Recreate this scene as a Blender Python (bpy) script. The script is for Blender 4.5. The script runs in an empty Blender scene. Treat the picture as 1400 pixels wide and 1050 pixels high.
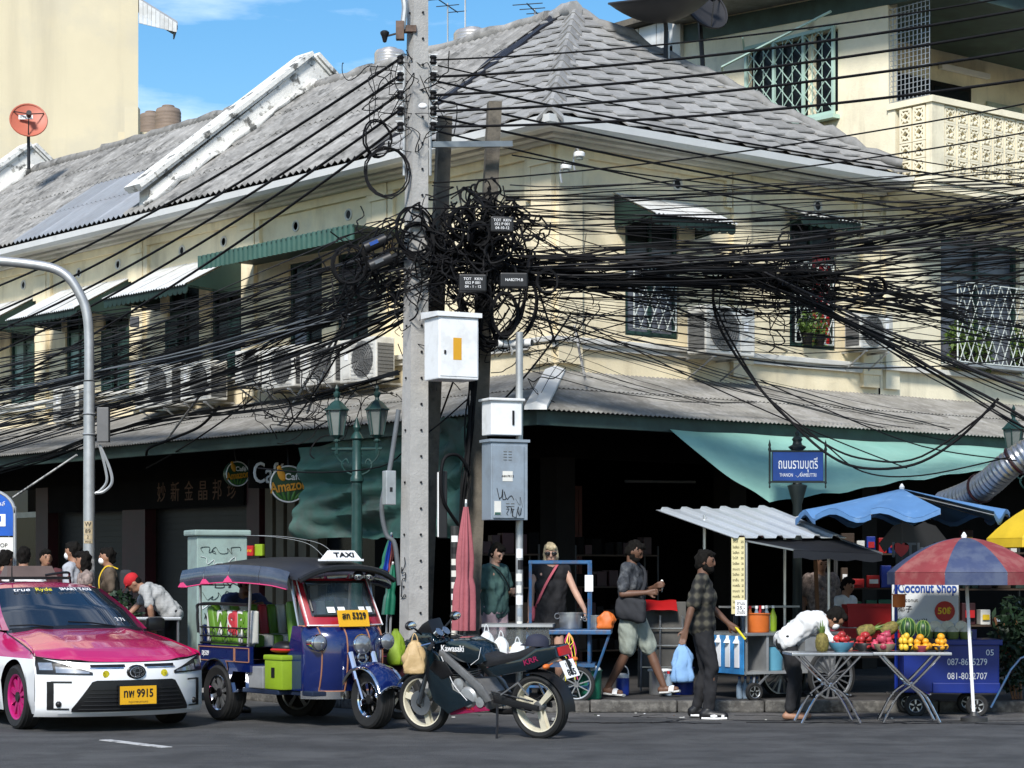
import bpy, bmesh, math, random
from mathutils import Vector, Matrix, noise
R = math.radians
rnd = random.Random(11)
S = bpy.context.scene
COL = S.collection
# ------------------------------------------------------------------ camera, sky, sun, exposure
FPX, HOR, EYE = 3000.0, 780.0, 1.55
cd = bpy.data.cameras.new('camera'); cam = bpy.data.objects.new('camera', cd); COL.objects.link(cam)
cd.sensor_width = 36; cd.lens = FPX/1400*36; cd.shift_y = (HOR-525)/1400
cd.clip_start = .1; cd.clip_end = 3000
cam.location = (0, 0, EYE); cam.rotation_euler = (R(90), 0, 0)
S.camera = cam
SUN_EL, SUN_AZ = 41, 193          # degrees; azimuth measured clockwise from +Y (the view direction)
W = bpy.data.worlds.new('World'); S.world = W; W.use_nodes = True
nt = W.node_tree; nt.nodes.clear()
out = nt.nodes.new('ShaderNodeOutputWorld'); bg = nt.nodes.new('ShaderNodeBackground')
sky = nt.nodes.new('ShaderNodeTexSky'); sky.sky_type = 'NISHITA'; sky.sun_disc = False
sky.sun_elevation = R(SUN_EL); sky.sun_rotation = R(SUN_AZ)
sky.air_density = 1.2; sky.dust_density = .35; sky.ozone_density = 3.0
tc = nt.nodes.new('ShaderNodeTexCoord'); mp = nt.nodes.new('ShaderNodeMapping')
mp.inputs['Scale'].default_value = (1.6, 1.6, 7.0)
nz = nt.nodes.new('ShaderNodeTexNoise'); nz.inputs['Scale'].default_value = 3.2; nz.inputs['Detail'].default_value = 9
nz.inputs['Roughness'].default_value = .58
cr = nt.nodes.new('ShaderNodeValToRGB'); cr.color_ramp.elements[0].position = .46; cr.color_ramp.elements[1].position = .84
cr.color_ramp.elements[1].color = (.75, .75, .75, 1)
mx = nt.nodes.new('ShaderNodeMix'); mx.data_type = 'RGBA'
mx.inputs[7].default_value = (13, 13.4, 14, 1)
nt.links.new(tc.outputs['Generated'], mp.inputs['Vector']); nt.links.new(mp.outputs[0], nz.inputs['Vector'])
nt.links.new(nz.outputs['Fac'], cr.inputs[0]); nt.links.new(cr.outputs[0], mx.inputs[0])
hs = nt.nodes.new('ShaderNodeHueSaturation'); hs.inputs['Saturation'].default_value = 1.36; nt.links.new(sky.outputs[0], hs.inputs['Color']); nt.links.new(hs.outputs[0], mx.inputs[6]); nt.links.new(mx.outputs[2], bg.inputs[0])
bg.inputs[1].default_value = .08
nt.links.new(bg.outputs[0], out.inputs[0])
sd = bpy.data.lights.new('sun', 'SUN'); sd.energy = 2.8; sd.angle = R(11); sd.color = (1, .965, .91)
sun = bpy.data.objects.new('sun', sd); COL.objects.link(sun)
_a, _e = R(SUN_AZ), R(SUN_EL)
sun.rotation_euler = Vector((math.sin(_a)*math.cos(_e), math.cos(_a)*math.cos(_e), math.sin(_e))).to_track_quat('Z', 'Y').to_euler()
vs = S.view_settings; vs.view_transform = 'Standard'; vs.look = 'None'; vs.gamma = 1; vs.use_curve_mapping = False
vs.exposure = .93
S.cycles.max_bounces = 6; S.cycles.diffuse_bounces = 3; S.cycles.glossy_bounces = 3; S.cycles.transmission_bounces = 4
S.cycles.transparent_max_bounces = 8; S.cycles.caustics_reflective = False; S.cycles.caustics_refractive = False
S.cycles.use_denoising = True

# ------------------------------------------------------------------ helpers
def at(px, py, Y):
    """world point at depth Y seen at that place of the photograph"""
    return Vector(((px-700)/FPX*Y, Y, EYE+(HOR-py)/FPX*Y))
BANG = R(39.5); BC = Vector((.551, 28, 0))
BM = Matrix.Translation(BC) @ Matrix.Rotation(BANG, 4, 'Z')       # building frame: +x along right street, +y along left street
BI = BM.inverted()
def _ray(px, py):
    o = BI @ Vector((0, 0, EYE)); d = BI.to_3x3() @ Vector(((px-700)/FPX, 1, (HOR-py)/FPX)); return o, d
def PL(px, py, o=0):                # left street front, o metres out -> (y, z)
    a, d = _ray(px, py); t = (-o-a.x)/d.x; p = a+d*t; return p.y, p.z
def PR(px, py, o=0):
    a, d = _ray(px, py); t = (-o-a.y)/d.y; p = a+d*t; return p.x, p.z
def BW(x, y, z): return BM @ Vector((x, y, z))
def LP(a, o, z): return Vector((-o, a, z))
def RP(a, o, z): return Vector((a, -o, z))

class M:
    def __init__(s): s.v = []; s.f = []; s.m = []
    def add(s, vs, fs, mi=0):
        k = len(s.v); s.v += [Vector(v) for v in vs]; s.f += [tuple(i+k for i in f) for f in fs]; s.m += [mi]*len(fs); return s
    def box(s, c, d, rz=0, mi=0, bev=0, rot=None):
        hx, hy, hz = d[0]/2, d[1]/2, d[2]/2
        T = rot.to_3x3() if rot is not None else Matrix.Rotation(rz, 3, 'Z')
        c = Vector(c)
        if bev > 0:
            bm = bmesh.new(); bmesh.ops.create_cube(bm, size=1)
            for v in bm.verts: v.co = Vector((v.co.x*d[0], v.co.y*d[1], v.co.z*d[2]))
            bmesh.ops.bevel(bm, geom=bm.edges[:], offset=min(bev, .49*min(d)), segments=2, affect='EDGES', profile=.6)
            bm.verts.index_update()
            s.add([c+T@v.co for v in bm.verts], [[v.index for v in f.verts] for f in bm.faces], mi); bm.free(); return s
        vs = [c+T@Vector((x, y, z)) for z in (-hz, hz) for y in (-hy, hy) for x in (-hx, hx)]
        return s.add(vs, [(0, 2, 3, 1), (4, 5, 7, 6), (0, 1, 5, 4), (2, 6, 7, 3), (0, 4, 6, 2), (1, 3, 7, 5)], mi)
    def b2(s, p, q, mi=0, bev=0):
        return s.box([(a+b)/2 for a, b in zip(p, q)], [abs(a-b) for a, b in zip(p, q)], 0, mi, bev)
    def hexa(s, p, mi=0):           # 4 bottom + 4 top points, both anticlockwise
        return s.add(p, [(3, 2, 1, 0), (4, 5, 6, 7), (0, 1, 5, 4), (1, 2, 6, 5), (2, 3, 7, 6), (3, 0, 4, 7)], mi)
    def tube(s, pts, r, n=6, mi=0, caps=True, flat=1):
        pts = [Vector(p) for p in pts]; N = len(pts)
        rs = r if isinstance(r, (list, tuple)) else [r]*N
        vs = []; up = None
        for i, p in enumerate(pts):
            t = (pts[min(i+1, N-1)]-pts[max(i-1, 0)])
            t = t.normalized() if t.length > 1e-9 else Vector((0, 0, 1))
            if up is None:
                up = Vector((0, 0, 1)) if abs(t.z) < .9 else Vector((0, 1, 0))
            a = t.cross(up)
            a = a.normalized() if a.length > 1e-6 else t.orthogonal().normalized()
            b = a.cross(t).normalized(); up = b
            for k in range(n):
                w = 2*math.pi*(k+.5)/n
                vs.append(p+a*(math.cos(w)*rs[i])+b*(math.sin(w)*rs[i]*flat))
        fs = [(i*n+k, i*n+(k+1) % n, (i+1)*n+(k+1) % n, (i+1)*n+k) for i in range(N-1) for k in range(n)]
        if caps: fs += [tuple(range(n-1, -1, -1)), tuple((N-1)*n+k for k in range(n))]
        return s.add(vs, fs, mi)
    def lathe(s, prof, n=16, c=(0, 0, 0), T=None, mi=0, arc=None):
        T = T.to_3x3() if T is not None else Matrix.Identity(3); c = Vector(c); vs = []
        m = n if arc is None else n+1; w0, w1 = arc or (0, 2*math.pi)
        for r, z in prof:
            for k in range(m):
                w = w0+(w1-w0)*k/n
                vs.append(c+T@Vector((r*math.cos(w), r*math.sin(w), z)))
        P = len(prof); fs = []
        for i in range(P-1):
            for k in range(n):
                k2 = (k+1) % m
                fs.append((i*m+k, i*m+k2, (i+1)*m+k2, (i+1)*m+k))
        if arc is None and tuple(prof[0]) != tuple(prof[-1]):
            if prof[0][0] > 1e-5: fs.append(tuple(range(n-1, -1, -1)))
            if prof[-1][0] > 1e-5: fs.append(tuple((P-1)*n+k for k in range(n)))
        return s.add(vs, fs, mi)
    def cyl(s, p, q, r, n=12, mi=0): return s.tube([p, q], r, n, mi)
    def prism(s, poly, d, T=None, mi=0):
        """2D polygon (anticlockwise, xy) pushed d along local z"""
        T = T or Matrix.Identity(4); n = len(poly)
        vs = [T@Vector((x, y, 0)) for x, y in poly]+[T@Vector((x, y, d)) for x, y in poly]
        fs = [tuple(range(n-1, -1, -1)), tuple(range(n, 2*n))]+[(i, (i+1) % n, n+(i+1) % n, n+i) for i in range(n)]
        return s.add(vs, fs, mi)
    def ball(s, c, r, n=10, m=7, mi=0, T=None):
        r = r if isinstance(r, (list, tuple)) else (r, r, r)
        T = T.to_3x3() if T is not None else Matrix.Identity(3); c = Vector(c); vs = [c+T@Vector((0, 0, -r[2]))]
        for i in range(1, m):
            a = -math.pi/2+math.pi*i/m
            for k in range(n):
                w = 2*math.pi*k/n
                vs.append(c+T@Vector((r[0]*math.cos(a)*math.cos(w), r[1]*math.cos(a)*math.sin(w), r[2]*math.sin(a))))
        vs.append(c+T@Vector((0, 0, r[2]))); L = len(vs)-1
        fs = [(0, 1+(k+1) % n, 1+k) for k in range(n)]
        for i in range(m-2):
            fs += [(1+i*n+k, 1+i*n+(k+1) % n, 1+(i+1)*n+(k+1) % n, 1+(i+1)*n+k) for k in range(n)]
        fs += [(1+(m-2)*n+k, 1+(m-2)*n+(k+1) % n, L) for k in range(n)]
        return s.add(vs, fs, mi)
    def torus(s, c, R0, r, n=24, m=6, T=None, mi=0):
        T = T.to_3x3() if T is not None else Matrix.Identity(3); c = Vector(c); vs = []
        for i in range(n):
            w = 2*math.pi*i/n
            for k in range(m):
                u = 2*math.pi*k/m; q = R0+r*math.cos(u)
                vs.append(c+T@Vector((q*math.cos(w), q*math.sin(w), r*math.sin(u))))
        return s.add(vs, [(i*m+k, ((i+1) % n)*m+k, ((i+1) % n)*m+(k+1) % m, i*m+(k+1) % m) for i in range(n) for k in range(m)], mi)
    def grid(s, fn, nu, nv, mi=0, flip=False):
        vs = [fn(i/nu, j/nv) for i in range(nu+1) for j in range(nv+1)]
        fs = []
        for i in range(nu):
            for j in range(nv):
                a = i*(nv+1)+j; q = (a, a+nv+1, a+nv+2, a+1); fs.append(q[::-1] if flip else q)
        return s.add(vs, fs, mi)
    def slab(s, fn, nu, nv, th, mi=0):
        """a curved sheet with thickness th (Vector offset)"""
        top = [Vector(fn(i/nu, j/nv)) for i in range(nu+1) for j in range(nv+1)]
        th = Vector(th); bot = [v+th for v in top]; K = len(top); w = nv+1; fs = []
        for i in range(nu):
            for j in range(nv):
                a = i*w+j; fs.append((a, a+w, a+w+1, a+1)); fs.append((K+a, K+a+1, K+a+w+1, K+a+w))
        for i in range(nu):
            a = i*w; fs.append((a, K+a, K+a+w, a+w)); a = i*w+nv; fs.append((a, a+w, K+a+w, K+a))
        for j in range(nv):
            a = j; fs.append((a, a+1, K+a+1, K+a)); a = nu*w+j; fs.append((a, K+a, K+a+1, a+1))
        return s.add(top+bot, fs, mi)
    def mesh(s, name, mats, smooth=None):
        me = bpy.data.meshes.new(name); me.from_pydata(s.v, [], s.f)
        for m_ in (mats if isinstance(mats, (list, tuple)) else [mats]): me.materials.append(m_)
        if any(s.m): me.polygons.foreach_set('material_index', s.m)
        if smooth:
            me.polygons.foreach_set('use_smooth', [True]*len(s.f)); me.set_sharp_from_angle(angle=R(smooth))
        me.update(); return me
    def obj(s, name, mats, parent=None, smooth=None):
        return link(name, s.mesh(name, mats, smooth), parent)

def link(name, data, parent=None, loc=None, rot=None):
    o = bpy.data.objects.new(name, data); COL.objects.link(o)
    if parent: o.parent = parent
    if loc is not None: o.location = loc
    if rot is not None: o.rotation_euler = rot
    return o
def tag(o, label=None, cat=None, group=None, kind=None):
    if label: o['label'] = label
    if cat: o['category'] = cat
    if group: o['group'] = group
    if kind: o['kind'] = kind
    return o
def thing(name, label, cat, loc=(0, 0, 0), rz=0, group=None, mat=None):
    o = bpy.data.objects.new(name, None); COL.objects.link(o); o.empty_display_size = .1
    if mat is not None: o.matrix_world = mat
    else: o.location = loc; o.rotation_euler = (0, 0, rz)
    return tag(o, label, cat, group)
def copy_tree(o, parent=None):
    c = o.copy(); COL.objects.link(c); c.parent = parent
    for ch in list(o.children): copy_tree(ch, c)
    return c
def T3(loc, x, y):
    """matrix with its local x and y axes along the given directions"""
    x = Vector(x).normalized(); z = x.cross(Vector(y)).normalized(); y = z.cross(x)
    m = Matrix((x, y, z)).transposed().to_4x4(); m.translation = Vector(loc); return m
def RX(a): return Matrix.Rotation(R(a), 4, 'X')
def RY(a): return Matrix.Rotation(R(a), 4, 'Y')
def RZ(a): return Matrix.Rotation(R(a), 4, 'Z')
TR = Matrix.Translation
def sag(p, q, d, n=14):
    p, q = Vector(p), Vector(q)
    return [p.lerp(q, i/n)-Vector((0, 0, 4*d*(i/n)*(1-i/n))) for i in range(n+1)]
def spline(pts, n=8):
    pts = [Vector(p) for p in pts]; o = []
    for i in range(len(pts)-1):
        a, b, c, d = pts[max(i-1, 0)], pts[i], pts[i+1], pts[min(i+2, len(pts)-1)]
        for k in range(n):
            t = k/n
            o.append(.5*((2*b)+(c-a)*t+(2*a-5*b+4*c-d)*t*t+(3*b-a-3*c+d)*t**3))
    return o+[pts[-1]]
TMP = bpy.data.scenes.new('scratch'); TVL = TMP.view_layers[0]
def baked(o):
    """the evaluated mesh of an object that is not in the scene"""
    TMP.collection.objects.link(o); TVL.update(); dg = TVL.depsgraph
    me = bpy.data.meshes.new_from_object(o.evaluated_get(dg)); bpy.data.objects.remove(o); return me
def text(name, body, size, mat, parent, T, align='CENTER', bold=0, sx=1, ext=.0015, wide=None):
    cu = bpy.data.curves.new(name, 'FONT'); cu.body = body; cu.size = size; cu.extrude = ext; cu.align_x = align; cu.align_y = 'CENTER'
    cu.offset = bold; cu.resolution_u = 3
    me = baked(bpy.data.objects.new(name, cu)); bpy.data.curves.remove(cu)
    xs = [v.co.x for v in me.vertices] or [0]
    if wide and max(xs)-min(xs) > 1e-6: sx = wide/(max(xs)-min(xs))
    me.transform(T @ Matrix.Diagonal((sx, 1, 1, 1)))
    me.materials.clear(); me.materials.append(mat)
    return link(name, me, parent)

# ------------------------------------------------------------------ materials
def mk(name, col, rough=.7, metal=0, var=.18, scale=2.5, bump=0, bscale=60, coat=0, trans=0, alpha=1, spots=None, spot_amt=.5,
       spot_scale=4, stretch=None, rnd_amt=0, coord='pos', emit=None, spec=.5, lo=.47, hi=.62, ior=1.45, streak=None):
    m = bpy.data.materials.new(name); m.use_nodes = True; n = m.node_tree.nodes; l = m.node_tree.links
    b = n['Principled BSDF']; b.inputs['Roughness'].default_value = rough; b.inputs['Metallic'].default_value = metal
    b.inputs['Specular IOR Level'].default_value = spec
    b.inputs['Coat Weight'].default_value = coat; b.inputs['Transmission Weight'].default_value = trans; b.inputs['Alpha'].default_value = alpha
    b.inputs['IOR'].default_value = ior
    if coat: b.inputs['Coat Roughness'].default_value = .04
    if emit: b.inputs['Emission Color'].default_value = (*emit[0], 1); b.inputs['Emission Strength'].default_value = emit[1]
    if coord == 'pos': g = n.new('ShaderNodeNewGeometry'); vec = g.outputs['Position']
    else: g = n.new('ShaderNodeTexCoord'); vec = g.outputs['Object']
    if stretch:
        mpn = n.new('ShaderNodeMapping'); mpn.inputs['Scale'].default_value = stretch; l.new(vec, mpn.inputs[0]); vec = mpn.outputs[0]
    cur = None
    def noise_(sc, det=5):
        q = n.new('ShaderNodeTexNoise'); q.inputs['Scale'].default_value = sc; q.inputs['Detail'].default_value = det
        q.inputs['Roughness'].default_value = .62; l.new(vec, q.inputs['Vector']); return q
    base = (*col, 1)
    nz = noise_(scale)
    r = n.new('ShaderNodeValToRGB'); r.color_ramp.elements[0].position = .3; r.color_ramp.elements[1].position = .7
    r.color_ramp.elements[0].color = (*[max(0, c*(1-var)) for c in col], 1); r.color_ramp.elements[1].color = (*[min(1, c*(1+var)) for c in col], 1)
    l.new(nz.outputs['Fac'], r.inputs[0]); cur = r.outputs[0]
    if spots:
        for i, sp in enumerate(spots if isinstance(spots[0], (tuple, list)) else [spots]):
            q = noise_(spot_scale*(1+.9*i), 8); rr = n.new('ShaderNodeValToRGB')
            rr.color_ramp.elements[0].position = lo; rr.color_ramp.elements[1].position = hi
            rr.color_ramp.elements[0].color = (0, 0, 0, 1); rr.color_ramp.elements[1].color = (spot_amt,)*3+(1,)
            l.new(q.outputs['Fac'], rr.inputs[0])
            x = n.new('ShaderNodeMix'); x.data_type = 'RGBA'; x.inputs[7].default_value = (*sp, 1)
            l.new(rr.outputs[0], x.inputs[0]); l.new(cur, x.inputs[6]); cur = x.outputs[2]
    if streak:
        mp2 = n.new('ShaderNodeMapping'); mp2.inputs['Scale'].default_value = streak[2]; l.new(g.outputs['Position' if coord == 'pos' else 'Object'], mp2.inputs[0])
        q = n.new('ShaderNodeTexNoise'); q.inputs['Scale'].default_value = 1; q.inputs['Detail'].default_value = 7; q.inputs['Roughness'].default_value = .65; l.new(mp2.outputs[0], q.inputs['Vector'])
        rr = n.new('ShaderNodeValToRGB'); rr.color_ramp.elements[0].position = .54; rr.color_ramp.elements[1].position = .74; rr.color_ramp.elements[0].color = (0, 0, 0, 1); rr.color_ramp.elements[1].color = (streak[1],)*3+(1,)
        l.new(q.outputs['Fac'], rr.inputs[0]); x = n.new('ShaderNodeMix'); x.data_type = 'RGBA'; x.inputs[7].default_value = (*streak[0], 1); l.new(rr.outputs[0], x.inputs[0]); l.new(cur, x.inputs[6]); cur = x.outputs[2]
    if rnd_amt:
        oi = n.new('ShaderNodeObjectInfo'); mr = n.new('ShaderNodeMapRange'); mr.inputs[3].default_value = 1-rnd_amt; mr.inputs[4].default_value = 1+rnd_amt
        l.new(oi.outputs['Random'], mr.inputs[0]); x = n.new('ShaderNodeMix'); x.data_type = 'RGBA'; x.blend_type = 'MULTIPLY'; x.inputs[0].default_value = 1
        l.new(cur, x.inputs[6]); l.new(mr.outputs[0], x.inputs[7]); cur = x.outputs[2]
    l.new(cur, b.inputs['Base Color'])
    if bump:
        q = noise_(bscale, 4); bn = n.new('ShaderNodeBump'); bn.inputs['Strength'].default_value = bump; bn.inputs['Distance'].default_value = .02
        l.new(q.outputs['Fac'], bn.inputs['Height']); l.new(bn.outputs[0], b.inputs['Normal'])
    return m
Mt = {}
def mm(k, *a, **kw):
    Mt[k] = mk(k, *a, **kw); return Mt[k]
mm('cream', (.88, .76, .52), .85, streak=((.4, .32, .2), .5, (2.2, 2.2, .35)), var=.12, scale=1.2, bump=.25, bscale=30, spots=[(.45, .36, .2), (.62, .58, .47)], spot_amt=.45, spot_scale=1.1, lo=.52, hi=.75)
mm('cream2', (.84, .76, .56), .85, streak=((.35, .3, .2), .5, (2, 2, .35)), var=.1, scale=1.4, bump=.2, bscale=30, spots=[(.3, .27, .2), (.6, .56, .45)], spot_amt=.4, spot_scale=1.3, lo=.56, hi=.75)
mm('cream3', (.60, .53, .37), .9, streak=((.40, .35, .25), .5, (.8, .8, .06)), var=.07, scale=.35, bump=.15, bscale=12, spots=(.5, .46, .36), spot_amt=.5, spot_scale=.6)
mm('trim', (.66, .64, .58), .8, var=.12, spots=(.25, .23, .2), spot_amt=.55, spot_scale=2.2, lo=.55, hi=.7)
mm('white_paint', (.74, .74, .72), .55, var=.06, spots=(.35, .34, .31), spot_amt=.4, spot_scale=3, lo=.58, hi=.72)
mm('mould_white', (.70, .69, .65), .9, var=.12, bump=.4, bscale=22, spots=[(.06, .06, .055), (.3, .29, .26)], spot_amt=.9, spot_scale=3.2, lo=.57, hi=.63)
mm('cement_tile', (.26, .255, .245), .9, var=.15, scale=5, bump=.15, bscale=40, spots=[(.12, .118, .11), (.36, .355, .34)], spot_amt=.4, spot_scale=5, rnd_amt=.22)
mm('cement_sheet', (.235, .227, .213), .92, var=.2, scale=3, bump=.12, bscale=40, spots=[(.05, .05, .046), (.37, .36, .34)], spot_amt=.65, spot_scale=2.6, rnd_amt=.14, lo=.5, hi=.63)
mm('metal_sheet', (.30, .315, .335), .5, .25, var=.1, scale=3, spots=(.27, .27, .28), spot_amt=.5, rnd_amt=.08)
mm('canopy_sheet', (.235, .225, .20), .8, .1, var=.2, scale=1.5, spots=[(.14, .13, .115), (.36, .35, .33)], spot_amt=.55, spot_scale=2.2, rnd_amt=.1)
mm('awning_white', (.62, .63, .62), .5, .2, var=.1, spots=(.4, .39, .36), spot_amt=.5, spot_scale=4, rnd_amt=.05)
mm('green_dark', (.009, .026, .020), .6, var=.3)
mm('green_beam', (.04, .072, .062), .6, var=.25, spots=(.03, .045, .04), spot_amt=.6)
mm('green_awning', (.035, .095, .075), .55, var=.2, spots=(.03, .08, .06), spot_amt=.5)
mm('teal_pane', (.22, .36, .33), .25, var=.15)
mm('dark_pane', (.010, .012, .014), .2, var=.3, spec=.2)
mm('grey_pane', (.14, .15, .18), .3, var=.25, scale=4)
mm('frame_green', (.015, .045, .038), .5, var=.3)
mm('shaded_dark_wood', (.009, .007, .006), .7, var=.4, spec=.2)  # wood tone lowered to near-black so the pillars carry the canopy shade
mm('interior_shade', (.006, .0055, .0055), .9, var=.4, spec=.1)  # near-black base colour stands in for the deep shade of the shops
mm('red_wall', (.09, .018, .012), .6, var=.35, scale=4)
mm('maroon', (.035, .006, .009), .5, var=.25, spots=(.02, .01, .01))
mm('shutter', (.010, .010, .0105), .5, .3, var=.3)  # slats taken near-black too, shade under the canopy put into their colour
mm('grille_white', (.62, .66, .62), .5, var=.12)
mm('mint', (.42, .58, .50), .5, var=.12)
mm('steel', (.45, .46, .47), .32, .85, var=.15, scale=6)
mm('galv', (.42, .43, .43), .45, .6, var=.2, scale=4)
mm('chrome', (.75, .75, .76), .08, 1, var=.03)
mm('rubber', (.012, .012, .012), .75, var=.3, scale=8)
mm('black', (.008, .008, .009), .45, var=.3)
mm('cable', (.005, .005, .006), .7, var=.5, scale=3, spec=.2); mm('cable_mid', (.022, .022, .024), .6, var=.4, scale=3, spec=.3)
mm('cable_grey', (.10, .11, .12), .55, var=.3)
mm('cable_white', (.5, .49, .47), .55, var=.3, spots=(.1, .1, .1), spot_scale=9, spot_amt=.9)
mm('tape', (.012, .012, .016), .5, var=.3)
mm('concrete', (.38, .37, .35), .9, var=.14, scale=3, bump=.35, bscale=35, spots=[(.2, .19, .18), (.5, .48, .45)], spot_amt=.5, spot_scale=3, lo=.52, hi=.7)
mm('old_concrete', (.15, .132, .105), .95, var=.35, scale=4, bump=.4, bscale=30, spots=(.03, .028, .025), spot_amt=.7)
mm('asphalt', (.074, .073, .073), .82, var=.5, scale=60, bump=1, bscale=100, spots=[(.046, .046, .047), (.105, .104, .102), (.035, .035, .035)], spot_amt=.6, spot_scale=.7, streak=((.03, .03, .03), .8, (.25, 1.6, 1)))
mm('gutter_road', (.10, .096, .092), .85, var=.45, scale=30, bump=.7, bscale=60, spots=[(.035, .034, .033), (.13, .125, .12)], spot_amt=.65, spot_scale=1.1)
mm('paving', (.045, .042, .04), .75, var=.35, scale=1.5, bump=.4, bscale=25, spots=(.02, .018, .017), spot_amt=.7, spot_scale=2)
mm('kerb', (.085, .08, .073), .9, var=.3, scale=3, bump=.5, bscale=30, spots=[(.04, .037, .033), (.2, .19, .17)], spot_amt=.6, spot_scale=5, rnd_amt=.1)
mm('road_paint', (.46, .46, .45), .8, var=.15, spots=(.08, .08, .085), spot_amt=.8, spot_scale=9, lo=.5, hi=.62)
mm('ac_white', (.64, .63, .58), .5, var=.1, spots=(.28, .26, .22), spot_amt=.5, spot_scale=3)
mm('ac_grille', (.13, .13, .125), .5, var=.15)
mm('box_white', (.78, .79, .79), .4, var=.04, spots=(.5, .49, .47), spot_amt=.4, spot_scale=5)
mm('box_blue', (.26, .31, .36), .5, .1, var=.08, spots=(.18, .2, .22), spot_amt=.5, spot_scale=5)
mm('orange_label', (.62, .32, .02), .5, var=.08)
mm('lamp_green', (.010, .038, .034), .4, var=.3, spots=(.02, .06, .055), spot_amt=.6, spot_scale=7)
mm('lamp_glass', (.16, .18, .17), .25, var=.2)
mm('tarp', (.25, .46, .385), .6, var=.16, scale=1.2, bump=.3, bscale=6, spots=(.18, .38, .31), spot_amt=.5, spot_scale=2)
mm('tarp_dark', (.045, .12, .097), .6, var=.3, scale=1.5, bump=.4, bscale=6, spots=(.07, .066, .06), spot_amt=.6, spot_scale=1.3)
mm('cab_green', (.26, .35, .32), .6, var=.1, spots=(.17, .2, .19), spot_amt=.5, spot_scale=5)
mm('ink', (.006, .006, .008), .6, var=.1)
mm('white', (.8, .8, .8), .5, var=.05)
mm('paper', (.66, .65, .6), .7, var=.1)
mm('sign_blue', (.015, .06, .26), .35, var=.12)
mm('red', (.42, .012, .015), .45, var=.2)
mm('yellow', (.75, .5, .02), .5, var=.15)
mm('orange', (.55, .13, .02), .5, var=.2)
mm('pale_yellow', (.62, .55, .3), .6, var=.1)
mm('leaf', (.10, .16, .03), .55, var=.5, scale=14)
mm('leaf_dark', (.012, .03, .012), .5, var=.5, scale=10)
# ------------------------------------------------------------------ ground, kerb, pavement
def kerb_line():
    p = [Vector((17, 23.95)), Vector((6, 23.9)), Vector((1.2, 23.9)), Vector((-.4, 23.92)), Vector((-1.15, 24.05)), Vector((-1.62, 24.36))]
    o = BC.xy+Vector((-math.cos(BANG), -math.sin(BANG)))*4.0; d = Vector((-math.sin(BANG), math.cos(BANG)))
    p += [o+d*t for t in (-.5, 2, 6, 12, 20, 30, 44)]
    return p
KL = kerb_line()
g = M(); g.box((0, 100, -.25), (900, 900, .5)); tag(g.obj('road', Mt['asphalt']), 'grey asphalt road surface', kind='structure')
g = M()   # rough gutter strip in front of the right hand kerb
gp = [(-.6, 23.86), (.3, 23.0), (1.5, 22.6), (3, 22.75), (5, 22.5), (7, 22.2), (17, 21.8), (17, 23.9), (6, 23.9)]
g.prism(gp, .004); g.v = [v+Vector((0, 0, .0005)) for v in g.v]
tag(g.obj('road_patch', Mt['gutter_road']), 'worn patched asphalt beside the kerb', kind='structure')
# cracks and the broken edge of an older patch
ck = M()
def crack(pts, w, z=.0085):
    q = spline([Vector((x, y, z)) for x, y in pts], 10)
    for i in range(len(q)): q[i] += Vector((rnd.uniform(-.04, .04), rnd.uniform(-.05, .05), 0))
    for a, b in zip(q, q[1:]):
        d = (b-a).normalized(); s = Vector((-d.y, d.x, 0))*w*rnd.uniform(.4, 1.3); e = d*.01
        ck.hexa([a-s-e, a+s-e+Vector((0, 0, 0)), b+s+e, b-s+e, a-s-e+Vector((0, 0, -.006)), a+s-e+Vector((0, 0, -.006)), b+s+e+Vector((0, 0, -.006)), b-s+e+Vector((0, 0, -.006))])
crack([(2.4, 22.35), (3.3, 22.3), (4.0, 22.2), (4.6, 22.25), (5.4, 21.9), (6.6, 21.7)], .012)
crack([(3.9, 22.3), (4.4, 22.5), (5.2, 22.6), (6, 22.5)], .007)
crack([(.3, 22.6), (.9, 22.25), (1.5, 22.3), (2.1, 22.15)], .014)
crack([(1.5, 22.3), (1.75, 22.8), (1.3, 23.2), (1.6, 23.5)], .01)
crack([(.5, 22.9), (1.1, 22.75), (1.75, 22.8), (2.6, 22.6), (3.4, 22.9)], .009)
crack([(2.4, 23.4), (3.4, 23.3), (4.6, 23.35)], .006)
tag(ck.obj('road_crack', Mt['ink']), 'dark cracks running through the worn asphalt', kind='stuff')
pt = M(); pt.prism([(.25, 22.72), (.7, 22.3), (1.5, 22.36), (1.72, 22.72), (1.3, 23.1), (.6, 23.15)], .004); pt.v = [v+Vector((0, 0, .0045)) for v in pt.v]
tag(pt.obj('road_patch', Mt['asphalt']), 'dark old asphalt patch with a broken edge', kind='structure')
ln = M(); a, b = at(143, 1012, 20.05), at(228, 1022, 19.2)
dx = (Vector((b.x, b.y, 0))-Vector((a.x, a.y, 0))).normalized(); sd_ = Vector((-dx.y, dx.x, 0))*.055
a.z = b.z = .006
ln.hexa([a-sd_-Vector((0, 0, .005)), b-sd_-Vector((0, 0, .005)), b+sd_-Vector((0, 0, .005)), a+sd_-Vector((0, 0, .005)), a-sd_, b-sd_, b+sd_, a+sd_])
tag(ln.obj('road_line', Mt['road_paint']), 'short white painted dash on the road', kind='structure')
KH = .13
pv = M(); poly = [(v.x, v.y) for v in KL]+[(-60, 120), (60, 120), (60, 23.95)]
inset = []
pv.prism([(x, y+.12) for x, y in poly], KH-.004)
pav = tag(pv.obj('pavement', Mt['paving']), 'dark worn pavement under the canopies', kind='structure')
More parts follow.
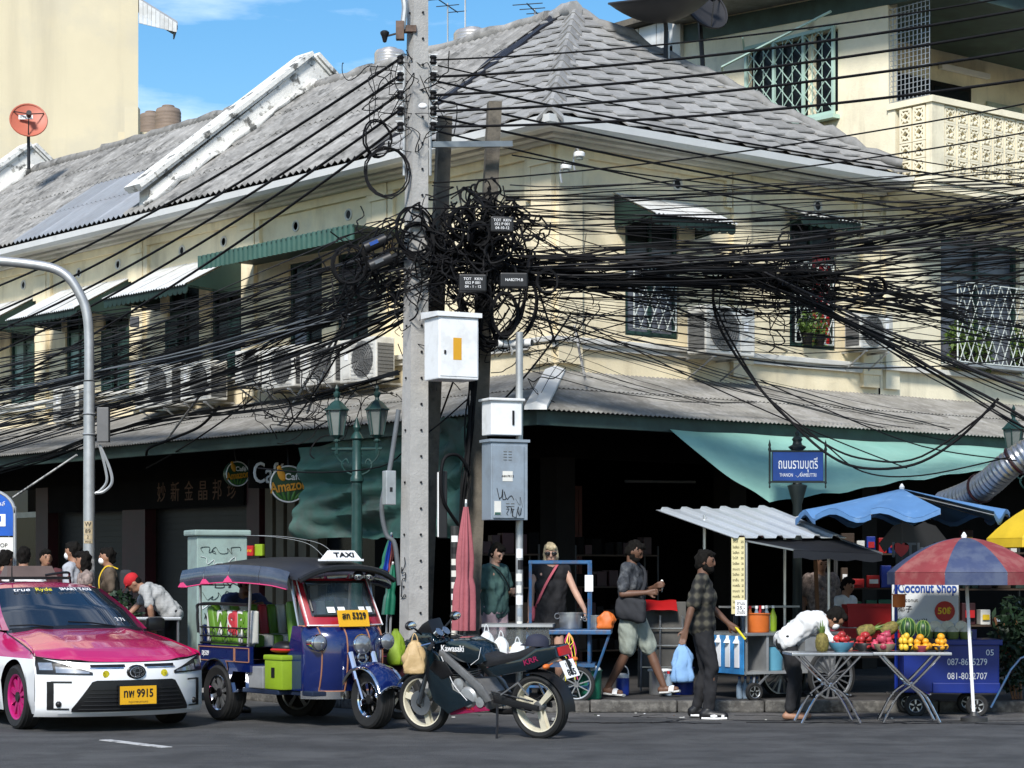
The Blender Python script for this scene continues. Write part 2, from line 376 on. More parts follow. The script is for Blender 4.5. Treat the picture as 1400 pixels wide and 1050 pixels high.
# kerb stones, one by one
def ks_mesh(L):
    m = M(); m.box((L/2, .08, KH/2), (L-.012, .17, KH), bev=.02); return m.mesh('kerb_stone', Mt['kerb'])
def lay_kerb():
    pts = spline([Vector((p.x, p.y, 0)) for p in KL], 24); L = .95
    acc = 0; cur = pts[0]; i = 1; base = ks_mesh(L); n = 0
    while i < len(pts) and n < 46:
        d = (pts[i]-cur)
        want = L if not (-2.6 < cur.x < .3) else .42
        if (pts[i]-cur).length < want: i += 1; continue
        dd = d.normalized(); rz = math.atan2(dd.y, dd.x)
        o = link('kerb_stone', base, pav, cur, (rnd.uniform(-.012, .012), 0, rz+math.pi)); o.location = cur+dd*want; o.scale.x = want/L
        o.location.z = rnd.uniform(-.006, .006)
        cur = cur+dd*want; n += 1
lay_kerb()

# ------------------------------------------------------------------ the yellow corner shophouse
HB = thing('yellow_shophouse', 'cream yellow corner shophouse with grey hipped roof and long corrugated street canopy', 'building', mat=BM)
XE, YE = 6.2, 26.0
EO, EZ = .6, 7.14                      # eave overhang and height
PKX, PKZ = 2.69, 9.63
def wallgrid(mb, side, a0, a1, z0, z1, ops, depth=.16):
    P = LP if side == 'L' else RP
    A = sorted({a0, a1, *[o[0] for o in ops], *[o[1] for o in ops]}); Z = sorted({z0, z1, *[o[2] for o in ops], *[o[3] for o in ops]})
    def inside(a, z): return any(o[0] < a < o[1] and o[2] < z < o[3] for o in ops)
    for i in range(len(A)-1):
        for j in range(len(Z)-1):
            if not inside((A[i]+A[i+1])/2, (Z[j]+Z[j+1])/2):
                q = [P(A[i], 0, Z[j]), P(A[i+1], 0, Z[j]), P(A[i+1], 0, Z[j+1]), P(A[i], 0, Z[j+1])]
                mb.add(q, [(0, 1, 2, 3)] if side == 'R' else [(3, 2, 1, 0)])
    for (p, q, r, s_) in ops:
        c0 = [P(p, 0, r), P(q, 0, r), P(q, 0, s_), P(p, 0, s_)]; c1 = [P(p, -depth, r), P(q, -depth, r), P(q, -depth, s_), P(p, -depth, s_)]
        mb.add(c0+c1, [(0, 4, 5, 1), (1, 5, 6, 2), (2, 6, 7, 3), (3, 7, 4, 0)])
def fb(mb, side, a0, a1, o0, o1, z0, z1, mi=0, bev=0):
    P = LP if side == 'L' else RP
    return mb.b2(P(a0, o0, z0), P(a1, o1, z1), mi, bev)
PIL_L = [3.55, 6.95, 10.3, 13.65, 17.0, 20.35, 23.7]          # pilaster starts on the left front, .35 wide
LW = [(4.08, 4.86), (5.23, 6.1), (7.4, 8.28), (8.64, 9.6), (10.85, 11.7), (12.2, 13.05), (14.2, 15.15), (15.6, 16.5), (17.6, 18.5), (19, 19.9)]
RW = [(1.21, 2.18, 4.64, 6.3), (4.33, 5.29, 4.69, 6.5)]
wl = M()
wallgrid(wl, 'L', 0, YE, 3.9, 6.98, [(a, b, 4.55, 6.12) for a, b in LW], .2)
wallgrid(wl, 'R', 0, XE, 3.9, 6.98, RW, .2)
wl.obj('wall', Mt['cream'], HB)
# closed volume behind the upper windows (party walls, ceiling and floor of the upper rooms)
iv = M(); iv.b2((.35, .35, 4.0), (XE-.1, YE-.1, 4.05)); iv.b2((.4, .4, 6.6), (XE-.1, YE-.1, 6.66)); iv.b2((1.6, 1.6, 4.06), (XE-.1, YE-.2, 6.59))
iv.obj('interior_partition', Mt['interior_shade'], HB)
# pilasters, frieze panels, bands
def pil(side, a0, a1):
    m = M(); fb(m, side, a0, a1, .002, .07, 4.2, 6.985); fb(m, side, a0-.03, a1+.03, .002, .1, 6.75, 6.83); fb(m, side, a0-.02, a1+.02, .002, .09, 4.38, 4.47); m.obj('pilaster', Mt['cream'], HB)
for a in PIL_L: pil('L', a, a+.35)
pil('L', .0, .4)
m = M(); fb(m, 'R', -.0, .4, .002, .075, 4.2, 6.985); fb(m, 'R', -.03, .43, .002, .105, 6.75, 6.83); m.obj('pilaster', Mt['cream'], HB)
pil('R', 3.15, 3.5); pil('R', 5.8, 6.15)
edge = [.4]+[x for a in PIL_L for x in (a, a+.35)]
for i in range(0, len(edge)-1, 2):
    m = M(); a0, a1 = edge[i]+.02, edge[i+1]-.02
    fb(m, 'L', a0, a1, .002, .06, 6.86, 6.98); fb(m, 'L', a0, a0+.12, .002, .06, 6.32, 6.857); fb(m, 'L', a1-.12, a1, .002, .06, 6.32, 6.857); m.obj('frieze_frame', Mt['cream'], HB)
for a0, a1 in ((.42, 3.13), (3.52, 5.78)):
    m = M(); fb(m, 'R', a0, a1, .002, .06, 6.86, 6.98); fb(m, 'R', a0, a0+.1, .002, .06, 6.5, 6.857); fb(m, 'R', a1-.1, a1, .002, .06, 6.5, 6.857); m.obj('frieze_frame', Mt['cream'], HB)
for side, L in (('L', YE), ('R', XE)):
    m = M(); c_ = 1 if side == 'L' else 0; fb(m, side, -.12*c_, L, .004, .12, 4.47, 4.54, bev=.012); fb(m, side, -.07*c_, L, .004, .07, 4.40, 4.467); m.obj('sill_band', Mt['trim'], HB)
    m = M()   # cornice below the eave
    fb(m, side, -.165*c_, L, .004, .165, 6.985, 7.03); fb(m, side, -.3*c_, L, .004, .3, 7.033, 7.07); fb(m, side, -.53*c_, L, .004, .53, 7.073, 7.10); m.obj('cornice', Mt['trim'], HB)
# round ventilation holes with rims
vm = M(); vm.torus((0, 0, 0), .075, .016, 16, 6); vm.lathe([(0, -.004), (.075, -.004)], 16, mi=1); vme = vm.mesh('vent', [Mt['trim'], Mt['ink']], 40)
for a in (4.55, 5.9, 7.9, 9.15, 11.2, 12.55, 14.6, 16.0, 18.0, 19.4): o = link('vent', vme, HB, LP(a, .006, 6.66), (R(90), 0, R(-90)))
for a in (2.15, 4.9): o = link('vent', vme, HB, RP(a, .006, 6.72), (R(90), 0, 0))
# gutter
for side, L in (('L', YE), ('R', XE)):
    P = LP if side == 'L' else RP
    prof = [(.50, 7.105), (.52, 7.06), (.60, 7.055), (.66, 7.10), (.68, 7.19), (.655, 7.195), (.635, 7.115), (.60, 7.08), (.53, 7.085), (.51, 7.12)]
    a0 = lambda o: -o; m = M(); n = len(prof)
    vs = [P(-o, o, z) for o, z in prof]+[P(L, o, z) for o, z in prof]
    m.add(vs, [(i, (i+1) % n, n+(i+1) % n, n+i) for i in range(n)]+[tuple(range(n)), tuple(range(2*n-1, n-1, -1))]); m.obj('gutter', Mt['white_paint'], HB)
# windows
def window(side, a0, a1, z0, z1, style):
    P = LP if side == 'L' else RP; fm = M(); o0 = -.1; w = .055; B = lambda *k, **q: fb(fm, side, *k, **q)
    B(a0, a0+w, o0, o0+.07, z0, z1); B(a1-w, a1, o0, o0+.07, z0, z1); B(a0+w, a1-w, o0, o0+.07, z0, z0+w); B(a0+w, a1-w, o0, o0+.07, z1-w, z1)
    c = (a0+a1)/2; B(c-.025, c+.025, o0, o0+.06, z0+w, z1-w); zt = z1-.45; B(a0+w, c-.025, o0, o0+.055, zt, zt+.05); B(c+.025, a1-w, o0, o0+.055, zt, zt+.05)
    win = fm.obj('window', Mt['frame_green'], HB)
    for k, (p, q) in enumerate(((a0+w, c-.025), (c+.025, a1-w))):
        pm = M(); fb(pm, side, p, q, o0+.02, o0+.03, z0+w, zt); pm.obj('pane', Mt[style[k]], win)
        pm = M(); fb(pm, side, p, q, o0+.02, o0+.03, zt+.05, z1-w); pm.obj('pane', Mt['dark_pane'], win)
    return win, P
def shutter(side, a0, a1, z0, z1, win, ang=0):
    m = M(); n = 16; o = .005
    fb(m, side, a0, a0+.05, o, o+.035, z0, z1); fb(m, side, a1-.05, a1, o, o+.035, z0, z1)
    for i in range(n):
        z = z0+(z1-z0)*i/n; fb(m, side, a0+.05, a1-.05, o+.005, o+.028, z+.012, z+(z1-z0)/n-.006)
    m.obj('shutter', Mt['frame_green'], win)
def lattice(side, a0, a1, z0, z1, win, mat, o=.03, pitch=.16, k=2.1):
    P = LP if side == 'L' else RP; m = M(); r = .009
    for z in (z0, z1): m.tube([P(a0, o, z), P(a1, o, z)], r*1.2, 5)
    for a in (a0, a1): m.tube([P(a, o, z0), P(a, o, z1)], r*1.2, 5)
    H = z1-z0; c = a0-H/k
    while c < a1:
        for s in (1, -1):
            x0, x1 = (c, c+H/k); lo, hi = 0, 1
            if x0 < a0: lo = (a0-x0)/(x1-x0)
            if x1 > a1: hi = (a1-x0)/(x1-x0)
            if hi-lo > .02:
                zz = (lambda t: z0+H*t) if s == 1 else (lambda t: z1-H*t)
                m.tube([P(x0+(x1-x0)*lo, o+.012*s, zz(lo)), P(x0+(x1-x0)*hi, o+.012*s, zz(hi))], r*.8, 4, caps=False)
        c += pitch
    return m.obj('grille', Mt[mat], win)
for i, (a, b) in enumerate(LW):
    w_, _ = window('L', a+.01, b-.01, 4.56, 6.11, [('dark_pane', 'dark_pane'), ('dark_pane', 'grey_pane'), ('dark_pane', 'dark_pane'), ('dark_pane', 'dark_pane'), ('dark_pane', 'dark_pane'), ('teal_pane', 'teal_pane'), ('teal_pane', 'teal_pane'), ('dark_pane', 'teal_pane'), ('dark_pane', 'dark_pane'), ('dark_pane', 'teal_pane')][i])
    if i in (2, 4, 6): shutter('L', a-.02, a+.30, 4.58, 5.6, w_)
    if i in (3, 4): shutter('L', b-.36, b+.02, 4.58, 5.6, w_)
w1, _ = window('R', 1.22, 2.17, 4.65, 6.29, ('grey_pane', 'grey_pane')); lattice('R', 1.34, 2.1, 4.74, 5.55, w1, 'grille_white')
w2, _ = window('R', 4.34, 5.28, 4.70, 6.49, ('dark_pane', 'red')); lattice('R', 4.42, 5.2, 4.76, 5.9, w2, 'grille_white')
# wooden window grille box of the first right window stands proud
# awnings over the windows: corrugated sheets, side cheeks, scalloped valance
def corr(P, a0, a1, d0, d1, zf, pitch, amp, th, sub=4, dtop=None):
    """corrugated sheet: a along the wall, d = distance out, zf(d) height; dtop(a) trims the inner end"""
    n = max(2, int(round((a1-a0)/pitch*sub))); m = M()
    def row(t, off):
        vs = []
        for i in range(n+1):
            a = a0+(a1-a0)*i/n; h = amp*math.cos(2*math.pi*(a-a0)/pitch)
            lo = d0 if dtop is None else max(d0, dtop(a)); hi = max(d1, lo)
            d = lo+(hi-lo)*t; vs.append(P(a, d, zf(d)+h+off))
        return vs
    vs = row(0, 0)+row(1, 0)+row(0, -th)+row(1, -th); w = n+1; fs = []
    for i in range(n):
        fs += [(i, w+i, w+i+1, i+1), (2*w+i, 2*w+i+1, 3*w+i+1, 3*w+i), (w+i, 3*w+i, 3*w+i+1, w+i+1), (i, i+1, 2*w+i+1, 2*w+i)]
    fs += [(0, 2*w, 3*w, w), (n, w+n, 3*w+n, 2*w+n)]
    return m.add(vs, fs)
def awning(side, a0, a1, zt, zb, dep, sheet='awning_white', val='green_dark', cheeks=True, nsheet=2):
    P = LP if side == 'L' else RP; zf = lambda d: zt+(zb-zt)*d/dep
    fr = M(); z_ = zt-.05
    for a in (a0+.03, a1-.03):
        fr.tube([P(a, .02, zt-.05), P(a, dep-.03, zb-.04)], .018, 5); fr.tube([P(a, .02, zb-.12), P(a, dep-.03, zb-.05)], .015, 5)
    fr.tube([P(a0, dep-.03, zb-.045), P(a1, dep-.03, zb-.045)], .018, 5)
    aw = fr.obj('awning', Mt['green_dark'], HB)
    st = (a1-a0)/nsheet
    for i in range(nsheet):
        corr(P, a0+st*i, a0+st*(i+1), 0, dep+.04, lambda d, e=.006*i: zf(d)+e, .076, .012, .006).obj('sheet', Mt[sheet], aw, 50)
    if cheeks:
        for a in (a0+.02, a1-.02):
            c = M(); c.add([P(a-.01, .01, zt-.03), P(a-.01, dep, zb-.03), P(a-.01, .01, zb-.1), P(a+.01, .01, zt-.03), P(a+.01, dep, zb-.03), P(a+.01, .01, zb-.1)],
                           [(0, 1, 2), (5, 4, 3), (0, 3, 4, 1), (1, 4, 5, 2), (2, 5, 3, 0)]); c.obj('cheek', Mt[val], aw)
    v = M(); n = int((a1-a0)/.14)
    for i in range(n):                                       # hanging scallops
        x0 = a0+(a1-a0)*i/n; wv = (a1-a0)/n
        poly = [(x0, zb-.02), (x0, zb-.11)]+[(x0+wv*(.5-.5*math.cos(math.pi*k/5)), zb-.11-.05*math.sin(math.pi*k/5)) for k in range(1, 5)]+[(x0+wv-.004, zb-.11), (x0+wv-.004, zb-.02)]
        k = len(poly); v.add([P(a, dep-.012, z) for a, z in poly]+[P(a, dep+.004, z) for a, z in poly], [tuple(range(k)), tuple(range(2*k-1, k-1, -1))]+[(j, (j+1) % k, k+(j+1) % k, k+j) for j in range(k)])
    v.obj('valance', Mt[val], aw)
    return aw
awning('L', 7.3, 9.85, 6.42, 5.88, 1.02, nsheet=3)
awning('L', 10.75, 13.2, 6.40, 5.84, 1.02, nsheet=3)
awning('L', 14.15, 16.6, 6.40, 5.84, 1.02, nsheet=3)
awning('L', 17.6, 20.0, 6.40, 5.84, 1.02, nsheet=3)
awning('R', 1.0, 2.5, 6.48, 6.14, .75, nsheet=2)
awning('R', 4.2, 5.42, 6.62, 6.5, .35, cheeks=False, nsheet=1)
# the long green sheet metal hood: flat top with a deep ribbed fascia
gh = M(); gh.b2(LP(2.95, .02, 6.19), LP(6.95, 1.05, 6.22)); hood = gh.obj('awning', Mt['green_dark'], HB)
for i in range(4):
    a0, a1 = 2.95+i, 3.95+i; mm_ = M(); n = 32; th = .012
    vs = []
    for k in range(n+1):
        a = a0+(a1-a0)*k/n; o = 1.06+.012*(1 if (k//2) % 2 else -1)
        vs += [LP(a, o, 6.02), LP(a, o, 6.23), LP(a, o-th, 6.02), LP(a, o-th, 6.23)]
    fs = []
    for k in range(n):
        q = 4*k; fs += [(q, q+1, q+5, q+4), (q+2, q+6, q+7, q+3), (q+1, q+3, q+7, q+5), (q, q+4, q+6, q+2)]
    mm_.add(vs, fs).obj('fascia_panel', Mt['green_awning'], hood)
# ------------------------------------------------------------------ roof
slopeL = (PKZ-EZ-.06)/(PKX+EO)
def zroof(d): return EZ+.06+slopeL*d          # d = horizontal distance in from the eave edge
RB = M()
pk, rg = (PKX, PKX, PKZ-.06), (PKX, YE, PKZ-.06); e = EO-.02; z0 = EZ+.01
RB.add([(-e, -e, z0), (XE+.0, -e, z0), (XE+.0, YE, z0+.2), (-e, YE, z0), pk, rg, (XE, PKX, z0+.2)], [(0, 1, 4), (3, 0, 4, 5), (1, 6, 4), (6, 2, 5, 4), (0, 3, 2, 6, 1), (2, 3, 5)])
roof = RB.obj('roof', mm('roof_under', (.035, .033, .03), .9), HB)
def clip(poly, f):
    o = []
    for i in range(len(poly)):
        a, b = poly[i], poly[(i+1) % len(poly)]; fa, fbv = f(a), f(b)
        if fa >= 0: o.append(a)
        if (fa >= 0) != (fbv >= 0): t = fa/(fa-fbv); o.append((a[0]+(b[0]-a[0])*t, a[1]+(b[1]-a[1])*t))
    return o
DM = PKX+EO
def tile(P, a0, a1, d0, d1, fns, lift, name='tile', mat='cement_tile', th=.022):
    poly = [(a0, d0), (a1, d0), (a1, d1), (a0, d1)]
    for f in fns:
        poly = clip(poly, f)
        if len(poly) < 3: return
    ar = abs(sum(p[0]*q[1]-q[0]*p[1] for p, q in zip(poly, poly[1:]+poly[:1])))/2
    if ar < .004: return
    tw = .017+rnd.uniform(-.006, .006); n = len(poly)
    top = [P(a, EO-d, zroof(d)+lift*(d1-d)/(d1-d0)+.02+tw*(1 if a > (a0+a1)/2 else -1)) for a, d in poly]
    m = M(); m.add(top+[v-Vector((0, 0, th)) for v in top], [tuple(range(n)) if P is RP else tuple(range(n-1, -1, -1)), tuple(range(2*n-1, n-1, -1)) if P is RP else tuple(range(n, 2*n))]+[(i, n+i, n+(i+1) % n, (i+1) % n) for i in range(n)])
    m.obj(name, Mt[mat], roof)
TW, TD = .43, .235
nrow = int(math.ceil(DM/TD))
for r in range(nrow):
    d0, d1 = r*TD, min((r+1)*TD+.03, DM)
    a = -EO
    while a < XE:
        tile(RP, a+.024, a+TW-.024, d0, d1, [lambda p: p[0]+EO-p[1], lambda p: (XE-p[0])*DM/(XE-PKX)-p[1]], .045); a += TW
    a = -EO
    while a < 3.2:
        tile(LP, a+.024, min(a+TW-.024, 3.2), d0, d1, [lambda p: p[0]+EO-p[1]], .045); a += TW
# hip cap pieces and ridge mortar
def hipcaps(p, q, n, w=.2, up=.05):
    p, q = Vector(p), Vector(q); d = (q-p)/n; dn = d.normalized(); s = dn.cross(Vector((0, 0, 1))).normalized()
    u = s.cross(dn)
    for i in range(n):
        a = p+d*i-dn*.04; b = p+d*(i+1); l = .04; m = M(); dr = Vector((0, 0, -.13))
        vs = []
        for c, k in ((a, 1.1), (b, .95)):
            h = up+(l if c is a else .02)
            vs += [c+s*w*k+dr+u*h, c+u*(h+.02)+s*.02, c+u*(h+.02)-s*.02, c-s*w*k+dr+u*h]
        m.add(vs+[v-u*.05 for v in vs], [(0, 1, 5, 4), (1, 2, 6, 5), (2, 3, 7, 6), (8, 12, 13, 9), (9, 13, 14, 10), (10, 14, 15, 11), (0, 8, 9, 1), (1, 9, 10, 2), (2, 10, 11, 3), (4, 5, 13, 12), (5, 6, 14, 13), (6, 7, 15, 14), (0, 4, 12, 8), (3, 11, 15, 7)])
        m.obj('hip_cap', Mt['cement_tile'], roof)
hipcaps((-EO+.02, -EO+.02, zroof(0)+.02), (PKX, PKX, PKZ+.02), 14, .15, .03)
def lump(p, q, r, name, mat, n=14, jit=.05, seed=1):
    rr = random.Random(seed); pts = [Vector(p).lerp(Vector(q), i/n)+Vector((rr.uniform(-jit, jit)*.5, rr.uniform(-jit, jit)*.5, rr.uniform(-jit, jit)*.6)) for i in range(n+1)]
    m = M(); m.tube(pts, [r*rr.uniform(.75, 1.25) for _ in pts], 7); return m.obj(name, Mt[mat], roof, 60)
lump((PKX, PKX, PKZ+.02), (XE-.1, -.45, zroof(.15)+.06), .085, 'ridge_mortar', 'cement_tile', 30, .08)
lump((PKX-.1, PKX-.1, PKZ+.02), (PKX+.1, PKX+.7, PKZ+.02), .12, 'ridge_mortar', 'cement_tile', 6, .12, 4)
# corrugated cement sheets on the long left slope
SP, SL = .96, 4
def sheet_mesh(mat, name='sheet'):
    L = DM/SL+.1; P = lambda a, d, z: Vector((-d, a, z))
    m = M(); sl = slopeL; n = 6*4
    return corr(lambda a, d, z: Vector((d, a, z)), 0, SP, 0, L, lambda d: sl*d+.03*(1-d/L), .16, .026, .012, 4).mesh(name, Mt[mat], 60)
sh_c, sh_m = sheet_mesh('cement_sheet'), sheet_mesh('metal_sheet')
for j in range(24):
    y0 = 3.2+j*SP
    if y0 > YE-.5: break
    for r in range(SL):
        d0 = r*DM/SL; blue = (10.0 < y0+.5 < 13.8) and r < 2
        link('sheet', sh_m if blue else sh_c, roof, (-EO-.03+d0, y0, zroof(d0)+.035+rnd.uniform(-.004, .004)+.004*(j % 2)))
for j in range(5):                                            # ridge caps
    lump((PKX, 3.3+j*4.4, PKZ+.05), (PKX, 7.7+j*4.4, PKZ+.05), .1, 'ridge_cap', 'cement_sheet', 14, .03, j)
# black bitumen strip down the slope
def strip(u, v):
    y = 3.05+.3*(1-u)+(v-.5)*.36+.02*math.sin(u*23)
    d = .12+(DM-.1)*u; return LP(y, EO-d, zroof(d)+.075+.015*math.sin(u*17+v*3))
m = M(); m.slab(strip, 26, 3, (0, 0, -.05)); m.obj('bitumen_strip', Mt['tape'], roof, 50)
# stepped firewall gables standing through the roof
def gable(y, extra=.55, th=.34):
    m = M(); pr = [(-.45, 7.25), (-.45, 7.62), (PKX, PKZ+extra), (PKX+DM-.1, 7.7), (PKX+DM-.1, 7.25)]
    T = T3((0, y+th/2, 0), (1, 0, 0), (0, 0, 1)); m.prism(pr, th, T)
    g_ = m.obj('firewall', Mt['mould_white'], HB)
    for sgn, x0, z0, x1, z1 in ((1, -.62, 7.58, PKX, PKZ+extra+.0), (-1, PKX+DM, 7.66, PKX, PKZ+extra)):
        a, b = Vector((x0, 0, z0)), Vector((x1, 0, z1)); d = (b-a).normalized(); u = Vector((-d.z, 0, d.x))*sgn
        c = M()
        for (w, h0, h1) in ((th/2+.04, .0, .05), (th/2+.08, .052, .12)):
            q = [(a+u*h0), (b+u*h0), (b+u*h1), (a+u*h1)]
            c.add([p+Vector((0, y-w, 0)) for p in q]+[p+Vector((0, y+w, 0)) for p in q], [(0, 1, 2, 3), (7, 6, 5, 4), (0, 4, 5, 1), (1, 5, 6, 2), (2, 6, 7, 3), (3, 7, 4, 0)])
        c.obj('coping', Mt['mould_white'], g_)
    return g_
gable(9.55); gable(19.7)
# roughcast mortar where the slope meets the gable
for y, s_ in ((9.37, -1), (19.5, -1)):
    rr = random.Random(int(y)); m = M(); pts = [LP(y+s_*.05, EO-d, zroof(d)+.1+rr.uniform(0, .1)) for d in [i*DM/16 for i in range(17)]]
    m.tube(pts, [.06*rr.uniform(.5, 1.6) for _ in pts], 6); m.obj('flashing_mortar', Mt['mould_white'], roof, 60)
# ------------------------------------------------------------------ street canopy
CD, CZ0, CZ1 = 2.02, 4.09, 3.42
zc = lambda d: CZ0+(CZ1-CZ0)*d/CD
cm = M()
for side, L in (('L', YE), ('R', 15.5)):
    a0 = -CD+.06 if side == 'L' else -CD+.16
    fb(cm, side, a0, L, CD-.16, CD-.06, CZ1-.19, CZ1-.025)
canopy = cm.obj('canopy', Mt['green_beam'], HB)
cs_l, cs_u = {}, {}
for side, L in (('L', YE), ('R', 15.5)):
    P = LP if side == 'L' else RP; a = -CD
    sm = {}
    while a < L-.1:
        for r, (d0, d1, e_) in enumerate(((CD*.42, CD+.05, .0), (0, CD*.5, .018))):
            if a < 0:
                dt = lambda x: -x
                if min(-a, -(a+.76)) > d1: continue
                corr(P, a, min(a+.76, L), d0, d1, lambda d, e=e_: zc(d)+e, .076, .011, .005, 4, dt).obj('sheet', Mt['canopy_sheet'], canopy, 50)
            else:
                k = (side, r)
                if k not in sm: sm[k] = corr(P, 0, .76, d0, d1, lambda d, e=e_: zc(d)+e, .076, .011, .005, 4).mesh('sheet', Mt['canopy_sheet'], 50)
                link('sheet', sm[k], canopy, P(a, 0, .003*(int(a*10) % 2)))
        a += .76
m = M(); q = lambda t, w: Vector((-CD*t+w*.7, -CD*t-w*.7, CZ0+(CZ1-CZ0)*t+.03))
for (t0, t1) in ((.0, 1.03),):
    a, b, c, d = q(t0, -.13), q(t1, -.13), q(t1, .13), q(t0, .13); up = Vector((0, 0, .05))
    ma, mb_ = (a+d)/2+up, (b+c)/2+up
    m.add([a, b, c, d, ma, mb_]+[x-Vector((0, 0, .04)) for x in (a, b, c, d)], [(0, 1, 5, 4), (4, 5, 2, 3), (6, 9, 8, 7), (1, 7, 8, 2, 5), (0, 4, 3, 9, 6), (0, 6, 7, 1), (2, 8, 9, 3)])
m.obj('hip_flashing', Mt['white_paint'], canopy)
def under(side, L):
    m = M()
    P = LP if side == 'L' else RP; a = .3
    while a < L:
        m.tube([P(a, .0, CZ0-.2), P(a, CD-.12, CZ1-.12)], .03, 4); a += 1.7
    m.obj('bracket_frame', Mt['green_beam'], canopy)
under('L', YE); under('R', 15)
# ------------------------------------------------------------------ ground floor
gf = M()
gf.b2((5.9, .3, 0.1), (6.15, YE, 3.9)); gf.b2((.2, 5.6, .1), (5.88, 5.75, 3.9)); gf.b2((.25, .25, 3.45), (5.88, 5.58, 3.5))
gf.b2((.003, .003, 3.0), (6.19, .2, 3.9)); gf.b2((.003, .202, 3.0), (.2, YE, 3.9))  # street wall band under the canopy, coloured near-black in place of shade
gf.obj('shop_interior', Mt['interior_shade'], HB)
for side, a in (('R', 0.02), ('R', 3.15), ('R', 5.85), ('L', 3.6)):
    m = M(); fb(m, side, a, a+.32, -.32, -.003, .1, 3.0); m.obj('pillar', Mt['shaded_dark_wood'] if side == 'R' else Mt['interior_shade'], HB)
m = M(); fb(m, 'R', 1.75, 2.35, -2.3, -2.15, .12, 2.75)
for i in range(8): fb(m, 'R', 1.78+i*.07, 1.84+i*.07, -2.15, -2.13, .2, 2.7)
m.obj('door', Mt['red_wall'], HB)
# left street: maroon piers, roller shutters, glass doors
for a, b in ((6.75, 7.1), (10.15, 10.9), (13.5, 13.95), (16.9, 17.3), (20.3, 20.7)):
    m = M(); fb(m, 'L', a, b, -.1, .1, .1, 3.0); fb(m, 'L', a-.02, b+.02, -.1, .13, .1, .35); m.obj('pier', Mt['maroon'], HB)
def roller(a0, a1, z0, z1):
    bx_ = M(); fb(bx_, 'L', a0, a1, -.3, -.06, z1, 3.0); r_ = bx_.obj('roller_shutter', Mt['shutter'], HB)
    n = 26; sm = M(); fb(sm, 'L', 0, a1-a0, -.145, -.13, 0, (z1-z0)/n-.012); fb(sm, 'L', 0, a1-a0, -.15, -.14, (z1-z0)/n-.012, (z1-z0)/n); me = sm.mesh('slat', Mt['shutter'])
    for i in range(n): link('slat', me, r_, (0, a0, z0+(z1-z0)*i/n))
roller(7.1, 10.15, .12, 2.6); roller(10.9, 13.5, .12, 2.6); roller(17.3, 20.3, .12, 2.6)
def glassdoor(a0, a1):
    m = M(); fb(m, 'L', a0, a1, -.2, -.12, 2.5, 2.6)
    for a in (a0, (a0+a1)/2-.03, a1-.06): fb(m, 'L', a, a+.06, -.2, -.12, .12, 2.5)
    d = m.obj('glass_door', Mt['galv'], HB)
    for p, q in ((a0+.06, (a0+a1)/2-.03), ((a0+a1)/2+.03, a1-.06)):
        g_ = M(); fb(g_, 'L', p, q, -.17, -.155, .14, 2.5); g_.obj('pane', Mt['dark_pane'], d)
glassdoor(13.95, 16.9); glassdoor(4.0, 6.7)
m = M(); fb(m, 'L', 5.0, 6.75, -.1, .05, .1, 2.9)
for i in range(7): fb(m, 'L', 5.03+i*.25, 5.2+i*.25, .05, .075, .15, 2.9)
m.obj('panelled_wall', Mt['pale_yellow'], HB) if False else None
m = M()
for i in range(5): fb(m, 'L', 5.25+i*.3, 5.45+i*.3, -.1, .06, .1, 2.9)
m.obj('timber_post', mm('timber', (.10, .085, .06), .7, var=.25), HB)
# row of large characters on the dark fascia of the shop
for i, ch in enumerate('珍邦晶金新妙'):
    text('lettering', ch, .34, mm('old_gold_%d' % i, (.09, .035, .012), .6), HB, T3(LP(7.15+i*.42+.3, .145, 2.78), (0, -1, 0), (0, 0, 1)), wide=.26)
m = M(); fb(m, 'L', 7.12, 13.4, .11, .14, 2.55, 3.0); m.obj('fascia_board', Mt['interior_shade'], HB)
# ------------------------------------------------------------------ the balcony house to the right (same frame)
HN = thing('balcony_house', 'three storey cream house with pierced block balcony behind the cables', 'building', mat=BM)
NX0, NX1 = 6.24, 17.0
m = M(); wallgrid(m, 'R', NX0, NX1, 3.9, 7.12, [(7.6, 9.5, 4.62, 6.55), (11.5, 13.2, 4.62, 6.55)], .2)
m.b2((NX0, 1.3, 6.9), (NX1, 1.42, 9.95))                                # third floor front, set back
m.b2((NX0, .02, 7.0), (NX1, 1.29, 7.1)); m.b2((NX0, -.95, 6.98), (10.6, .0, 7.09))
mx_ = M()
P_ = lambda y, z: Vector((NX0, y, z))
ops = [(.82, 2.66, 8.38, 9.6)]; A = [-.15, .82, 2.66, 4.2]; Z = [6.9, 8.38, 9.6, 10.3]
for i in range(3):
    for j in range(3):
        if (i, j) != (1, 1): m.add([P_(A[i], Z[j]), P_(A[i+1], Z[j]), P_(A[i+1], Z[j+1]), P_(A[i], Z[j+1])], [(3, 2, 1, 0)])
m.add([P_(.82, 8.38), P_(2.66, 8.38), P_(2.66, 9.6), P_(.82, 9.6)]+[P_(a, z)+Vector((.2, 0, 0)) for a, z in ((.82, 8.38), (2.66, 8.38), (2.66, 9.6), (.82, 9.6))], [(0, 1, 5, 4), (1, 2, 6, 5), (2, 3, 7, 6), (3, 0, 4, 7)])
m.b2((NX0+.001, -.15, 6.95), (NX0+.2, .0, 10.2))
m.obj('wall', Mt['cream2'], HN)
m = M(); m.b2((NX0+.6, .4, 4.0), (NX1, 3, 6.7)); m.b2((NX0+.7, 2.2, 7.2), (NX0+1, 4, 9.8)); m.b2((NX0+.1, .3, .1), (NX1, .5, 3.95)); m.b2((NX0, .002, 3.0), (NX1, .29, 3.9)); m.b2((NX0+.35, .82, 8.3), (NX0+.4, 2.66, 9.7)); m.obj('interior_partition', Mt['interior_shade'], HN)  # the band below the upper wall has canopy shade as its colour
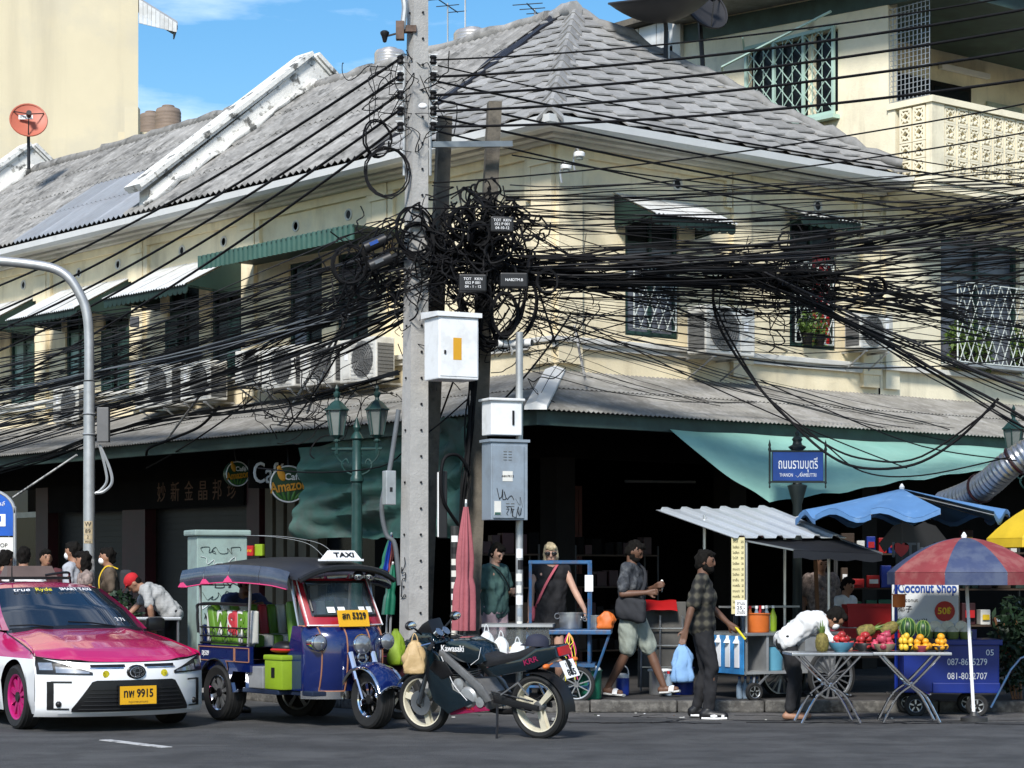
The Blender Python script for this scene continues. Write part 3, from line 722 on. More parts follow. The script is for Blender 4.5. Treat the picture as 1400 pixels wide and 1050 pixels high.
m = M(); fb(m, 'R', NX0, NX1, .004, .12, 4.47, 4.54); m.obj('sill_band', Mt['trim'], HN)
# roof slab and green fascia
m = M(); m.hexa([(NX0-.9, -1.5, 10.0), (NX1, -1.5, 10.0), (NX1, 4.2, 10.3), (NX0-.9, 4.2, 10.3), (NX0-.9, -1.5, 10.06), (NX1, -1.5, 10.06), (NX1, 4.2, 10.36), (NX0-.9, 4.2, 10.36)]); rf = m.obj('roof', Mt['canopy_sheet'], HN)
m = M(); m.hexa([(NX0-.02, -1.3, 9.7), (NX0+.05, -1.3, 9.7), (NX0+.05, 4.2, 10.0), (NX0-.02, 4.2, 10.0), (NX0-.02, -1.3, 9.98), (NX0+.05, -1.3, 9.98), (NX0+.05, 4.2, 10.28), (NX0-.02, 4.2, 10.28)])
m.b2((NX0+.06, -1.3, 9.7), (NX1, -1.2, 9.97)); m.b2((NX0+.06, -1.19, 9.8), (NX1, 1.3, 9.85)); m.obj('fascia_board', Mt['green_beam'], rf)
# pierced balcony
m = M(); BT, BB, PO = 8.22, 7.1, -.95
m.b2((NX0-.05, PO-.06, BT), (10.6, PO+.1, BT+.09)); m.b2((NX0-.05, PO+.102, BT), (NX0+.12, -.16, BT+.09))
m.b2((NX0-.02, PO-.03, BB), (NX0+.25, PO+.08, BT)); m.b2((9.0, PO-.03, BB), (9.25, PO+.08, BT)); m.b2((NX0-.02, PO+.082, BB), (NX0+.08, -.5, BB+.08))
m.b2((NX0+.252, PO-.03, BB), (8.998, PO+.08, BB+.12)); m.b2((NX0-.02, -.3, BB), (NX0+.08, -.16, BT)); bal = m.obj('balcony', Mt['cream2'], HN)
def block(P, w, h):
    q = M(); t = .028
    def bar(a, b, wd=t):
        a, b = Vector(a), Vector(b); d = (b-a).normalized(); s = Vector((-d.y, d.x))*wd/2
        c = [a-s, b-s, b+s, a+s]; q.add([P(x.x, .04, x.y) for x in c]+[P(x.x, -.03, x.y) for x in c], [(0, 1, 2, 3), (7, 6, 5, 4), (0, 4, 5, 1), (1, 5, 6, 2), (2, 6, 7, 3), (3, 7, 4, 0)])
    bar((0, t/2), (w, t/2)); bar((0, h-t/2), (w, h-t/2)); bar((t/2, t), (t/2, h-t)); bar((w-t/2, t), (w-t/2, h-t))
    c = Vector((w/2, h/2)); k = .07
    for s, u in (((0, k), (k, 0)), ((k, 0), (0, -k)), ((0, -k), (-k, 0)), ((-k, 0), (0, k))): bar(c+Vector(s), c+Vector(u), .022)
    for s, e in (((0, k), (w/2, h)), ((0, k), (w/2, h)), ):
        pass
    for sx, sy in ((1, 1), (1, -1), (-1, 1), (-1, -1)): bar(c+Vector((sx*k*.5, sy*k*.5)), c+Vector((sx*(w/2-.02), sy*(h/2-.02))), .022)
    return q
w_, h_ = .245, .245
bme = block(RP, w_-.004, h_-.004).mesh('pierced_block', Mt['cream2']); bml = block(LP, w_-.03, h_-.004).mesh('pierced_block', Mt['cream2'])
for i in range(9):
    for j in range(4): link('pierced_block', bme, bal, (6.52+i*.272, PO+.02, BB+.13+j*.245))
for i in range(2):
    for j in range(4): link('pierced_block', bml, bal, (NX0+.01, PO+.1+i*.25, BB+.1+j*.25))
# rest of the third floor: dark sliding door, pale door, lamp tube, mesh screen, grilled window
m = M(); m.b2((8.0, 1.27, 7.1), (9.9, 1.295, 9.3)); dd = m.obj('sliding_door', Mt['shaded_dark_wood'], HN)
for i in range(2): q = M(); q.b2((8.06+i*.92, 1.255, 7.2), (8.9+i*.92, 1.268, 9.22)); q.obj('pane', Mt['dark_pane'], dd)
m = M(); m.b2((10.3, 1.26, 7.1), (11.2, 1.295, 9.15)); m.obj('door', mm('pale_green_door', (.38, .42, .33), .6), HN)
m = M(); m.b2((9.1, 1.2, 9.5), (10.3, 1.28, 9.58)); m.obj('lamp_tube', Mt['white'], HN)
m = M()
for i in range(11): y = -.9+i*.075; m.tube([(NX0+.02, y, BT+.09), (NX0+.02, y, 9.7)], .007, 4, caps=False)
for i in range(20): z = BT+.12+i*.075; m.tube([(NX0+.03, -.9, z), (NX0+.03, -.16, z)], .006, 4, caps=False)
m.obj('mesh_screen', Mt['galv'], HN)
m = M()
for y in (.82, 1.42, 2.03, 2.62): m.b2((NX0-.1, y, 8.38), (NX0-.06, y+.045, 9.6))
m.b2((NX0-.1, .82, 8.33), (NX0-.06, 2.665, 8.38)); m.b2((NX0-.1, .82, 9.6), (NX0-.06, 2.665, 9.65)); m.b2((NX0-.16, .78, 8.26), (NX0-.002, 2.7, 8.32)); wg = m.obj('window', Mt['mint'], HN)
for i in range(3):
    q = M()
    for k in range(4):
        for j in range(2):
            y0, z0 = .87+i*.605, 8.4+k*.3
            for a, b in (((0, 0), (.275, .3)), ((.275, 0), (0, .3))): q.tube([(NX0-.08, y0+j*.28+a[0], z0+a[1]), (NX0-.08, y0+j*.28+b[0], z0+b[1])], .008, 4, caps=False)
    for j in range(3): q.tube([(NX0-.075, .87+i*.605+j*.2, 8.4), (NX0-.075, .87+i*.605+j*.2, 9.6)], .007, 4, caps=False)
    q.obj('grille', Mt['mint'], wg)
m = M(); m.b2((NX0+.05, .84, 8.4), (NX0+.07, 2.64, 9.58)); m.obj('pane', Mt['dark_pane'], wg)
# folded clothes pole brackets on the upper wall
m = M(); m.tube([(NX0-.02, 3.2, 9.3), (NX0-.35, 2.9, 9.35), (NX0-.4, .6, 9.75)], .02, 5); m.tube([(NX0-.02, 2.75, 9.65), (NX0-.4, 2.4, 9.7)], .015, 5); m.obj('pipe', Mt['mint'], HN, 40)
# first floor window with a cage full of plants
def nwindow(a0, a1, z0, z1):
    m = M()
    for a in (a0, (a0+a1)/2-.03, a1-.06): fb(m, 'R', a, a+.06, -.14, -.08, z0, z1)
    for z in (z0, z1-.5, z1-.06): fb(m, 'R', a0+.06, a1-.06, -.135, -.085, z, z+.06)
    w = m.obj('window', Mt['frame_green'], HN); q = M(); fb(q, 'R', a0, a1, -.18, -.16, z0, z1); q.obj('pane', Mt['grey_pane'], w)
    return w
w3 = nwindow(7.6, 9.5, 4.62, 6.55); nwindow(11.5, 13.2, 4.62, 6.55)
lattice('R', 7.6, 9.5, 4.66, 5.85, w3, 'grille_white', o=.32, pitch=.2)
m = M()
for z in (4.66, 5.0, 5.45, 5.85):
    for p, q in ((RP(7.6, .02, z), RP(7.6, .32, z)), (RP(9.5, .02, z), RP(9.5, .32, z))): m.tube([p, q], .01, 4)
m.obj('cage_bar', Mt['grille_white'], w3)
m = M(); fb(m, 'R', 7.58, 9.52, .02, .34, 4.6, 4.64); m.obj('cage_floor', Mt['galv'], w3)
m = M(); wallgrid(m, 'R', 0, 0, 0, 0, []); 
for a in (6.3, 9.9, 13.6): q = M(); fb(q, 'R', a, a+.3, .002, .06, 4.2, 7.0); q.obj('pilaster', Mt['cream2'], HN)

# ------------------------------------------------------------------ leaf clumps
def leaves(mb, c, r, n, size, seed, droop=0, mi=0):
    rr = random.Random(seed)
    for _ in range(n):
        d = Vector((rr.gauss(0, 1), rr.gauss(0, 1), rr.gauss(0, 1))).normalized()*rr.random()**.4
        p = Vector(c)+Vector((d.x*r[0], d.y*r[1], d.z*r[2]-droop*rr.random()))
        a = Vector((rr.gauss(0, 1), rr.gauss(0, 1), rr.gauss(-.3, .7))).normalized(); b = a.orthogonal().normalized(); s = size*rr.uniform(.6, 1.3)
        b = (Matrix.Rotation(rr.uniform(0, 6.28), 3, a) @ b)
        mb.add([p-a*s*.5, p+b*s*.22+a*s*.05, p+a*s*.6, p-b*s*.22+a*s*.05], [(0, 1, 2, 3)], mi)
def potplant(name, label, loc, r, n, size, seed, mat='leaf', droop=0, group=None, pot=True, ph=.16, potmat='shaded_dark_wood'):
    t = thing(name, label, 'plant', loc, group=group)
    m = M(); leaves(m, (0, 0, ph+r[2]*.6), r, n, size, seed, droop); m.obj('foliage', Mt[mat], t)
    q = M()
    if pot: q.lathe([(.0, 0), (.06, 0), (.085, ph*.9), (.095, ph*.9), (.095, ph), (.08, ph), (.07, ph*.8), (0, ph*.8)], 12); q.obj('pot', Mt[potmat], t, 40)
    s = M()
    for k in range(3): w = k*2.1; s.tube([(0, 0, ph*.8), (.03*math.cos(w), .03*math.sin(w), ph+r[2]*.5), (r[0]*.5*math.cos(w), r[1]*.5*math.sin(w), ph+r[2])], .006, 4)
    s.obj('stem', Mt['leaf_dark'], t)
    return t
for i, (x, lab) in enumerate(((4.55, 'fern in a pot inside the middle window grille'), (4.8, 'trailing plant beside the red cloth in the middle window'))):
    potplant('potted_plant', lab, BW(x, -.13, 4.72), (.14, .08, .26), 140, .09, 31+i, droop=.12)
for i, (x, lab) in enumerate(((7.75, 'leafy plant at the near end of the window cage'), (8.1, 'tall green plant in the window cage, second from the pole side'), (8.42, 'low trailing plant hanging over the cage floor'), (9.3, 'yellow green plant at the far end of the window cage'))):
    potplant('potted_plant', lab, BW(x, -.16, 4.66), (.17, .11, .36), 260, .1, 41+i, droop=.3 if i == 2 else .12)

# ------------------------------------------------------------------ air conditioners
def ac(label, P, o, a, z, w=.86, h=.6, d=.32, fanright=False, group=None, side='L'):
    base = P(a+w/2, o+d/2, z); ax = (P(1, 0, 0)-P(0, 0, 0)); ux = (P(0, 1, 0)-P(0, 0, 0))
    wx = BM.to_3x3() @ ax; wo = BM.to_3x3() @ ux
    t = thing('air_conditioner', label, 'air conditioner', group=group, mat=T3(BM @ base, wx, Vector((0, 0, 1)).cross(wx) ))
    sg = 1 if (t.matrix_world.to_3x3() @ Vector((0, 1, 0))).dot(wo) > 0 else -1
    b = M(); b.box((0, 0, h/2), (w, d, h), bev=.02); b.obj('casing', Mt['ac_white'], t)
    fx = -w*.13*(1 if fanright else -1)*-1
    g_ = M(); T = TR((fx, sg*(d/2+.006), h*.5)) @ RX(90)
    f2 = M(); f2.lathe([(0, -.002), (h*.42, -.002), (h*.42, .012), (h*.39, .012), (h*.385, .002)], 28, c=(fx, sg*(d/2+.004), h*.5), T=RX(90)); f2.obj('fan_recess', Mt['ac_grille'], t)
    for k in range(6): g_.torus((fx, sg*(d/2+.016), h*.5), h*.06*(k+1.05), .0045, 24, 4, T=RX(90))
    for k in range(8):
        w0 = k*math.pi/8; v = Vector((math.cos(w0), 0, math.sin(w0)))*h*.42; c = Vector((fx, sg*(d/2+.018), h*.5)); g_.tube([c-v, c+v], .004, 4)
    for k in range(10): g_.tube([(fx-h*.44, sg*(d/2+.014), h*.08+k*h*.094), (fx+h*.44, sg*(d/2+.014), h*.08+k*h*.094)], .003, 4)
    g_.obj('fan_grille', Mt['ac_grille'], t)
    for s in (-1, 1):
        lv = M(); lv.box((s*(w/2+.002), 0, h*.46), (.005, d*.84, h*.78))
        for k in range(9): lv.box((s*(w/2+.006), 0, h*.12+k*h*.085), (.012, d*.8, .014))
        lv.obj('side_louvre', Mt['ac_grille'], t)
    pn = M(); pn.box((-fx*2.35, sg*(d/2+.004), h*.5), (w*.2, .01, h*.84), bev=.004); pn.box((-fx*2.35, sg*(d/2+.012), h*.62), (w*.08, .006, h*.2), mi=1); pn.ball((-fx*2.35, sg*(d/2+.01), h*.84), (.045, .006, .022), 10, 6, mi=1); pn.obj('service_panel', [Mt['ac_white'], Mt['white']], t)
    for x in (-w*.33, w*.33):
        br = M(); br.box((x, 0, -.03), (.035, d*1.1, .03)); br.tube([(x, sg*d*.5, -.03), (x, -sg*d*.9, -.3)], .014, 5); br.box((x, -sg*(d*.5+.06), -.03), (.035, .3, .03)); br.obj('bracket', Mt['galv'], t)
    return t
GAC = 'air conditioner units on the left front'
ac('air conditioner unit nearest the concrete pole in the left row of four', LP, .28, 3.06, 4.16, group=GAC)
ac('air conditioner unit second from the concrete pole in the left row', LP, .28, 4.06, 4.18, group=GAC)
ac('air conditioner unit third from the concrete pole in the left row', LP, .28, 5.06, 4.2, group=GAC)
ac('small air conditioner unit farthest from the pole in the row of four', LP, .28, 5.98, 4.3, w=.66, h=.52, group=GAC)
ac('air conditioner unit below the second left window pair, nearer the pole', LP, .28, 7.35, 4.15, group=GAC)
ac('wide air conditioner unit left of the second window pair', LP, .28, 8.5, 4.12, w=1.1, h=.68, group=GAC)
ac('air conditioner unit behind the grey street lamp post', LP, .28, 11.5, 4.05, group=GAC)
ac('large air conditioner unit on the right front beside the lattice window', RP, .22, 2.12, 4.42, w=.92, h=.64, d=.36, group='air conditioner units on the right front')
ac('air conditioner unit right of the window with the red cloth', RP, .15, 5.3, 4.7, w=.7, h=.52, d=.3, group='air conditioner units on the right front')

# ------------------------------------------------------------------ far buildings, tanks, dishes, antennas
p1 = at(189, 0, 55)
t = thing('tower_block', 'tall blank cream building wall rising behind the left roofs', 'building', (p1.x, 55, 0), R(13))
m = M(); m.b2((-14, 0, 0), (0, 9, 24)); m.obj('wall', Mt['cream3'], t)
aw = M()
for i in range(4):                                         # ribbed awning with scalloped edge high on the side wall
    y = .1+i*.3; aw.hexa([(.01, y, 15.9), (.95, y, 15.35), (.95, y+.29, 15.35), (.01, y+.29, 15.9), (.01, y, 15.95), (.98, y, 15.4), (.98, y+.29, 15.4), (.01, y+.29, 15.95)]); aw.box((.975, y+.145, 15.3), (.03, .27, .16))
awo = aw.obj('awning', Mt['metal_sheet'], t)
for i in range(9): q = M(); x = .02+i*.105; q.hexa([(x, .04, 15.28-.02*i), (x+.098, .04, 15.27-.02*i), (x+.098, .07, 15.27-.02*i), (x, .07, 15.28-.02*i), (x, .04, 15.88-.061*i), (x+.098, .04, 15.83-.061*i), (x+.098, .07, 15.83-.061*i), (x, .07, 15.88-.061*i)]); q.obj('rib', Mt['awning_white'], awo)
mm('tank_brown', (.20, .15, .115), .7, var=.2, stretch=(1, 1, 4)); mm('tank_steel', (.5, .47, .45), .35, .6, var=.15)
def tank(label, loc, r, h, mat, group):
    t = thing('water_tank', label, 'water tank', loc, group=group); m = M()
    pr = [(0, 0), (r, 0)]
    for k in range(7): z = h*.8*(k+1)/7; pr += [(r, z-.05), (r*1.025, z-.025), (r, z)]
    pr += [(r*.9, h*.9), (r*.6, h*.95), (r*.5, h*.955)]; m.lathe(pr, 24); m.obj('body', Mt[mat], t, 40)
    q = M(); q.lathe([(r*.5, h*.955), (r*.5, h), (r*.45, h*1.02), (0, h*1.02)], 20); q.obj('lid', Mt[mat], t, 40); return t
GT = 'water tanks on far roofs'
p = at(230, 186, 50); tank('brown plastic water tank, front one, beside the blank cream tower', (p.x, 50, p.z), .29, .68, 'tank_brown', GT)
p = at(206, 188, 51.5); tank('brown plastic water tank half hidden behind the front brown one', (p.x, 51.5, p.z), .26, .6, 'tank_brown', GT)
p = at(646, 75, 42); tank('low steel water tank behind the ridge below the aerials', (p.x, 42, p.z), .36, .5, 'tank_steel', GT)
p = at(533, 100, 43); tank('steel water tank half hidden by the concrete pole', (p.x, 43, p.z), .3, .48, 'tank_steel', GT)
# building tops carrying the tanks
m = M(); p = at(218, 187, 50); m.b2((p.x-.8, 49.2, 0), (p.x+.75, 53, p.z-.05)); m.b2((p.x-.6, 48.9, p.z-.6), (p.x-.3, 49.19, p.z+.45)); t = thing('roof_terrace', 'low cream roof terrace carrying brown tanks beside the tower', 'building'); m.obj('wall', Mt['cream3'], t)
m = M(); a, b = at(262, 160, 49), at(300, 148, 49)
t = thing('roof_shed', 'small grey metal shed roof peeping over the firewall gable', 'shed', (a.x, 49, 0)); m.hexa([(-.1, 0, a.z-.3), (1.2, 0, b.z-.05), (1.2, 2, b.z-.05), (-.1, 2, a.z-.3), (-.1, 0, a.z-.24), (1.2, 0, b.z), (1.2, 2, b.z), (-.1, 2, a.z-.24)]); m.obj('roof', Mt['metal_sheet'], t)
q = M(); q.b2((0, .1, 0), (1.1, 1.9, a.z-.32)); q.obj('wall', Mt['cream3'], t)
for px, py, Y, lab in ((646, 75, 42, 'brick tank stand under the low steel tank behind the ridge'), (533, 100, 43, 'brick tank stand behind the concrete pole and ridge')):
    c = at(px, py, Y); t = thing('tank_stand', lab, 'tank stand', (c.x, Y, 0)); m = M(); m.b2((-.4, -.4, 0), (.4, .4, c.z)); m.obj('wall', Mt['cream3'], t)
# rear sheds between hip roof and balcony house
t = thing('rear_shed', 'dark opening and pale ribbed sheet shed behind the hip roof', 'shed', mat=BM)
m = M(); m.b2((6.4, 5.2, 4), (9, 9, 9.7)); m.obj('wall', Mt['interior_shade'], t)
for i in range(9): q = M(); q.b2((6.2, 4.3+i*.42, 10.0-.0*i), (6.26, 4.7+i*.42, 10.42)); q.obj('sheet', Mt['awning_white'], t)
m = M(); m.b2((6.0, 4.2, 10.45), (9.5, 9, 10.55)); m.obj('roof', Mt['old_concrete'], t); m = M(); m.b2((6.15, 4.1, 7), (6.4, 4.28, 10.6)); m.obj('post', Mt['trim'], t)
def antenna(label, p, h, n=5, mat='black'):
    t = thing('aerial', label, 'antenna', p, rnd.uniform(0, 3), group='roof aerials'); m = M(); m.tube([(0, 0, 0), (0, 0, h)], .016, 5); m.obj('mast', Mt['galv'], t)
    b = M(); b.tube([(-.55, 0, h-.05), (.55, 0, h-.05)], .012, 4)
    for k in range(n): x = -.5+k/(n-1); b.tube([(x, -.28+.04*k, h-.05), (x, .28-.04*k, h-.05)], .01, 4)
    b.obj('element', Mt['black'], t); return t
antenna('yagi aerial above the round steel tank', at(636, 60, 42), 1.0); antenna('thin mast aerial left of the yagi', at(612, 60, 43), .8, 3); antenna('aerial beside the black bitumen strip top', at(731, 45, 40), .45, 4)
def dish(label, c, r, face, mat, deep=.16, mesh=False):
    t = thing('satellite_dish', label, 'satellite dish', c); q = Vector(face).to_track_quat('Z', 'Y').to_matrix().to_4x4()
    n = 28; m = M(); pr = [(r*k/8, deep*r*(k/8)**2) for k in range(9)]
    m.lathe(pr+[(r*k/8, deep*r*(k/8)**2-.012) for k in range(8, -1, -1)], n, T=q); m.torus(q @ Vector((0, 0, deep*r)), r, .018, n, 5, T=q); m.obj('reflector', Mt[mat], t, 50)
    f = q @ Vector((0, 0, r*.8)); s = M()
    for k in range(3): w = k*2.094+.5; s.tube([q @ Vector((r*.95*math.cos(w), r*.95*math.sin(w), deep*r)), f], .013, 4)
    s.lathe([(0, -.06), (.05, -.06), (.05, .06), (0, .06)], 10, c=f, T=q); s.obj('feed_arm', Mt['black'], t)
    b = M(); b.tube([(0, 0, 0), q @ Vector((0, 0, -.1)), (0, .02, -.9)], .035, 6); b.obj('mast', Mt['black'], t); return t
mm('dish_red', (.45, .12, .07), .5, var=.1); mm('dish_mesh', (.02, .02, .022), .6, var=.3)
t = dish('round red satellite dish on the left firewall gable', at(39, 166, 41.5), .34, (.25, -1, .35), 'dish_red')
q = M(); q.box((-.03, -.1, .06), (.27, .01, .08)); q.obj('label_plate', Mt['white'], t)
text('lettering', 'DTV HD', .06, Mt['ink'], t, TR((-.03, -.107, .06)) @ RX(90))
dish('big black mesh satellite dish cut by the top edge of the photo', BW(3.5, 1.65, 9.42), .78, (-.12, -.25, 1), 'dish_mesh', .45)
dish('smaller dark dish beside the big black mesh dish', BW(4.6, 2.0, 9.85), .38, (.5, -.8, .45), 'dish_mesh')
mast = M(); mast.tube([BW(3.62, 1.7, 8.3), BW(3.55, 1.66, 9.3)], .03, 6); tag(mast.obj('dish_mast', Mt['galv']), 'thin steel mast standing on the hip roof under the mesh dish', 'mast')

# ------------------------------------------------------------------ poles
def pole(name, label, base, top, w0, w1, d0, d1, mat, rz=0):
    b, tp = Vector(base), Vector(top); t = thing(name, label, 'pole', b, rz); m = M(); T = Matrix.Rotation(-rz, 3, 'Z'); u = T @ (tp-b)
    def ring(k, w, d): c = u*k; return [c+Vector((x*w/2, y*d/2, 0)) for x, y in ((-1, -1), (1, -1), (1, 1), (-1, 1))]
    n = 8; rs = [ring(i/n, w0+(w1-w0)*i/n, d0+(d1-d0)*i/n) for i in range(n+1)]
    for i in range(n): m.add(rs[i]+rs[i+1], [(0, 1, 5, 4), (1, 2, 6, 5), (2, 3, 7, 6), (3, 0, 4, 7)])
    m.add(rs[-1], [(0, 1, 2, 3)]); m.obj('shaft', Mt[mat], t); return t, u
PX_, PY_ = -1.1, 24.45
pl, _ = pole('concrete_pole', 'tall pale square concrete utility pole in front of the corner', (PX_, PY_, 0), (PX_+.06, PY_, 9.6), .25, .16, .25, .16, 'concrete', R(28))
hm = M(); hm.lathe([(0, 0), (.013, 0), (.013, .012), (0, .012)], 8); hme = hm.mesh('bolt_hole', Mt['ink'])
for i in range(30):
    z = .5+i*.29; w = .125-.045*z/9.6
    for s in (0,): link('bolt_hole', hme, pl, (.02+.06*math.cos(R(28))*z/9.6+.0, -w-.004-.06*math.sin(R(28))*z/9.6, z), (R(90), 0, 0))
    if i % 2: link('bolt_hole', hme, pl, (-w-.004+.053*z/9.6, 0-.028*z/9.6, z), (0, R(-90), 0))
# black spray scribble on the pole
def scribble(name, T, w, h, seed, parent, mat='ink', r=.006, n=14):
    rr = random.Random(seed); pts = []; x = -w/2
    for i in range(n): x += w/n; pts.append(Vector((x+rr.uniform(-w*.12, w*.12), rr.choice((-1, 1))*h*rr.uniform(.1, .5), 0)))
    m = M(); m.tube([T @ p for p in spline(pts, 4)], r, 4, flat=.3); return m.obj(name, Mt[mat], parent)
scribble('graffiti', T3((-.127, -.01, 1.45), (0, 0, -1), (0, 1, 0)), .5, .12, 3, pl, r=.007)
old, _ = pole('old_pole', 'old dark leaning pole behind the concrete pole, with crossarm', at(637, 860, 25.0).xy.to_3d()+Vector((0, 0, .1)), at(676, 140, 25.0), .2, .15, .2, .15, 'old_concrete', R(10))
old2, _ = pole('old_pole', 'short old brown post leaning between the two poles', (at(585, 400, 25.2)).xy.to_3d()+Vector((-.1, 0, .1)), at(608, 160, 25.2), .19, .15, .19, .15, 'old_concrete', R(15))
m = M(); a, b = at(575, 198, 24.5), at(700, 197, 24.75); m.tube([a, b], .045, 4); ca = m.obj('crossarm', mm('arm_steel', (.2, .23, .25), .5, .5), None)
tag(ca, 'grey steel crossarm bolted across the poles', 'crossarm')
# insulator racks on the concrete pole
def rack(label, side):
    t = thing('insulator_rack', label, 'insulator', (PX_+.05, PY_, 0), group='insulator racks on the concrete pole'); m = M(); x = -.19 if side < 0 else .17; y = .0
    m.tube([(x*.8, y, 5.95), (x*.8, y, 7.3)], .018, 5); m.obj('rail', Mt['galv'], t)
    for k, yy in enumerate((82, 105, 130, 152, 173)):
        z = EYE+(HOR-yy)/FPX*PY_; s = M(); s.lathe([(.0, -.05), (.03, -.05), (.045, -.03), (.03, 0), (.045, .03), (.03, .05), (0, .05)], 10, c=(x, y, z)); s.obj('insulator', Mt['black'], t, 40)
        b_ = M(); b_.tube([(x*.8, y, z+.06), (x*1.3, y, z+.06)], .01, 4); b_.tube([(x*.8, y, z-.06), (x*1.3, y, z-.06)], .01, 4); b_.obj('clamp', Mt['galv'], t)
rack('stack of dark insulators on the left side of the concrete pole', -1); rack('stack of dark insulators on the right side of the concrete pole', 1)
# lamp arm bracket at the top, with a photocell
t = thing('lamp_arm', 'grey lamp arm stub clamped to the top of the concrete pole', 'lamp arm', (0, 0, 0)); m = M()
m.tube(spline([at(546, -30, 24.3), at(553, 5, 24.3), at(552, 25, 24.3), at(550, 40, 24.3)], 5), .035, 8); m.obj('pipe', Mt['galv'], t, 40)
m = M(); m.box(at(556, 40, 24.35), (.22, .1, .07)); m.box(at(547, 42, 24.3), (.09, .1, .2)); m.obj('clamp', mm('rust', (.13, .09, .07), .9, var=.4, scale=9), t)
m = M(); c = at(526, 50, 24.3); m.lathe([(0, -.07), (.02, -.06), (.035, 0), (.05, .03), (.05, .05), (.03, .065), (0, .065)], 12, c=c); m.tube([c, at(545, 45, 24.3)], .012, 5); m.obj('photocell', [Mt['black']], t, 40)
m = M(); c = at(578, 145, 24.2); m.ball(c, (.05, .03, .035), 12, 8); tag(m.obj('pole_lamp', Mt['white']), 'small white dome lamp on the front of the concrete pole', 'lamp')

# ------------------------------------------------------------------ boxes on the poles
def boxmat(px, py, Y, rz): return TR(at(px, py, Y)) @ RZ(rz)
t = thing('junction_cabinet', 'large white steel cabinet with orange sticker beside the concrete pole', 'cabinet', mat=boxmat(617, 478, 24.1, 27))
W_, D_, H_ = .48, .38, .68
m = M(); m.box((0, 0, 0), (W_, D_, H_), bev=.012); m.obj('body', Mt['box_white'], t)
m = M(); m.hexa([(-W_/2-.03, -D_/2-.03, H_/2), (W_/2+.03, -D_/2-.03, H_/2), (W_/2+.03, D_/2+.03, H_/2), (-W_/2-.03, D_/2+.03, H_/2), (-W_/2-.03, -D_/2-.03, H_/2+.05), (W_/2+.03, -D_/2-.03, H_/2+.05), (W_/2+.03, D_/2+.03, H_/2+.075), (-W_/2-.03, D_/2+.03, H_/2+.075)]); m.obj('hood', Mt['box_white'], t)
m = M(); m.box((-.02, -D_/2-.006, -.01), (.1, .006, .24)); m.obj('sticker', Mt['orange_label'], t)
m = M(); m.box((0, -D_/2-.003, 0), (W_-.03, .008, H_-.06), bev=.003); m.obj('door', Mt['box_white'], t)
m = M(); m.box((-.17, -D_/2-.012, -.05), (.02, .012, .04)); m.obj('lock', Mt['ink'], t)
m = M(); m.box((W_/2+.012, .0, -.02), (.025, D_*.75, H_*.8), bev=.008); m.box((W_/2+.03, .02, .2), (.03, .12, .05), mi=1, bev=.01); m.box((W_/2+.03, .02, -.23), (.03, .12, .05), mi=1, bev=.01); m.obj('side_hinge', [Mt['box_white'], Mt['galv']], t)
t = thing('meter_box', 'small white steel box above the blue grey cabinet', 'box', mat=boxmat(686, 572, 24.3, 24))
m = M(); m.box((0, 0, 0), (.37, .26, .38), bev=.008); m.obj('body', Mt['box_white'], t); m = M(); m.box((0, 0, .2), (.43, .32, .03), bev=.01); m.obj('hood', Mt['box_white'], t)
m = M(); m.box((.08, -.135, .0), (.022, .012, .16)); m.obj('slot', Mt['ink'], t)
m = M()
for k in range(5): m.box((.187, 0, .1-.03*k), (.006, .1, .008))
m.obj('louvre', Mt['ac_grille'], t)
t = thing('telecom_cabinet', 'blue grey steel cabinet with graffiti and stickers on a post', 'cabinet', mat=boxmat(690, 658, 24.25, 24))
W_, D_, H_ = .44, .26, .86
m = M(); m.box((0, 0, 0), (W_, D_, H_), bev=.006); m.box((0, 0, H_/2+.012), (W_+.04, D_+.04, .03)); m.obj('body', Mt['box_blue'], t)
m = M(); m.box((-.015, -D_/2-.008, -.01), (W_-.07, .018, H_-.06), bev=.004); d_ = m.obj('door', Mt['box_blue'], t)
def louv(x, z, T=None, n=4):
    q = M()
    for k in range(n):
        for s in (-1, 1): q.box((x+s*.03, -D_/2-.019, z-.03*k), (.04, .006, .007))
    return q
louv(-.03, .32).obj('louvre', Mt['ac_grille'], d_); louv(-.0, -.25, n=3).obj('louvre', Mt['ac_grille'], d_)
q = M()
for z in (.3, -.26):
    for k in range(4):
        for s in (-1, 1): q.box((W_/2+.004, s*.05, z-.028*k), (.006, .06, .007))
q.obj('louvre', Mt['ac_grille'], t)
for (x, z, w, h, mt_) in ((-.03, .05, .12, .11, 'paper'), (-.15, -.3, .08, .15, 'paper')): q = M(); q.box((x, -D_/2-.019, z), (w, .004, h)); q.obj('sticker', Mt[mt_], d_)
text('lettering', 'คสช·PK12', .035, Mt['ink'], d_, TR((-.03, -D_/2-.023, .05)) @ RX(90))
q = M(); q.box((-.15, -D_/2-.022, -.36), (.07, .004, .025)); q.obj('sticker', Mt['green_awning'], d_)
for (y, z, w, h, mt_) in ((.04, .08, .1, .12, 'orange'), (-.03, -.02, .07, .07, 'ink'), (-.05, -.22, .08, .05, 'yellow'), (.03, -.32, .09, .05, 'mint')): q = M(); q.box((W_/2+.005, y, z), (.004, w, h)); q.obj('sticker', Mt[mt_], t)
scribble('graffiti', TR((-.08, -D_/2-.022, -.14)) @ RX(90), .2, .14, 5, d_, r=.005); scribble('graffiti', TR((.05, -D_/2-.022, -.34)) @ RX(90), .2, .12, 6, d_, r=.005, n=22); scribble('graffiti', TR((.1, -D_/2-.022, -.22)) @ RX(90), .1, .16, 8, d_, r=.003, n=5)
t = thing('cabinet_post', 'sticker covered steel post carrying the blue grey cabinet', 'post', at(710, 870, 24.4).xy.to_3d()+Vector((0, 0, .1)))
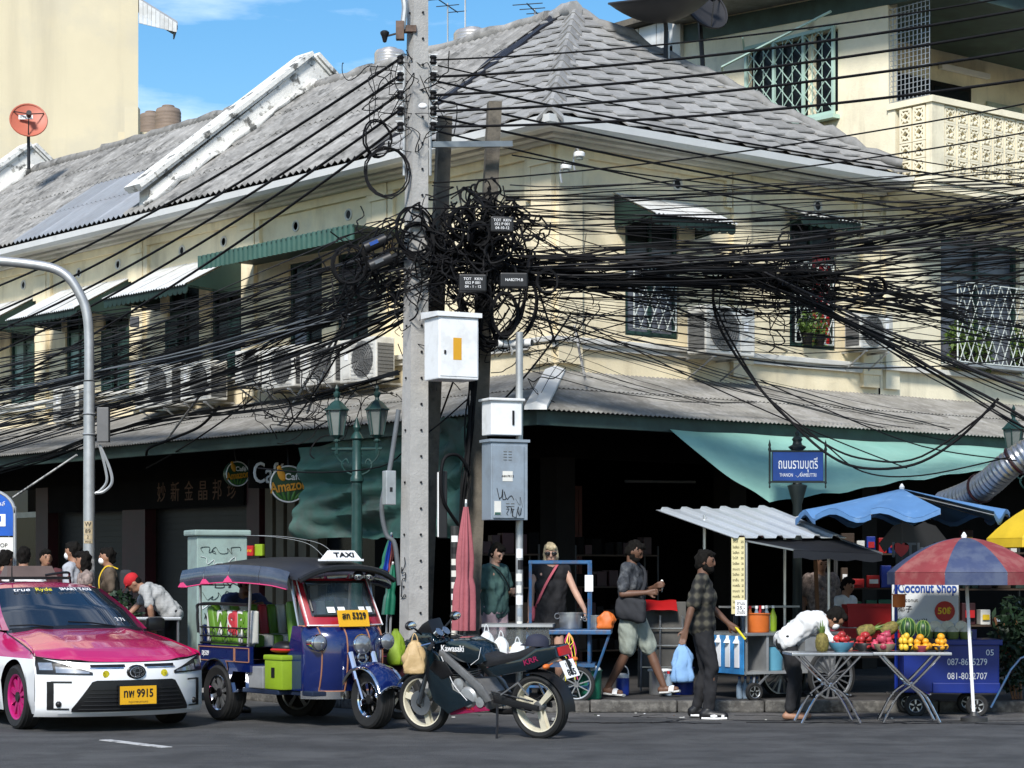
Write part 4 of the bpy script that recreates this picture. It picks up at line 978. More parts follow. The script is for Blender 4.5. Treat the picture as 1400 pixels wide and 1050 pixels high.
m = M(); m.tube([(0, 0, 0), (0, 0, 4.1)], .042, 12); m.obj('shaft', Mt['galv'], t, 40)
for k in range(9): q = M(); z = .55+k*.13; q.lathe([(.0435, z), (.0435, z+rnd.uniform(.06, .11))], 8, arc=(R(200+rnd.uniform(0, 50)), R(300+rnd.uniform(0, 40)))); q.obj('sticker', Mt[rnd.choice(['paper', 'white', 'ink', 'paper', 'box_blue'])], t)
t = thing('cabinet_post', 'dark steel post plastered with stickers behind the folded pink parasol', 'post', at(622, 860, 24.6).xy.to_3d()+Vector((0, 0, .1))); m = M(); m.tube([(0, 0, 0), (0, 0, 1.95)], .05, 10); m.obj('shaft', mm('dark_steel', (.05, .05, .05), .5, .4), t, 40)
for k in range(10): q = M(); z = .6+k*.13; q.lathe([(.0515, z), (.0515, z+.07)], 8, arc=(R(220), R(310))); q.obj('sticker', Mt[rnd.choice(['paper', 'white', 'ink', 'paper'])], t)
t = thing('meter_box', 'narrow grey box with conduit on the left of the concrete pole', 'box', mat=boxmat(532, 667, 24.35, 25)); m = M(); m.box((0, 0, 0), (.12, .12, .38), bev=.01); m.obj('body', Mt['galv'], t); m = M(); m.box((0, -.063, -.02), (.03, .006, .05)); m.obj('lock', Mt['ink'], t)
t = thing('light_box', 'slim black advertising light box hung on the old pole', 'sign', mat=boxmat(605, 690, 24.5, 10)); m = M(); m.box((0, 0, 0), (.1, .07, .75), bev=.01); m.obj('body', Mt['black'], t); m = M(); m.box((-.055, -.02, 0), (.012, .05, .72)); m.obj('edge_strip', Mt['white'], t)
# little black closures with white writing in the tangle
for (px, py, w, h, lab, tx) in ((686, 308, .25, .17, 'black splice box with white lettering high in the cable tangle', 'TOT  KKN\n052 P 001\n04-10-12'), (646, 388, .3, .19, 'black splice box with white and red lettering left of the old pole', 'TOT   KKN\n052 P 001\n04 - 1 - 12'), (702, 384, .3, .16, 'black splice box with one line of lettering right of the old pole', 'NAB2TM.B')):
    t = thing('splice_box', lab, 'splice box', mat=boxmat(px, py, 24.02, 5), group='splice boxes in the tangle'); m = M(); m.box((0, 0, 0), (w, .16, h), bev=.015); m.obj('body', Mt['black'], t); text('lettering', tx, .042, Mt['white'], t, TR((0, -.084, .0)) @ RX(90))
for px, py, lab in ((520, 358, 'long black splice closure hanging tilted left of the concrete pole'), (513, 333, 'short closure with a blue tag beside the coils')):
    t = thing('splice_box', lab, 'splice box', mat=boxmat(px, py, 24.2, 10) @ RY(-25)); m = M(); m.tube([(-.13, 0, 0), (.13, 0, 0)], .065, 10); m.tube([(.13, 0, 0), (.2, 0, 0)], .03, 8); m.obj('body', Mt['black'], t, 40)
    q = M(); q.box((-.02, -.066, .01), (.1, .006, .04)); q.obj('tag', Mt['sign_blue' if px == 513 else 'cable_grey'], t)
t = thing('splice_box', 'grey splice box on the cables by the second left window pair', 'splice box', mat=boxmat(184, 440, 33, 10)); m = M(); m.box((0, 0, 0), (.14, .1, .16), bev=.02); m.obj('body', mm('dark_grey', (.06, .06, .065), .5), t)

# ------------------------------------------------------------------ grey street lamp on the left
c = BW(-3.6, 5.6, 0)
t = thing('street_lamp', 'tall grey steel street lamp post with arm curving left out of view', 'street lamp', c)
def tp(px, py): v = at(px, py, c.y); return v-c
m = M(); m.tube([(0, 0, .1), tp(122, 522)], [.082, .076], 14); m.obj('post', Mt['galv'], t, 40)
m = M(); m.tube(spline([tp(122, 520), tp(120.5, 440), tp(108, 400), tp(84, 372), (-c.x+at(40, 362, c.y).x, 0, tp(40, 361).z), tp(-60, 352)], 8), .066, 12); m.obj('arm', Mt['galv'], t, 40)
m = M(); m.box(tp(142, 581)+Vector((0, -.02, 0)), (.16, .14, .47), bev=.01); m.obj('control_box', mm('box_grey', (.13, .13, .13), .5), t)
m = M()
for z in (566, 594): m.torus(tp(122, z), .085, .012, 16, 4)
m.obj('clamp', Mt['galv'], t)
m = M(); m.tube(spline([tp(137, 610), tp(150, 640), tp(153, 660), tp(142, 672), tp(131, 674)], 6), .022, 6); m.tube(spline([tp(136, 608), tp(144, 640), tp(146, 658), tp(138, 670), tp(130, 675)], 6), .02, 6); m.obj('conduit', Mt['galv'], t, 40)
for z0_, z1_, tx in ((712, 722, 'W'), (722, 731, '89'), (731, 738, '2'), (738, 743, 'คอม')):
    a, b = tp(122, z0_).z, tp(122, z1_).z; m = M(); m.lathe([(.084, b), (.084, a-.006)], 10, arc=(R(225), R(315))); pt_ = m.obj('number_plate', mm('tan_'+tx, (.5, .4, .25), .6), t); text('lettering', tx, (a-b)*.85, Mt['ink'], pt_, TR((0, -.086, (a+b)/2)) @ RX(90))
m = M(); m.lathe([(.083, .75), (.083, 1.7)], 14); m.obj('poster_remains', mm('torn_paper', (.48, .47, .44), .8, var=.3, scale=6, spots=(.12, .12, .12), spot_scale=9, spot_amt=.8), t, 40)

# ------------------------------------------------------------------ green lantern posts
def lantern(t, x, z, k=.74):
    m = M(); c = (x, 0, z); sc_ = lambda pr: [(r*k, h*k) for r, h in pr]
    m.lathe(sc_([(.0, 0), (.05, .0), (.06, .02), (.035, .05), (.09, .1), (.1, .11)]), 6, c=c); m.lathe(sc_([(.2, .5), (.2, .52), (.17, .54), (.09, .63), (.04, .66), (.03, .7), (.055, .74), (.055, .78), (.02, .81), (.035, .85), (0, .92)]), 6, c=c)
    for q in range(6): w = 2*math.pi*q/6; m.tube([(x+.1*k*math.cos(w), .1*k*math.sin(w), z+.11*k), (x+.17*k*math.cos(w), .17*k*math.sin(w), z+.5*k)], .009, 4)
    l_ = m.obj('lantern', Mt['lamp_green'], t, 30); g_ = M(); g_.lathe(sc_([(.088, .11), (.158, .5)]), 6, c=c); g_.obj('glass', Mt['lamp_glass'], l_)
def lamppost(label, loc, rz, off=.3, top=2.9):
    t = thing('lantern_post', label, 'lamp post', loc, rz, group='green lantern posts'); m = M()
    m.lathe([(.14, 0), (.14, .25), (.1, .3), (.075, .5), (.062, top-.5), (.08, top-.48), (.08, top-.44), (.055, top-.4), (.055, top), (.08, top+.02), (.06, top+.06), (.03, top+.1), (.05, top+.15), (0, top+.28)], 12); m.obj('post', Mt['lamp_green'], t, 35)
    a = M(); a.tube([(-off-.06, 0, top-.1), (off+.06, 0, top-.1)], .018, 6)
    for s in (-1, 1):
        pts = [(s*(.06+.0*k)+s*.1*(1-math.cos(k*.7))*.9, 0, top-.42+.1*k-.015*k*k) for k in range(5)]
        a.tube(spline([(s*.06, 0, top-.4), (s*.14, 0, top-.36), (s*.18, 0, top-.28), (s*.13, 0, top-.22), (s*.1, 0, top-.27)], 4), .011, 5)
        a.tube(spline([(s*.16, 0, top-.28), (s*.24, 0, top-.2), (s*.26, 0, top-.13), (s*.22, 0, top-.12)], 4), .01, 5); a.tube([(s*off, 0, top-.16), (s*off, 0, top)], .02, 6)
    a.obj('arm', Mt['lamp_green'], t, 40)
    lantern(t, -off, top-.02); lantern(t, off, top-.02)
    return t
p = BW(-3.35, -.25, .12); c = at(488, 600, p.y)
lamppost('green cast iron twin lantern post beside the concrete pole', (c.x, p.y, .1), R(-8), .24, at(488, 602, p.y).z-.1)
c = at(1414, 600, 27.0); lamppost('green lantern post at the right edge above the silver duct', (c.x, 27, .1), R(5), .26, at(1400, 632, 27).z-.05)
# ------------------------------------------------------------------ cables, strung in space between the poles and along the fronts
cab_n = 0
def cable(pts, r=.012, mat='cable', label=None, group=None, name='cable', n=5, cat='cable'):
    m = M(); m.tube(pts, r, n); o = m.obj(name, Mt[mat], None, 80); tag(o, label, cat, group); return o
HUB = Vector((at(660, 330, 24.75)))
rc = random.Random(5)
def jit(s): return Vector((rc.gauss(0, s), rc.gauss(0, s), rc.gauss(0, s)))
# power lines on the racks: left span and right spans
for k, yy in enumerate((82, 105, 130, 152, 173)):
    z = EYE+(HOR-yy)/FPX*PY_; a = Vector((PX_-.17, PY_, z)); w = ('top', 'second', 'third', 'fourth', 'lowest')[k]
    ly = (376, 413, 440, 470, 522)[k]; b = at(-140, ly+62, 38)
    cable(sag(a, b, .35, 26), .017, label=w+' power line of five running left from the concrete pole', group='power lines', name='power_line')
    a = Vector((PX_+.2, PY_, z)); ry = (-8, 12, 38, 68, 110)[k]; b = at(1460, ry-10, 20.5)
    cable(sag(a, b, .12, 20), .015 if k else .01, label=w+' power line of five rising right from the concrete pole', group='power lines', name='power_line')
for k, (y0, y1, r) in enumerate(((88, 250, .009), (110, 262, .014), (135, 292, .014), (158, 318, .015), (178, 350, .012))):
    w = ('topmost', 'second', 'third', 'fourth', 'lowest')[k]
    cable(sag(at(592, y0, 24.5), at(1460, y1, 33), .1, 22), r, label=w+' power line descending to the right across the hip roof', group='power lines', name='power_line')
for k, (p, q) in enumerate((((592, 250, 24.6), (1460, 130, 22)), ((700, 212, 24.8), (1460, 288, 31)), ((690, 262, 24.8), (1460, 170, 23)), ((560, 285, 24.4), (1460, 212, 21)))):
    cable(sag(at(*p), at(*q), .12, 20), .009, label=('thin cable rising to the balcony in front of the eave', 'thin cable sloping down right under the eave', 'thin cable crossing the frieze towards the balcony blocks', 'thin cable passing just under the balcony')[k], group='thin cables')
# telecom fans.  each: start, list of way points, count, spread at start/ends, radius range, sag
GL, GR = 'black telecom cables along the left front', 'black telecom cables along the right front'
LL, LR = 'one of many thin black cables strung along the left front', 'one of many thin black cables strung along the right front'
def fan(a, b, n, sa, sb, rr_, sg, group, label, mid=None, smid=.1, mats=('cable', 'cable', 'cable', 'cable_mid')):
    for _ in range(n):
        p = at(*a)+Vector((rc.gauss(0, .03), rc.gauss(0, .08), rc.gauss(0, sa))); q = at(*b)+Vector((0, rc.gauss(0, .25), rc.gauss(0, sb))); s = sg*rc.uniform(.4, 1.5)
        if mid:
            c = at(*mid)+Vector((rc.gauss(0, .1), rc.gauss(0, .1), rc.gauss(0, smid))); pts = spline([p, c, q], 10)
            pts = [v-Vector((0, 0, s*math.sin(math.pi*i/(len(pts)-1)))) for i, v in enumerate(pts)]
        else: pts = sag(p, q, s, 18)
        ph = rc.uniform(0, 6); am = rc.uniform(0, .02)
        pts = [v+Vector((0, 0, am*math.sin(ph+i*1.1))) for i, v in enumerate(pts)]
        cable(pts, (rr_[0]*.62+(rr_[1]*.85-rr_[0]*.62)*rc.random()**2.2), rc.choice(mats), label, group)
# left side: bundles run from the tangle back along the left canopy
fan((560, 365, 24.5), (-120, 528, 37), 18, .10, .35, (.007, .016), .12, GL, 'one of the thin black cables in the upper middle sheaf left of the pole')
fan((565, 345, 24.5), (-120, 478, 37), 8, .06, .25, (.007, .014), .15, GL, 'one of the thin black cables in the topmost sheaf left of the pole')
fan((560, 395, 24.5), (-120, 575, 36), 22, .10, .3, (.007, .017), .1, GL, 'one of the thin cables in the middle sheaf before the air conditioners', mats=('cable', 'cable', 'cable', 'cable_grey'))
fan((560, 420, 24.5), (-120, 615, 36), 18, .08, .26, (.007, .017), .08, GL, 'one of the cables in the lowest sheaf above the left canopy', mid=(330, 505, 28), smid=.1)
fan((560, 300, 24.5), (-120, 560, 36), 6, .05, .2, (.008, .014), .2, GL, 'one of the steep cables starting high on the concrete pole')
fan((620, 320, 24.6), (100, 470, 37.6), 6, .06, .2, (.006, .012), .2, GL, 'one of the short cables ending by the second left awning')
# right side: upper flat cables, middle fans, lower diverging fans
fan((690, 268, 24.7), (1470, 252, 23), 9, .05, .08, (.007, .016), .03, GR, 'one of the nearly level cables along the top of the right fan')
fan((690, 300, 24.7), (1470, 285, 23), 16, .14, .2, (.006, .013), .12, GR, 'one of the thin cables just under the level top sheaf')
fan((700, 355, 24.7), (1470, 312, 23), 18, .12, .24, (.008, .017), .1, GR, 'one of the cables rising over the right window awning')
fan((700, 372, 24.7), (1470, 345, 24), 20, .06, .2, (.008, .017), .12, GR, 'one of the cables in the thick middle sheaf of the right fan', mid=(1060, 366, 25), smid=.15)
fan((700, 380, 24.7), (1470, 420, 27), 16, .05, .28, (.007, .015), .1, GR, 'one of the cables leaving the right knot nearly level', mid=(1060, 382, 25), smid=.14)
fan((700, 392, 24.7), (1470, 485, 27), 14, .05, .25, (.007, .014), .06, GR, 'one of the cables falling gently from the right knot', mid=(1060, 395, 25), smid=.13)
fan((1010, 368, 25), (1470, 560, 24), 7, .06, .10, (.010, .022), .05, GR, 'one of the thick cables falling steeply from the right knot')
fan((1040, 372, 25), (1470, 620, 23.5), 5, .05, .08, (.012, .024), .03, GR, 'one of the thickest cables dropping to the right lantern')
fan((720, 440, 24.8), (1300, 585, 29.9), 7, .14, .12, (.005, .01), .12, GR, 'one of the thin cables sagging to the right canopy')
fan((720, 410, 24.8), (1470, 400, 26), 18, .16, .4, (.005, .011), .4, GR, 'one of the slack cables hanging below the right trunk')
fan((715, 330, 24.8), (1100, 470, 30.7), 7, .2, .2, (.005, .01), .1, GR, 'one of the thin cables slanting down before the lattice window')
fan((715, 460, 24.8), (1150, 330, 31.2), 6, .2, .1, (.005, .01), .15, GR, 'one of the thin cables slanting up before the lattice window')
fan((720, 480, 24.9), (1030, 560, 28.9), 6, .15, .05, (.005, .009), .1, GR, 'one of the thin cables falling to the corner of the canopy')
# drops that hang down to the canopy and sign
cable(spline([at(990, 375, 25), at(975, 400, 25), at(985, 450, 25), at(1030, 520, 25), at(1075, 570, 24.8), at(1130, 620, 24.6), at(1180, 640, 24.6), at(1250, 635, 24.6), at(1310, 600, 24.6), at(1365, 545, 24.6)], 6), .016, label='thick black cable looping down in front of the green tarpaulin', group='looping drop cables')
cable(spline([at(985, 370, 25), at(978, 420, 25), at(1050, 545, 25), at(1125, 605, 24.7), at(1185, 628, 24.6), at(1260, 624, 24.6), at(1360, 555, 24.6)], 6), .012, label='thinner cable looping beside the thick one before the tarpaulin', group='looping drop cables')
cable(spline([at(1045, 540, 25.3), at(1125, 605, 24.7), at(1180, 645, 24.6), at(1260, 650, 24.6), at(1380, 625, 24.6)], 6), .009, label='thin slack cable low across the green tarpaulin', group='looping drop cables')
cable(spline([at(1040, 520, 25.6), at(1130, 560, 25), at(1260, 610, 25), at(1390, 630, 25)], 6), .008, label='thin cable sloping down over the canopy edge at right', group='looping drop cables')
cable(sag(at(700, 390, 24.6), at(1240, 640, 25.2), .1), .008, label='long thin cable slanting down across the right front to the tarpaulin', group='looping drop cables')
for k, (p, q) in enumerate((((655, 415, 25), (590, 600, 25.5)), ((470, 470, 25.5), (390, 590, 27.5)), ((345, 545, 28), (200, 640, 33)), ((700, 270, 24.8), (760, 470, 27)), ((780, 430, 26), (690, 545, 25)))):
    cable(sag(at(*p), at(*q), .05, 10), .012, label=('cable dropping behind the big white cabinet', 'cable dropping past the air conditioners to the canopy', 'cable running down onto the left canopy edge', 'cable slanting past the wall floodlight', 'cable crossing below the splice boxes at right')[k], group='drop cables')
for k, (p, q) in enumerate((((478, 430, 26.5), (382, 580, 28)), ((285, 525, 29), (225, 605, 31)), ((800, 520, 27), (785, 445, 27)), ((18, 680, 33), (105, 622, 32)), ((420, 565, 27), (475, 430, 26)))):
    cable([at(*p), at(*q)], .017, 'cable_white', ('pale taped stay slanting in front of the air conditioners', 'pale rod slanting over the left canopy', 'white stay wire standing on the right canopy', 'pale thin rod hanging below the canopy at far left', 'white taped stay left of the lantern post')[k], 'pale stays', 'stay_rod', cat='rod')
cable(spline([at(200, 622, 31), at(205, 612, 30.8), at(240, 598, 30.5), at(275, 582, 30), at(300, 556, 29.6)], 6), .02, label='thick cable bundle climbing over the left canopy edge', group='drop cables')
cable(spline([at(545, 560, 24.5), at(533, 640, 24.5), at(522, 690, 24.5), at(528, 730, 24.5), at(540, 745, 24.5), at(546, 800, 24.5)], 6), .028, 'cable_grey', 'thick grey conduit bowed beside the concrete pole', None, 'conduit', 8, 'conduit')
cable(spline([at(352, 640, 27), at(430, 646, 26), at(520, 638, 25), at(560, 610, 24.6), at(600, 580, 24.7), at(640, 545, 24.9)], 6), .009, label='thin cable strung from the cafe sign past the lantern post', group='drop cables')
cable(spline([at(628, 720, 24.6), at(605, 680, 24.4), at(606, 630, 24.4), at(625, 622, 24.5), at(640, 640, 24.6)], 6), .02, label='black hose looped over the light box', group='drop cables')
# twisted main bundles: dozens of strands that nobody could count
def bundle(name, label, pts, n, spread, r=(.008, .016), seed=1, mat='cable'):
    rr = random.Random(seed); m = M(); base = spline(pts, 8)
    for _ in range(n):
        a, s, f = rr.uniform(0, 6.28), spread*rr.random()**.5, rr.uniform(.05, .25); t0 = rr.uniform(0, .1); ax = Vector((rr.gauss(0, 1), rr.gauss(0, 1), rr.gauss(0, 1)))*spread*.3
        m.tube([v+Vector((0, math.cos(a+i*f)*s, math.sin(a+i*f)*s))+ax*math.sin(i*.3+a) for i, v in enumerate(base)], rr.uniform(*r), 4)
    return tag(m.obj(name, Mt[mat], None, 80), label, kind='stuff')
bundle('cable_bundle', 'dense black cable trunk right of the pole', [at(575, 362, 24.5), at(700, 362, 24.6), at(860, 352, 24.4), at(1060, 345, 24.2), at(1250, 310, 23.6), at(1470, 262, 23)], 15, .15, (.006, .014), seed=1)
bundle('cable_bundle', 'dense black cable trunk running under the windows at right', [at(600, 372, 24.6), at(750, 370, 24.7), at(940, 366, 24.9), at(1080, 385, 25), at(1190, 400, 25), at(1320, 430, 25.5)], 15, .14, (.006, .014), seed=2)
bundle('cable_bundle', 'dense black cable trunk left of the pole', [at(640, 365, 24.6), at(560, 385, 24.5), at(470, 415, 25.5), at(330, 455, 28), at(100, 512, 33), at(-100, 552, 38)], 16, .2, (.005, .011), seed=3)
bundle('cable_bundle', 'lower black cable trunk left of the pole', [at(600, 370, 24.6), at(520, 400, 25), at(420, 448, 26.4), at(300, 500, 29), at(120, 545, 33), at(-100, 590, 38)], 14, .18, (.005, .011), seed=4)
bundle('cable_bundle', 'black cable trunk going down the old pole', [at(660, 300, 24.8), at(655, 400, 24.75), at(648, 520, 24.75), at(640, 620, 24.75), at(632, 700, 24.75), at(630, 850, 24.8)], 14, .09, seed=5)
bundle('cable_bundle', 'hanging swags of black cable at the old pole', [at(700, 330, 24.7), at(730, 390, 24.6), at(728, 440, 24.6), at(690, 475, 24.6), at(672, 440, 24.6), at(668, 330, 24.7)], 9, .05, (.007, .013), 6)
bundle('cable_bundle', 'black hanging mass of cable below the splice boxes', [at(625, 400, 24.6), at(640, 440, 24.6), at(665, 470, 24.6), at(690, 455, 24.6), at(715, 420, 24.6), at(725, 350, 24.6)], 16, .09, (.008, .015), 16)
bundle('cable_bundle', 'black cables between the two poles above the white cabinet', [at(575, 300, 24.5), at(600, 340, 24.5), at(625, 350, 24.6), at(660, 320, 24.6), at(700, 290, 24.6)], 20, .14, (.007, .013), 17)
bundle('cable_bundle', 'knot of cables in the middle of the right front', [at(960, 372, 24.9), at(1020, 372, 24.9), at(1080, 380, 24.9), at(1130, 385, 24.9)], 26, .12, (.007, .014), 7)
bundle('cable_bundle', 'cables slung low over the left canopy', [at(-60, 660, 36), at(60, 625, 34), at(140, 595, 32), at(230, 575, 31), at(330, 560, 28.5), at(420, 545, 26.8), at(545, 510, 24.7)], 8, .06, (.008, .015), 8)
def tangle(label, c, r, n, seed, rad=(.006, .012)):
    rr = random.Random(seed); m = M()
    for _ in range(n):
        p = [Vector(c)+Vector((rr.gauss(0, r[0]), rr.gauss(0, r[1]), rr.gauss(0, r[2])))]
        d = Vector((rr.gauss(0, 1), rr.gauss(0, .4), rr.gauss(0, 1))).normalized()
        for k in range(rr.randint(4, 8)):
            d = (d+Vector((rr.gauss(0, .5), rr.gauss(0, .2), rr.gauss(0, .5)))).normalized(); q = p[-1]+d*rr.uniform(.13, .28)
            q += (Vector(c)-q)*.18; p.append(q)
        m.tube(spline(p, 3), rr.uniform(*rad), 4, caps=False)
    return tag(m.obj('cable_tangle', Mt['cable'], None, 80), label, kind='stuff')
tangle('black tangle of cable ends on the old pole', at(662, 340, 24.62), (.12, .1, .42), 170, 21, (.008, .015))
tangle('black tangle of cable ends at the concrete pole', at(580, 360, 24.35), (.16, .1, .24), 60, 22)
tangle('loose cable ends left of the concrete pole', at(505, 350, 24.5), (.16, .1, .16), 24, 23)
tangle('loose wires below the tangle', at(620, 440, 24.6), (.3, .1, .28), 60, 24, (.004, .008))
tangle('loose wires over the corner wall', at(745, 420, 25.6), (.35, .2, .5), 34, 25, (.003, .007))
tangle('loose wires on the right knot', at(1060, 390, 24.8), (.45, .1, .2), 50, 26, (.004, .009))
tangle('loose wires over the left canopy', at(430, 555, 26.6), (.5, .2, .2), 40, 27, (.004, .009))
tangle('loose wires around the insulator racks', at(555, 135, 24.4), (.1, .08, .3), 26, 28, (.004, .007))
# coils hung up on the poles
def coil(label, px, py, Y, r, n, tilt, seed, group='hung up cable coils', mat='cable', w=.9):
    rr = random.Random(seed); m = M(); pts = []
    for i in range(n*18+1):
        a = 2*math.pi*i/18; q = r*(1+.06*math.sin(i*.13+seed)+.04*rr.gauss(0, .4)); pts.append(Vector((q*math.cos(a)*w, .03*math.sin(i*.05+seed)+.008*rr.gauss(0, 1), q*math.sin(a))))
    T = Matrix.Rotation(R(tilt), 3, 'Z'); c = at(px, py, Y); m.tube([c+T @ p for p in pts], .011, 4); return tag(m.obj('cable_coil', Mt[mat], None, 80), label, 'cable coil', group)
for i, (px, py, r, n, tl, lab) in enumerate(((530, 235, .27, 3, 10, 'widest loose black coil beside the pole under the eave'), (478, 362, .21, 6, 15, 'round black coil left of the tilted closure'), (571, 330, .2, 8, 0, 'thick black coil hung on the front of the concrete pole'), (566, 315, .26, 3, 30, 'slack coil behind the thick coil on the concrete pole'), (612, 318, .2, 5, 5, 'coil between the two poles, nearer the concrete pole'), (632, 305, .17, 5, 25, 'coil between the two poles, nearer the old pole'), (655, 320, .13, 8, 0, 'small tight coil on the old pole'), (748, 385, .13, 5, 5, 'small round coil hanging right of the splice boxes'), (690, 430, .24, 7, 10, 'long oval coil below the splice boxes'), (1075, 330, .1, 4, 0, 'small coil in the cables over the middle window'), (500, 390, .16, 4, 25, 'coil hanging under the tilted closure'), (515, 190, .2, 2, 40, 'thin loop against the tiled roof'), (1200, 392, .11, 3, 10, 'small loop in the right cable knot'), (552, 400, .15, 5, 12, 'coil under the thick coil on the concrete pole'))):
    coil(lab, px, py, 24.25+.02*i, r, n, tl, i, w=.6 if i == 8 else .9)
# floodlights, camera and small fittings on the corner wall
def flood(label, px, py):
    t = thing('wall_floodlight', label, 'lamp', at(px, py, 27.45), R(20), group='wall fittings'); m = M(); m.lathe([(.03, -.02), (.07, 0), (.075, .04), (.05, .06), (0, .065)], 12); m.obj('shade', Mt['white_paint'], t, 40)
    q = M(); q.lathe([(0, -.05), (.045, -.04), (.05, 0)], 10); q.obj('bulb', Mt['lamp_glass'], t, 40); b = M(); b.tube(spline([(0, 0, .05), (.0, .1, .12), (0, .2, .0), (0, .15, -.15)], 4), .012, 5); b.obj('bracket', Mt['galv'], t)
flood('small white wall lamp on the corner pilaster', 774, 231); flood('small white wall lamp higher right on the corner pilaster', 792, 214)
for px, py, lab in ((693, 470, 'grey cctv camera pointing left below the tangle'), (714, 469, 'white cctv camera above the small white box')):
    t = thing('cctv_camera', lab, 'camera', at(px, py, 24.5), R(200 if px < 700 else -20), group='cctv cameras'); m = M(); m.tube([(-.11, 0, 0), (.11, 0, 0)], .042, 10); m.obj('housing', Mt['white_paint'], t, 40); q = M(); q.tube([(.11, 0, 0), (.125, 0, 0)], .034, 10); q.obj('lens', Mt['black'], t); b = M(); b.tube([(-.03, 0, 0), (-.05, .05, -.1), (-.02, .1, -.12)], .014, 5); b.obj('bracket', Mt['galv'], t)
# ------------------------------------------------------------------ vehicle materials
mm('pink_paint', (.50, .008, .105), .2, .1, var=.04, coat=1); mm('car_white', (.70, .705, .71), .3, var=.02, coat=.8); mm('car_black', (.008, .008, .009), .3, var=.2)
mm('windscreen', (.012, .016, .022), .04, var=.2, coat=1); mm('lamp_clear', (.36, .37, .38), .12, .7, var=.2, scale=14); mm('plate_yellow', (.68, .36, .01), .45, var=.06)
mm('pink_rim', (.50, .02, .17), .25, .3, var=.05); mm('blue_paint', (.004, .012, .085), .2, .1, var=.15, coat=1); mm('red_paint', (.30, .012, .02), .3, var=.08, coat=.6)
mm('vinyl_black', (.014, .014, .017), .38, var=.2, bump=.2, bscale=7); mm('vinyl_clear', (.05, .06, .085), .12, var=.35, scale=2.2, coat=.6, bump=.3, bscale=5); mm('lime', (.10, .22, .02), .45, var=.12); mm('seat_white', (.62, .62, .58), .45, var=.08); mm('seat_red', (.45, .04, .05), .45, var=.1)
mm('gold_line', (.35, .16, .09), .45, var=.1); mm('bike_teal', (.004, .012, .018), .15, .1, var=.2, coat=1); mm('rim_cream', (.66, .61, .47), .4, var=.08, spots=(.3, .27, .2), spot_amt=.4); mm('engine', (.22, .22, .22), .45, .6, var=.25, scale=9); mm('seat_black', (.012, .012, .014), .6, var=.25, bump=.2, bscale=30)
mm('magenta_ink', (.25, .01, .06), .5); mm('bag_beige', (.58, .40, .19), .5, var=.15, trans=.15, bump=.5, bscale=12); mm('hotpink', (.7, .06, .2), .5); mm('yellow_line', (.7, .6, .03), .5)

def wheel(parent, c, r, w, rim, nsp, axis='y', style='alloy', tyre_h=.26, spmat=None):
    """a wheel about its y axis: tyre > rim, hub"""
    T = RX(90); R1 = r*(1-tyre_h); m = M(); h = w/2
    pr = [(R1, -h*.8), (r*.9, -h), (r*.97, -h*.85), (r, -h*.45), (r, h*.45), (r*.97, h*.85), (r*.9, h), (R1, h*.8)]
    m.lathe(pr+[pr[0]], 36, c=c, T=T)
    for k in (-.28, .0, .28): m.torus(Vector(c)+Vector((0, k*w, 0)), r-.001, .004, 36, 4, T=T)
    wh = m.obj('wheel', Mt['rubber'], parent, 35)
    q = M(); k_ = .05 if style == 'three' else 0; q.lathe([(R1*1.005, -h*.82), (R1*(.93+k_*.6), -h*.7), (R1*(.9+k_), 0), (R1*(.93+k_*.6), h*.7), (R1*1.005, h*.82), (R1*1.02, h*.8), (R1*1.02, -h*.8), (R1*1.005, -h*.82)], 36, c=c, T=T); q.obj('rim', Mt[rim], wh, 40)
    sp = M()
    for k in range(nsp):
        a = 2*math.pi*k/nsp+.3
        for s in (-1, 1):
            u = Vector((math.cos(a), 0, math.sin(a))); v = Vector((-math.sin(a), 0, math.cos(a))); y = Vector((0, s*h*.55, 0)); b0, b1 = r*.12, R1*.95
            w0, w1 = (r*.065, r*.10) if style == 'three' else ((r*.05, r*.085) if style == 'alloy' else (.006, .006))
            p = [u*b0-v*w0+y, u*b1-v*w1+y, u*b1+v*w1+y, u*b0+v*w0+y]; C_ = Vector(c); t = Vector((0, -s*w*.12, 0))
            sp.add([C_+x for x in p]+[C_+x+t for x in p], [(0, 1, 2, 3), (7, 6, 5, 4), (0, 4, 5, 1), (1, 5, 6, 2), (2, 6, 7, 3), (3, 7, 4, 0)])
    sp.obj('spoke', Mt[spmat or rim], wh)
    hb = M(); hb.lathe([(0, -h*.7), (r*.15, -h*.7), (r*.17, -h*.4), (r*.17, h*.4), (r*.15, h*.7), (0, h*.7)], 18, c=c, T=T); hb.obj('hub', Mt['black' if style == 'alloy' else 'engine'], wh, 40)
    dk = M(); dk.lathe([(r*.17, 0), (R1*.9, 0)], 24, c=c, T=T); dk.obj('brake_disc', Mt['black'], wh) if style == 'alloy' else None
    return wh
def patch(fn, n=10, k=3):
    m = M(); m.grid(fn, n, k); return m
def lerp(a, b, t): return a+(b-a)*t
def interp(tab, x):
    for (x0, y0), (x1, y1) in zip(tab, tab[1:]):
        if x <= x1: return lerp(y0, y1, max(0, (x-x0)/(x1-x0)))
    return tab[-1][1]
# ------------------------------------------------------------------ pink and white taxi
TAXI = thing('taxi_car', 'pink and white saloon taxi facing the camera at the left edge', 'car', (-4.13, 21.9, 0), R(-57))
XC = [(.15, .87), (.20, .93), (.28, .955), (.4, .96), (.5, .955), (.57, .94), (.62, .92), (.665, .885)]
CUT = [(.15, .36), (.3, .40), (.5, .40), (.665, .38)]
HWN = .87
def nose(y, z, e=0): return Vector((interp(XC, z)-interp(CUT, z)*(abs(y)/HWN)**2.6+e, y, z))
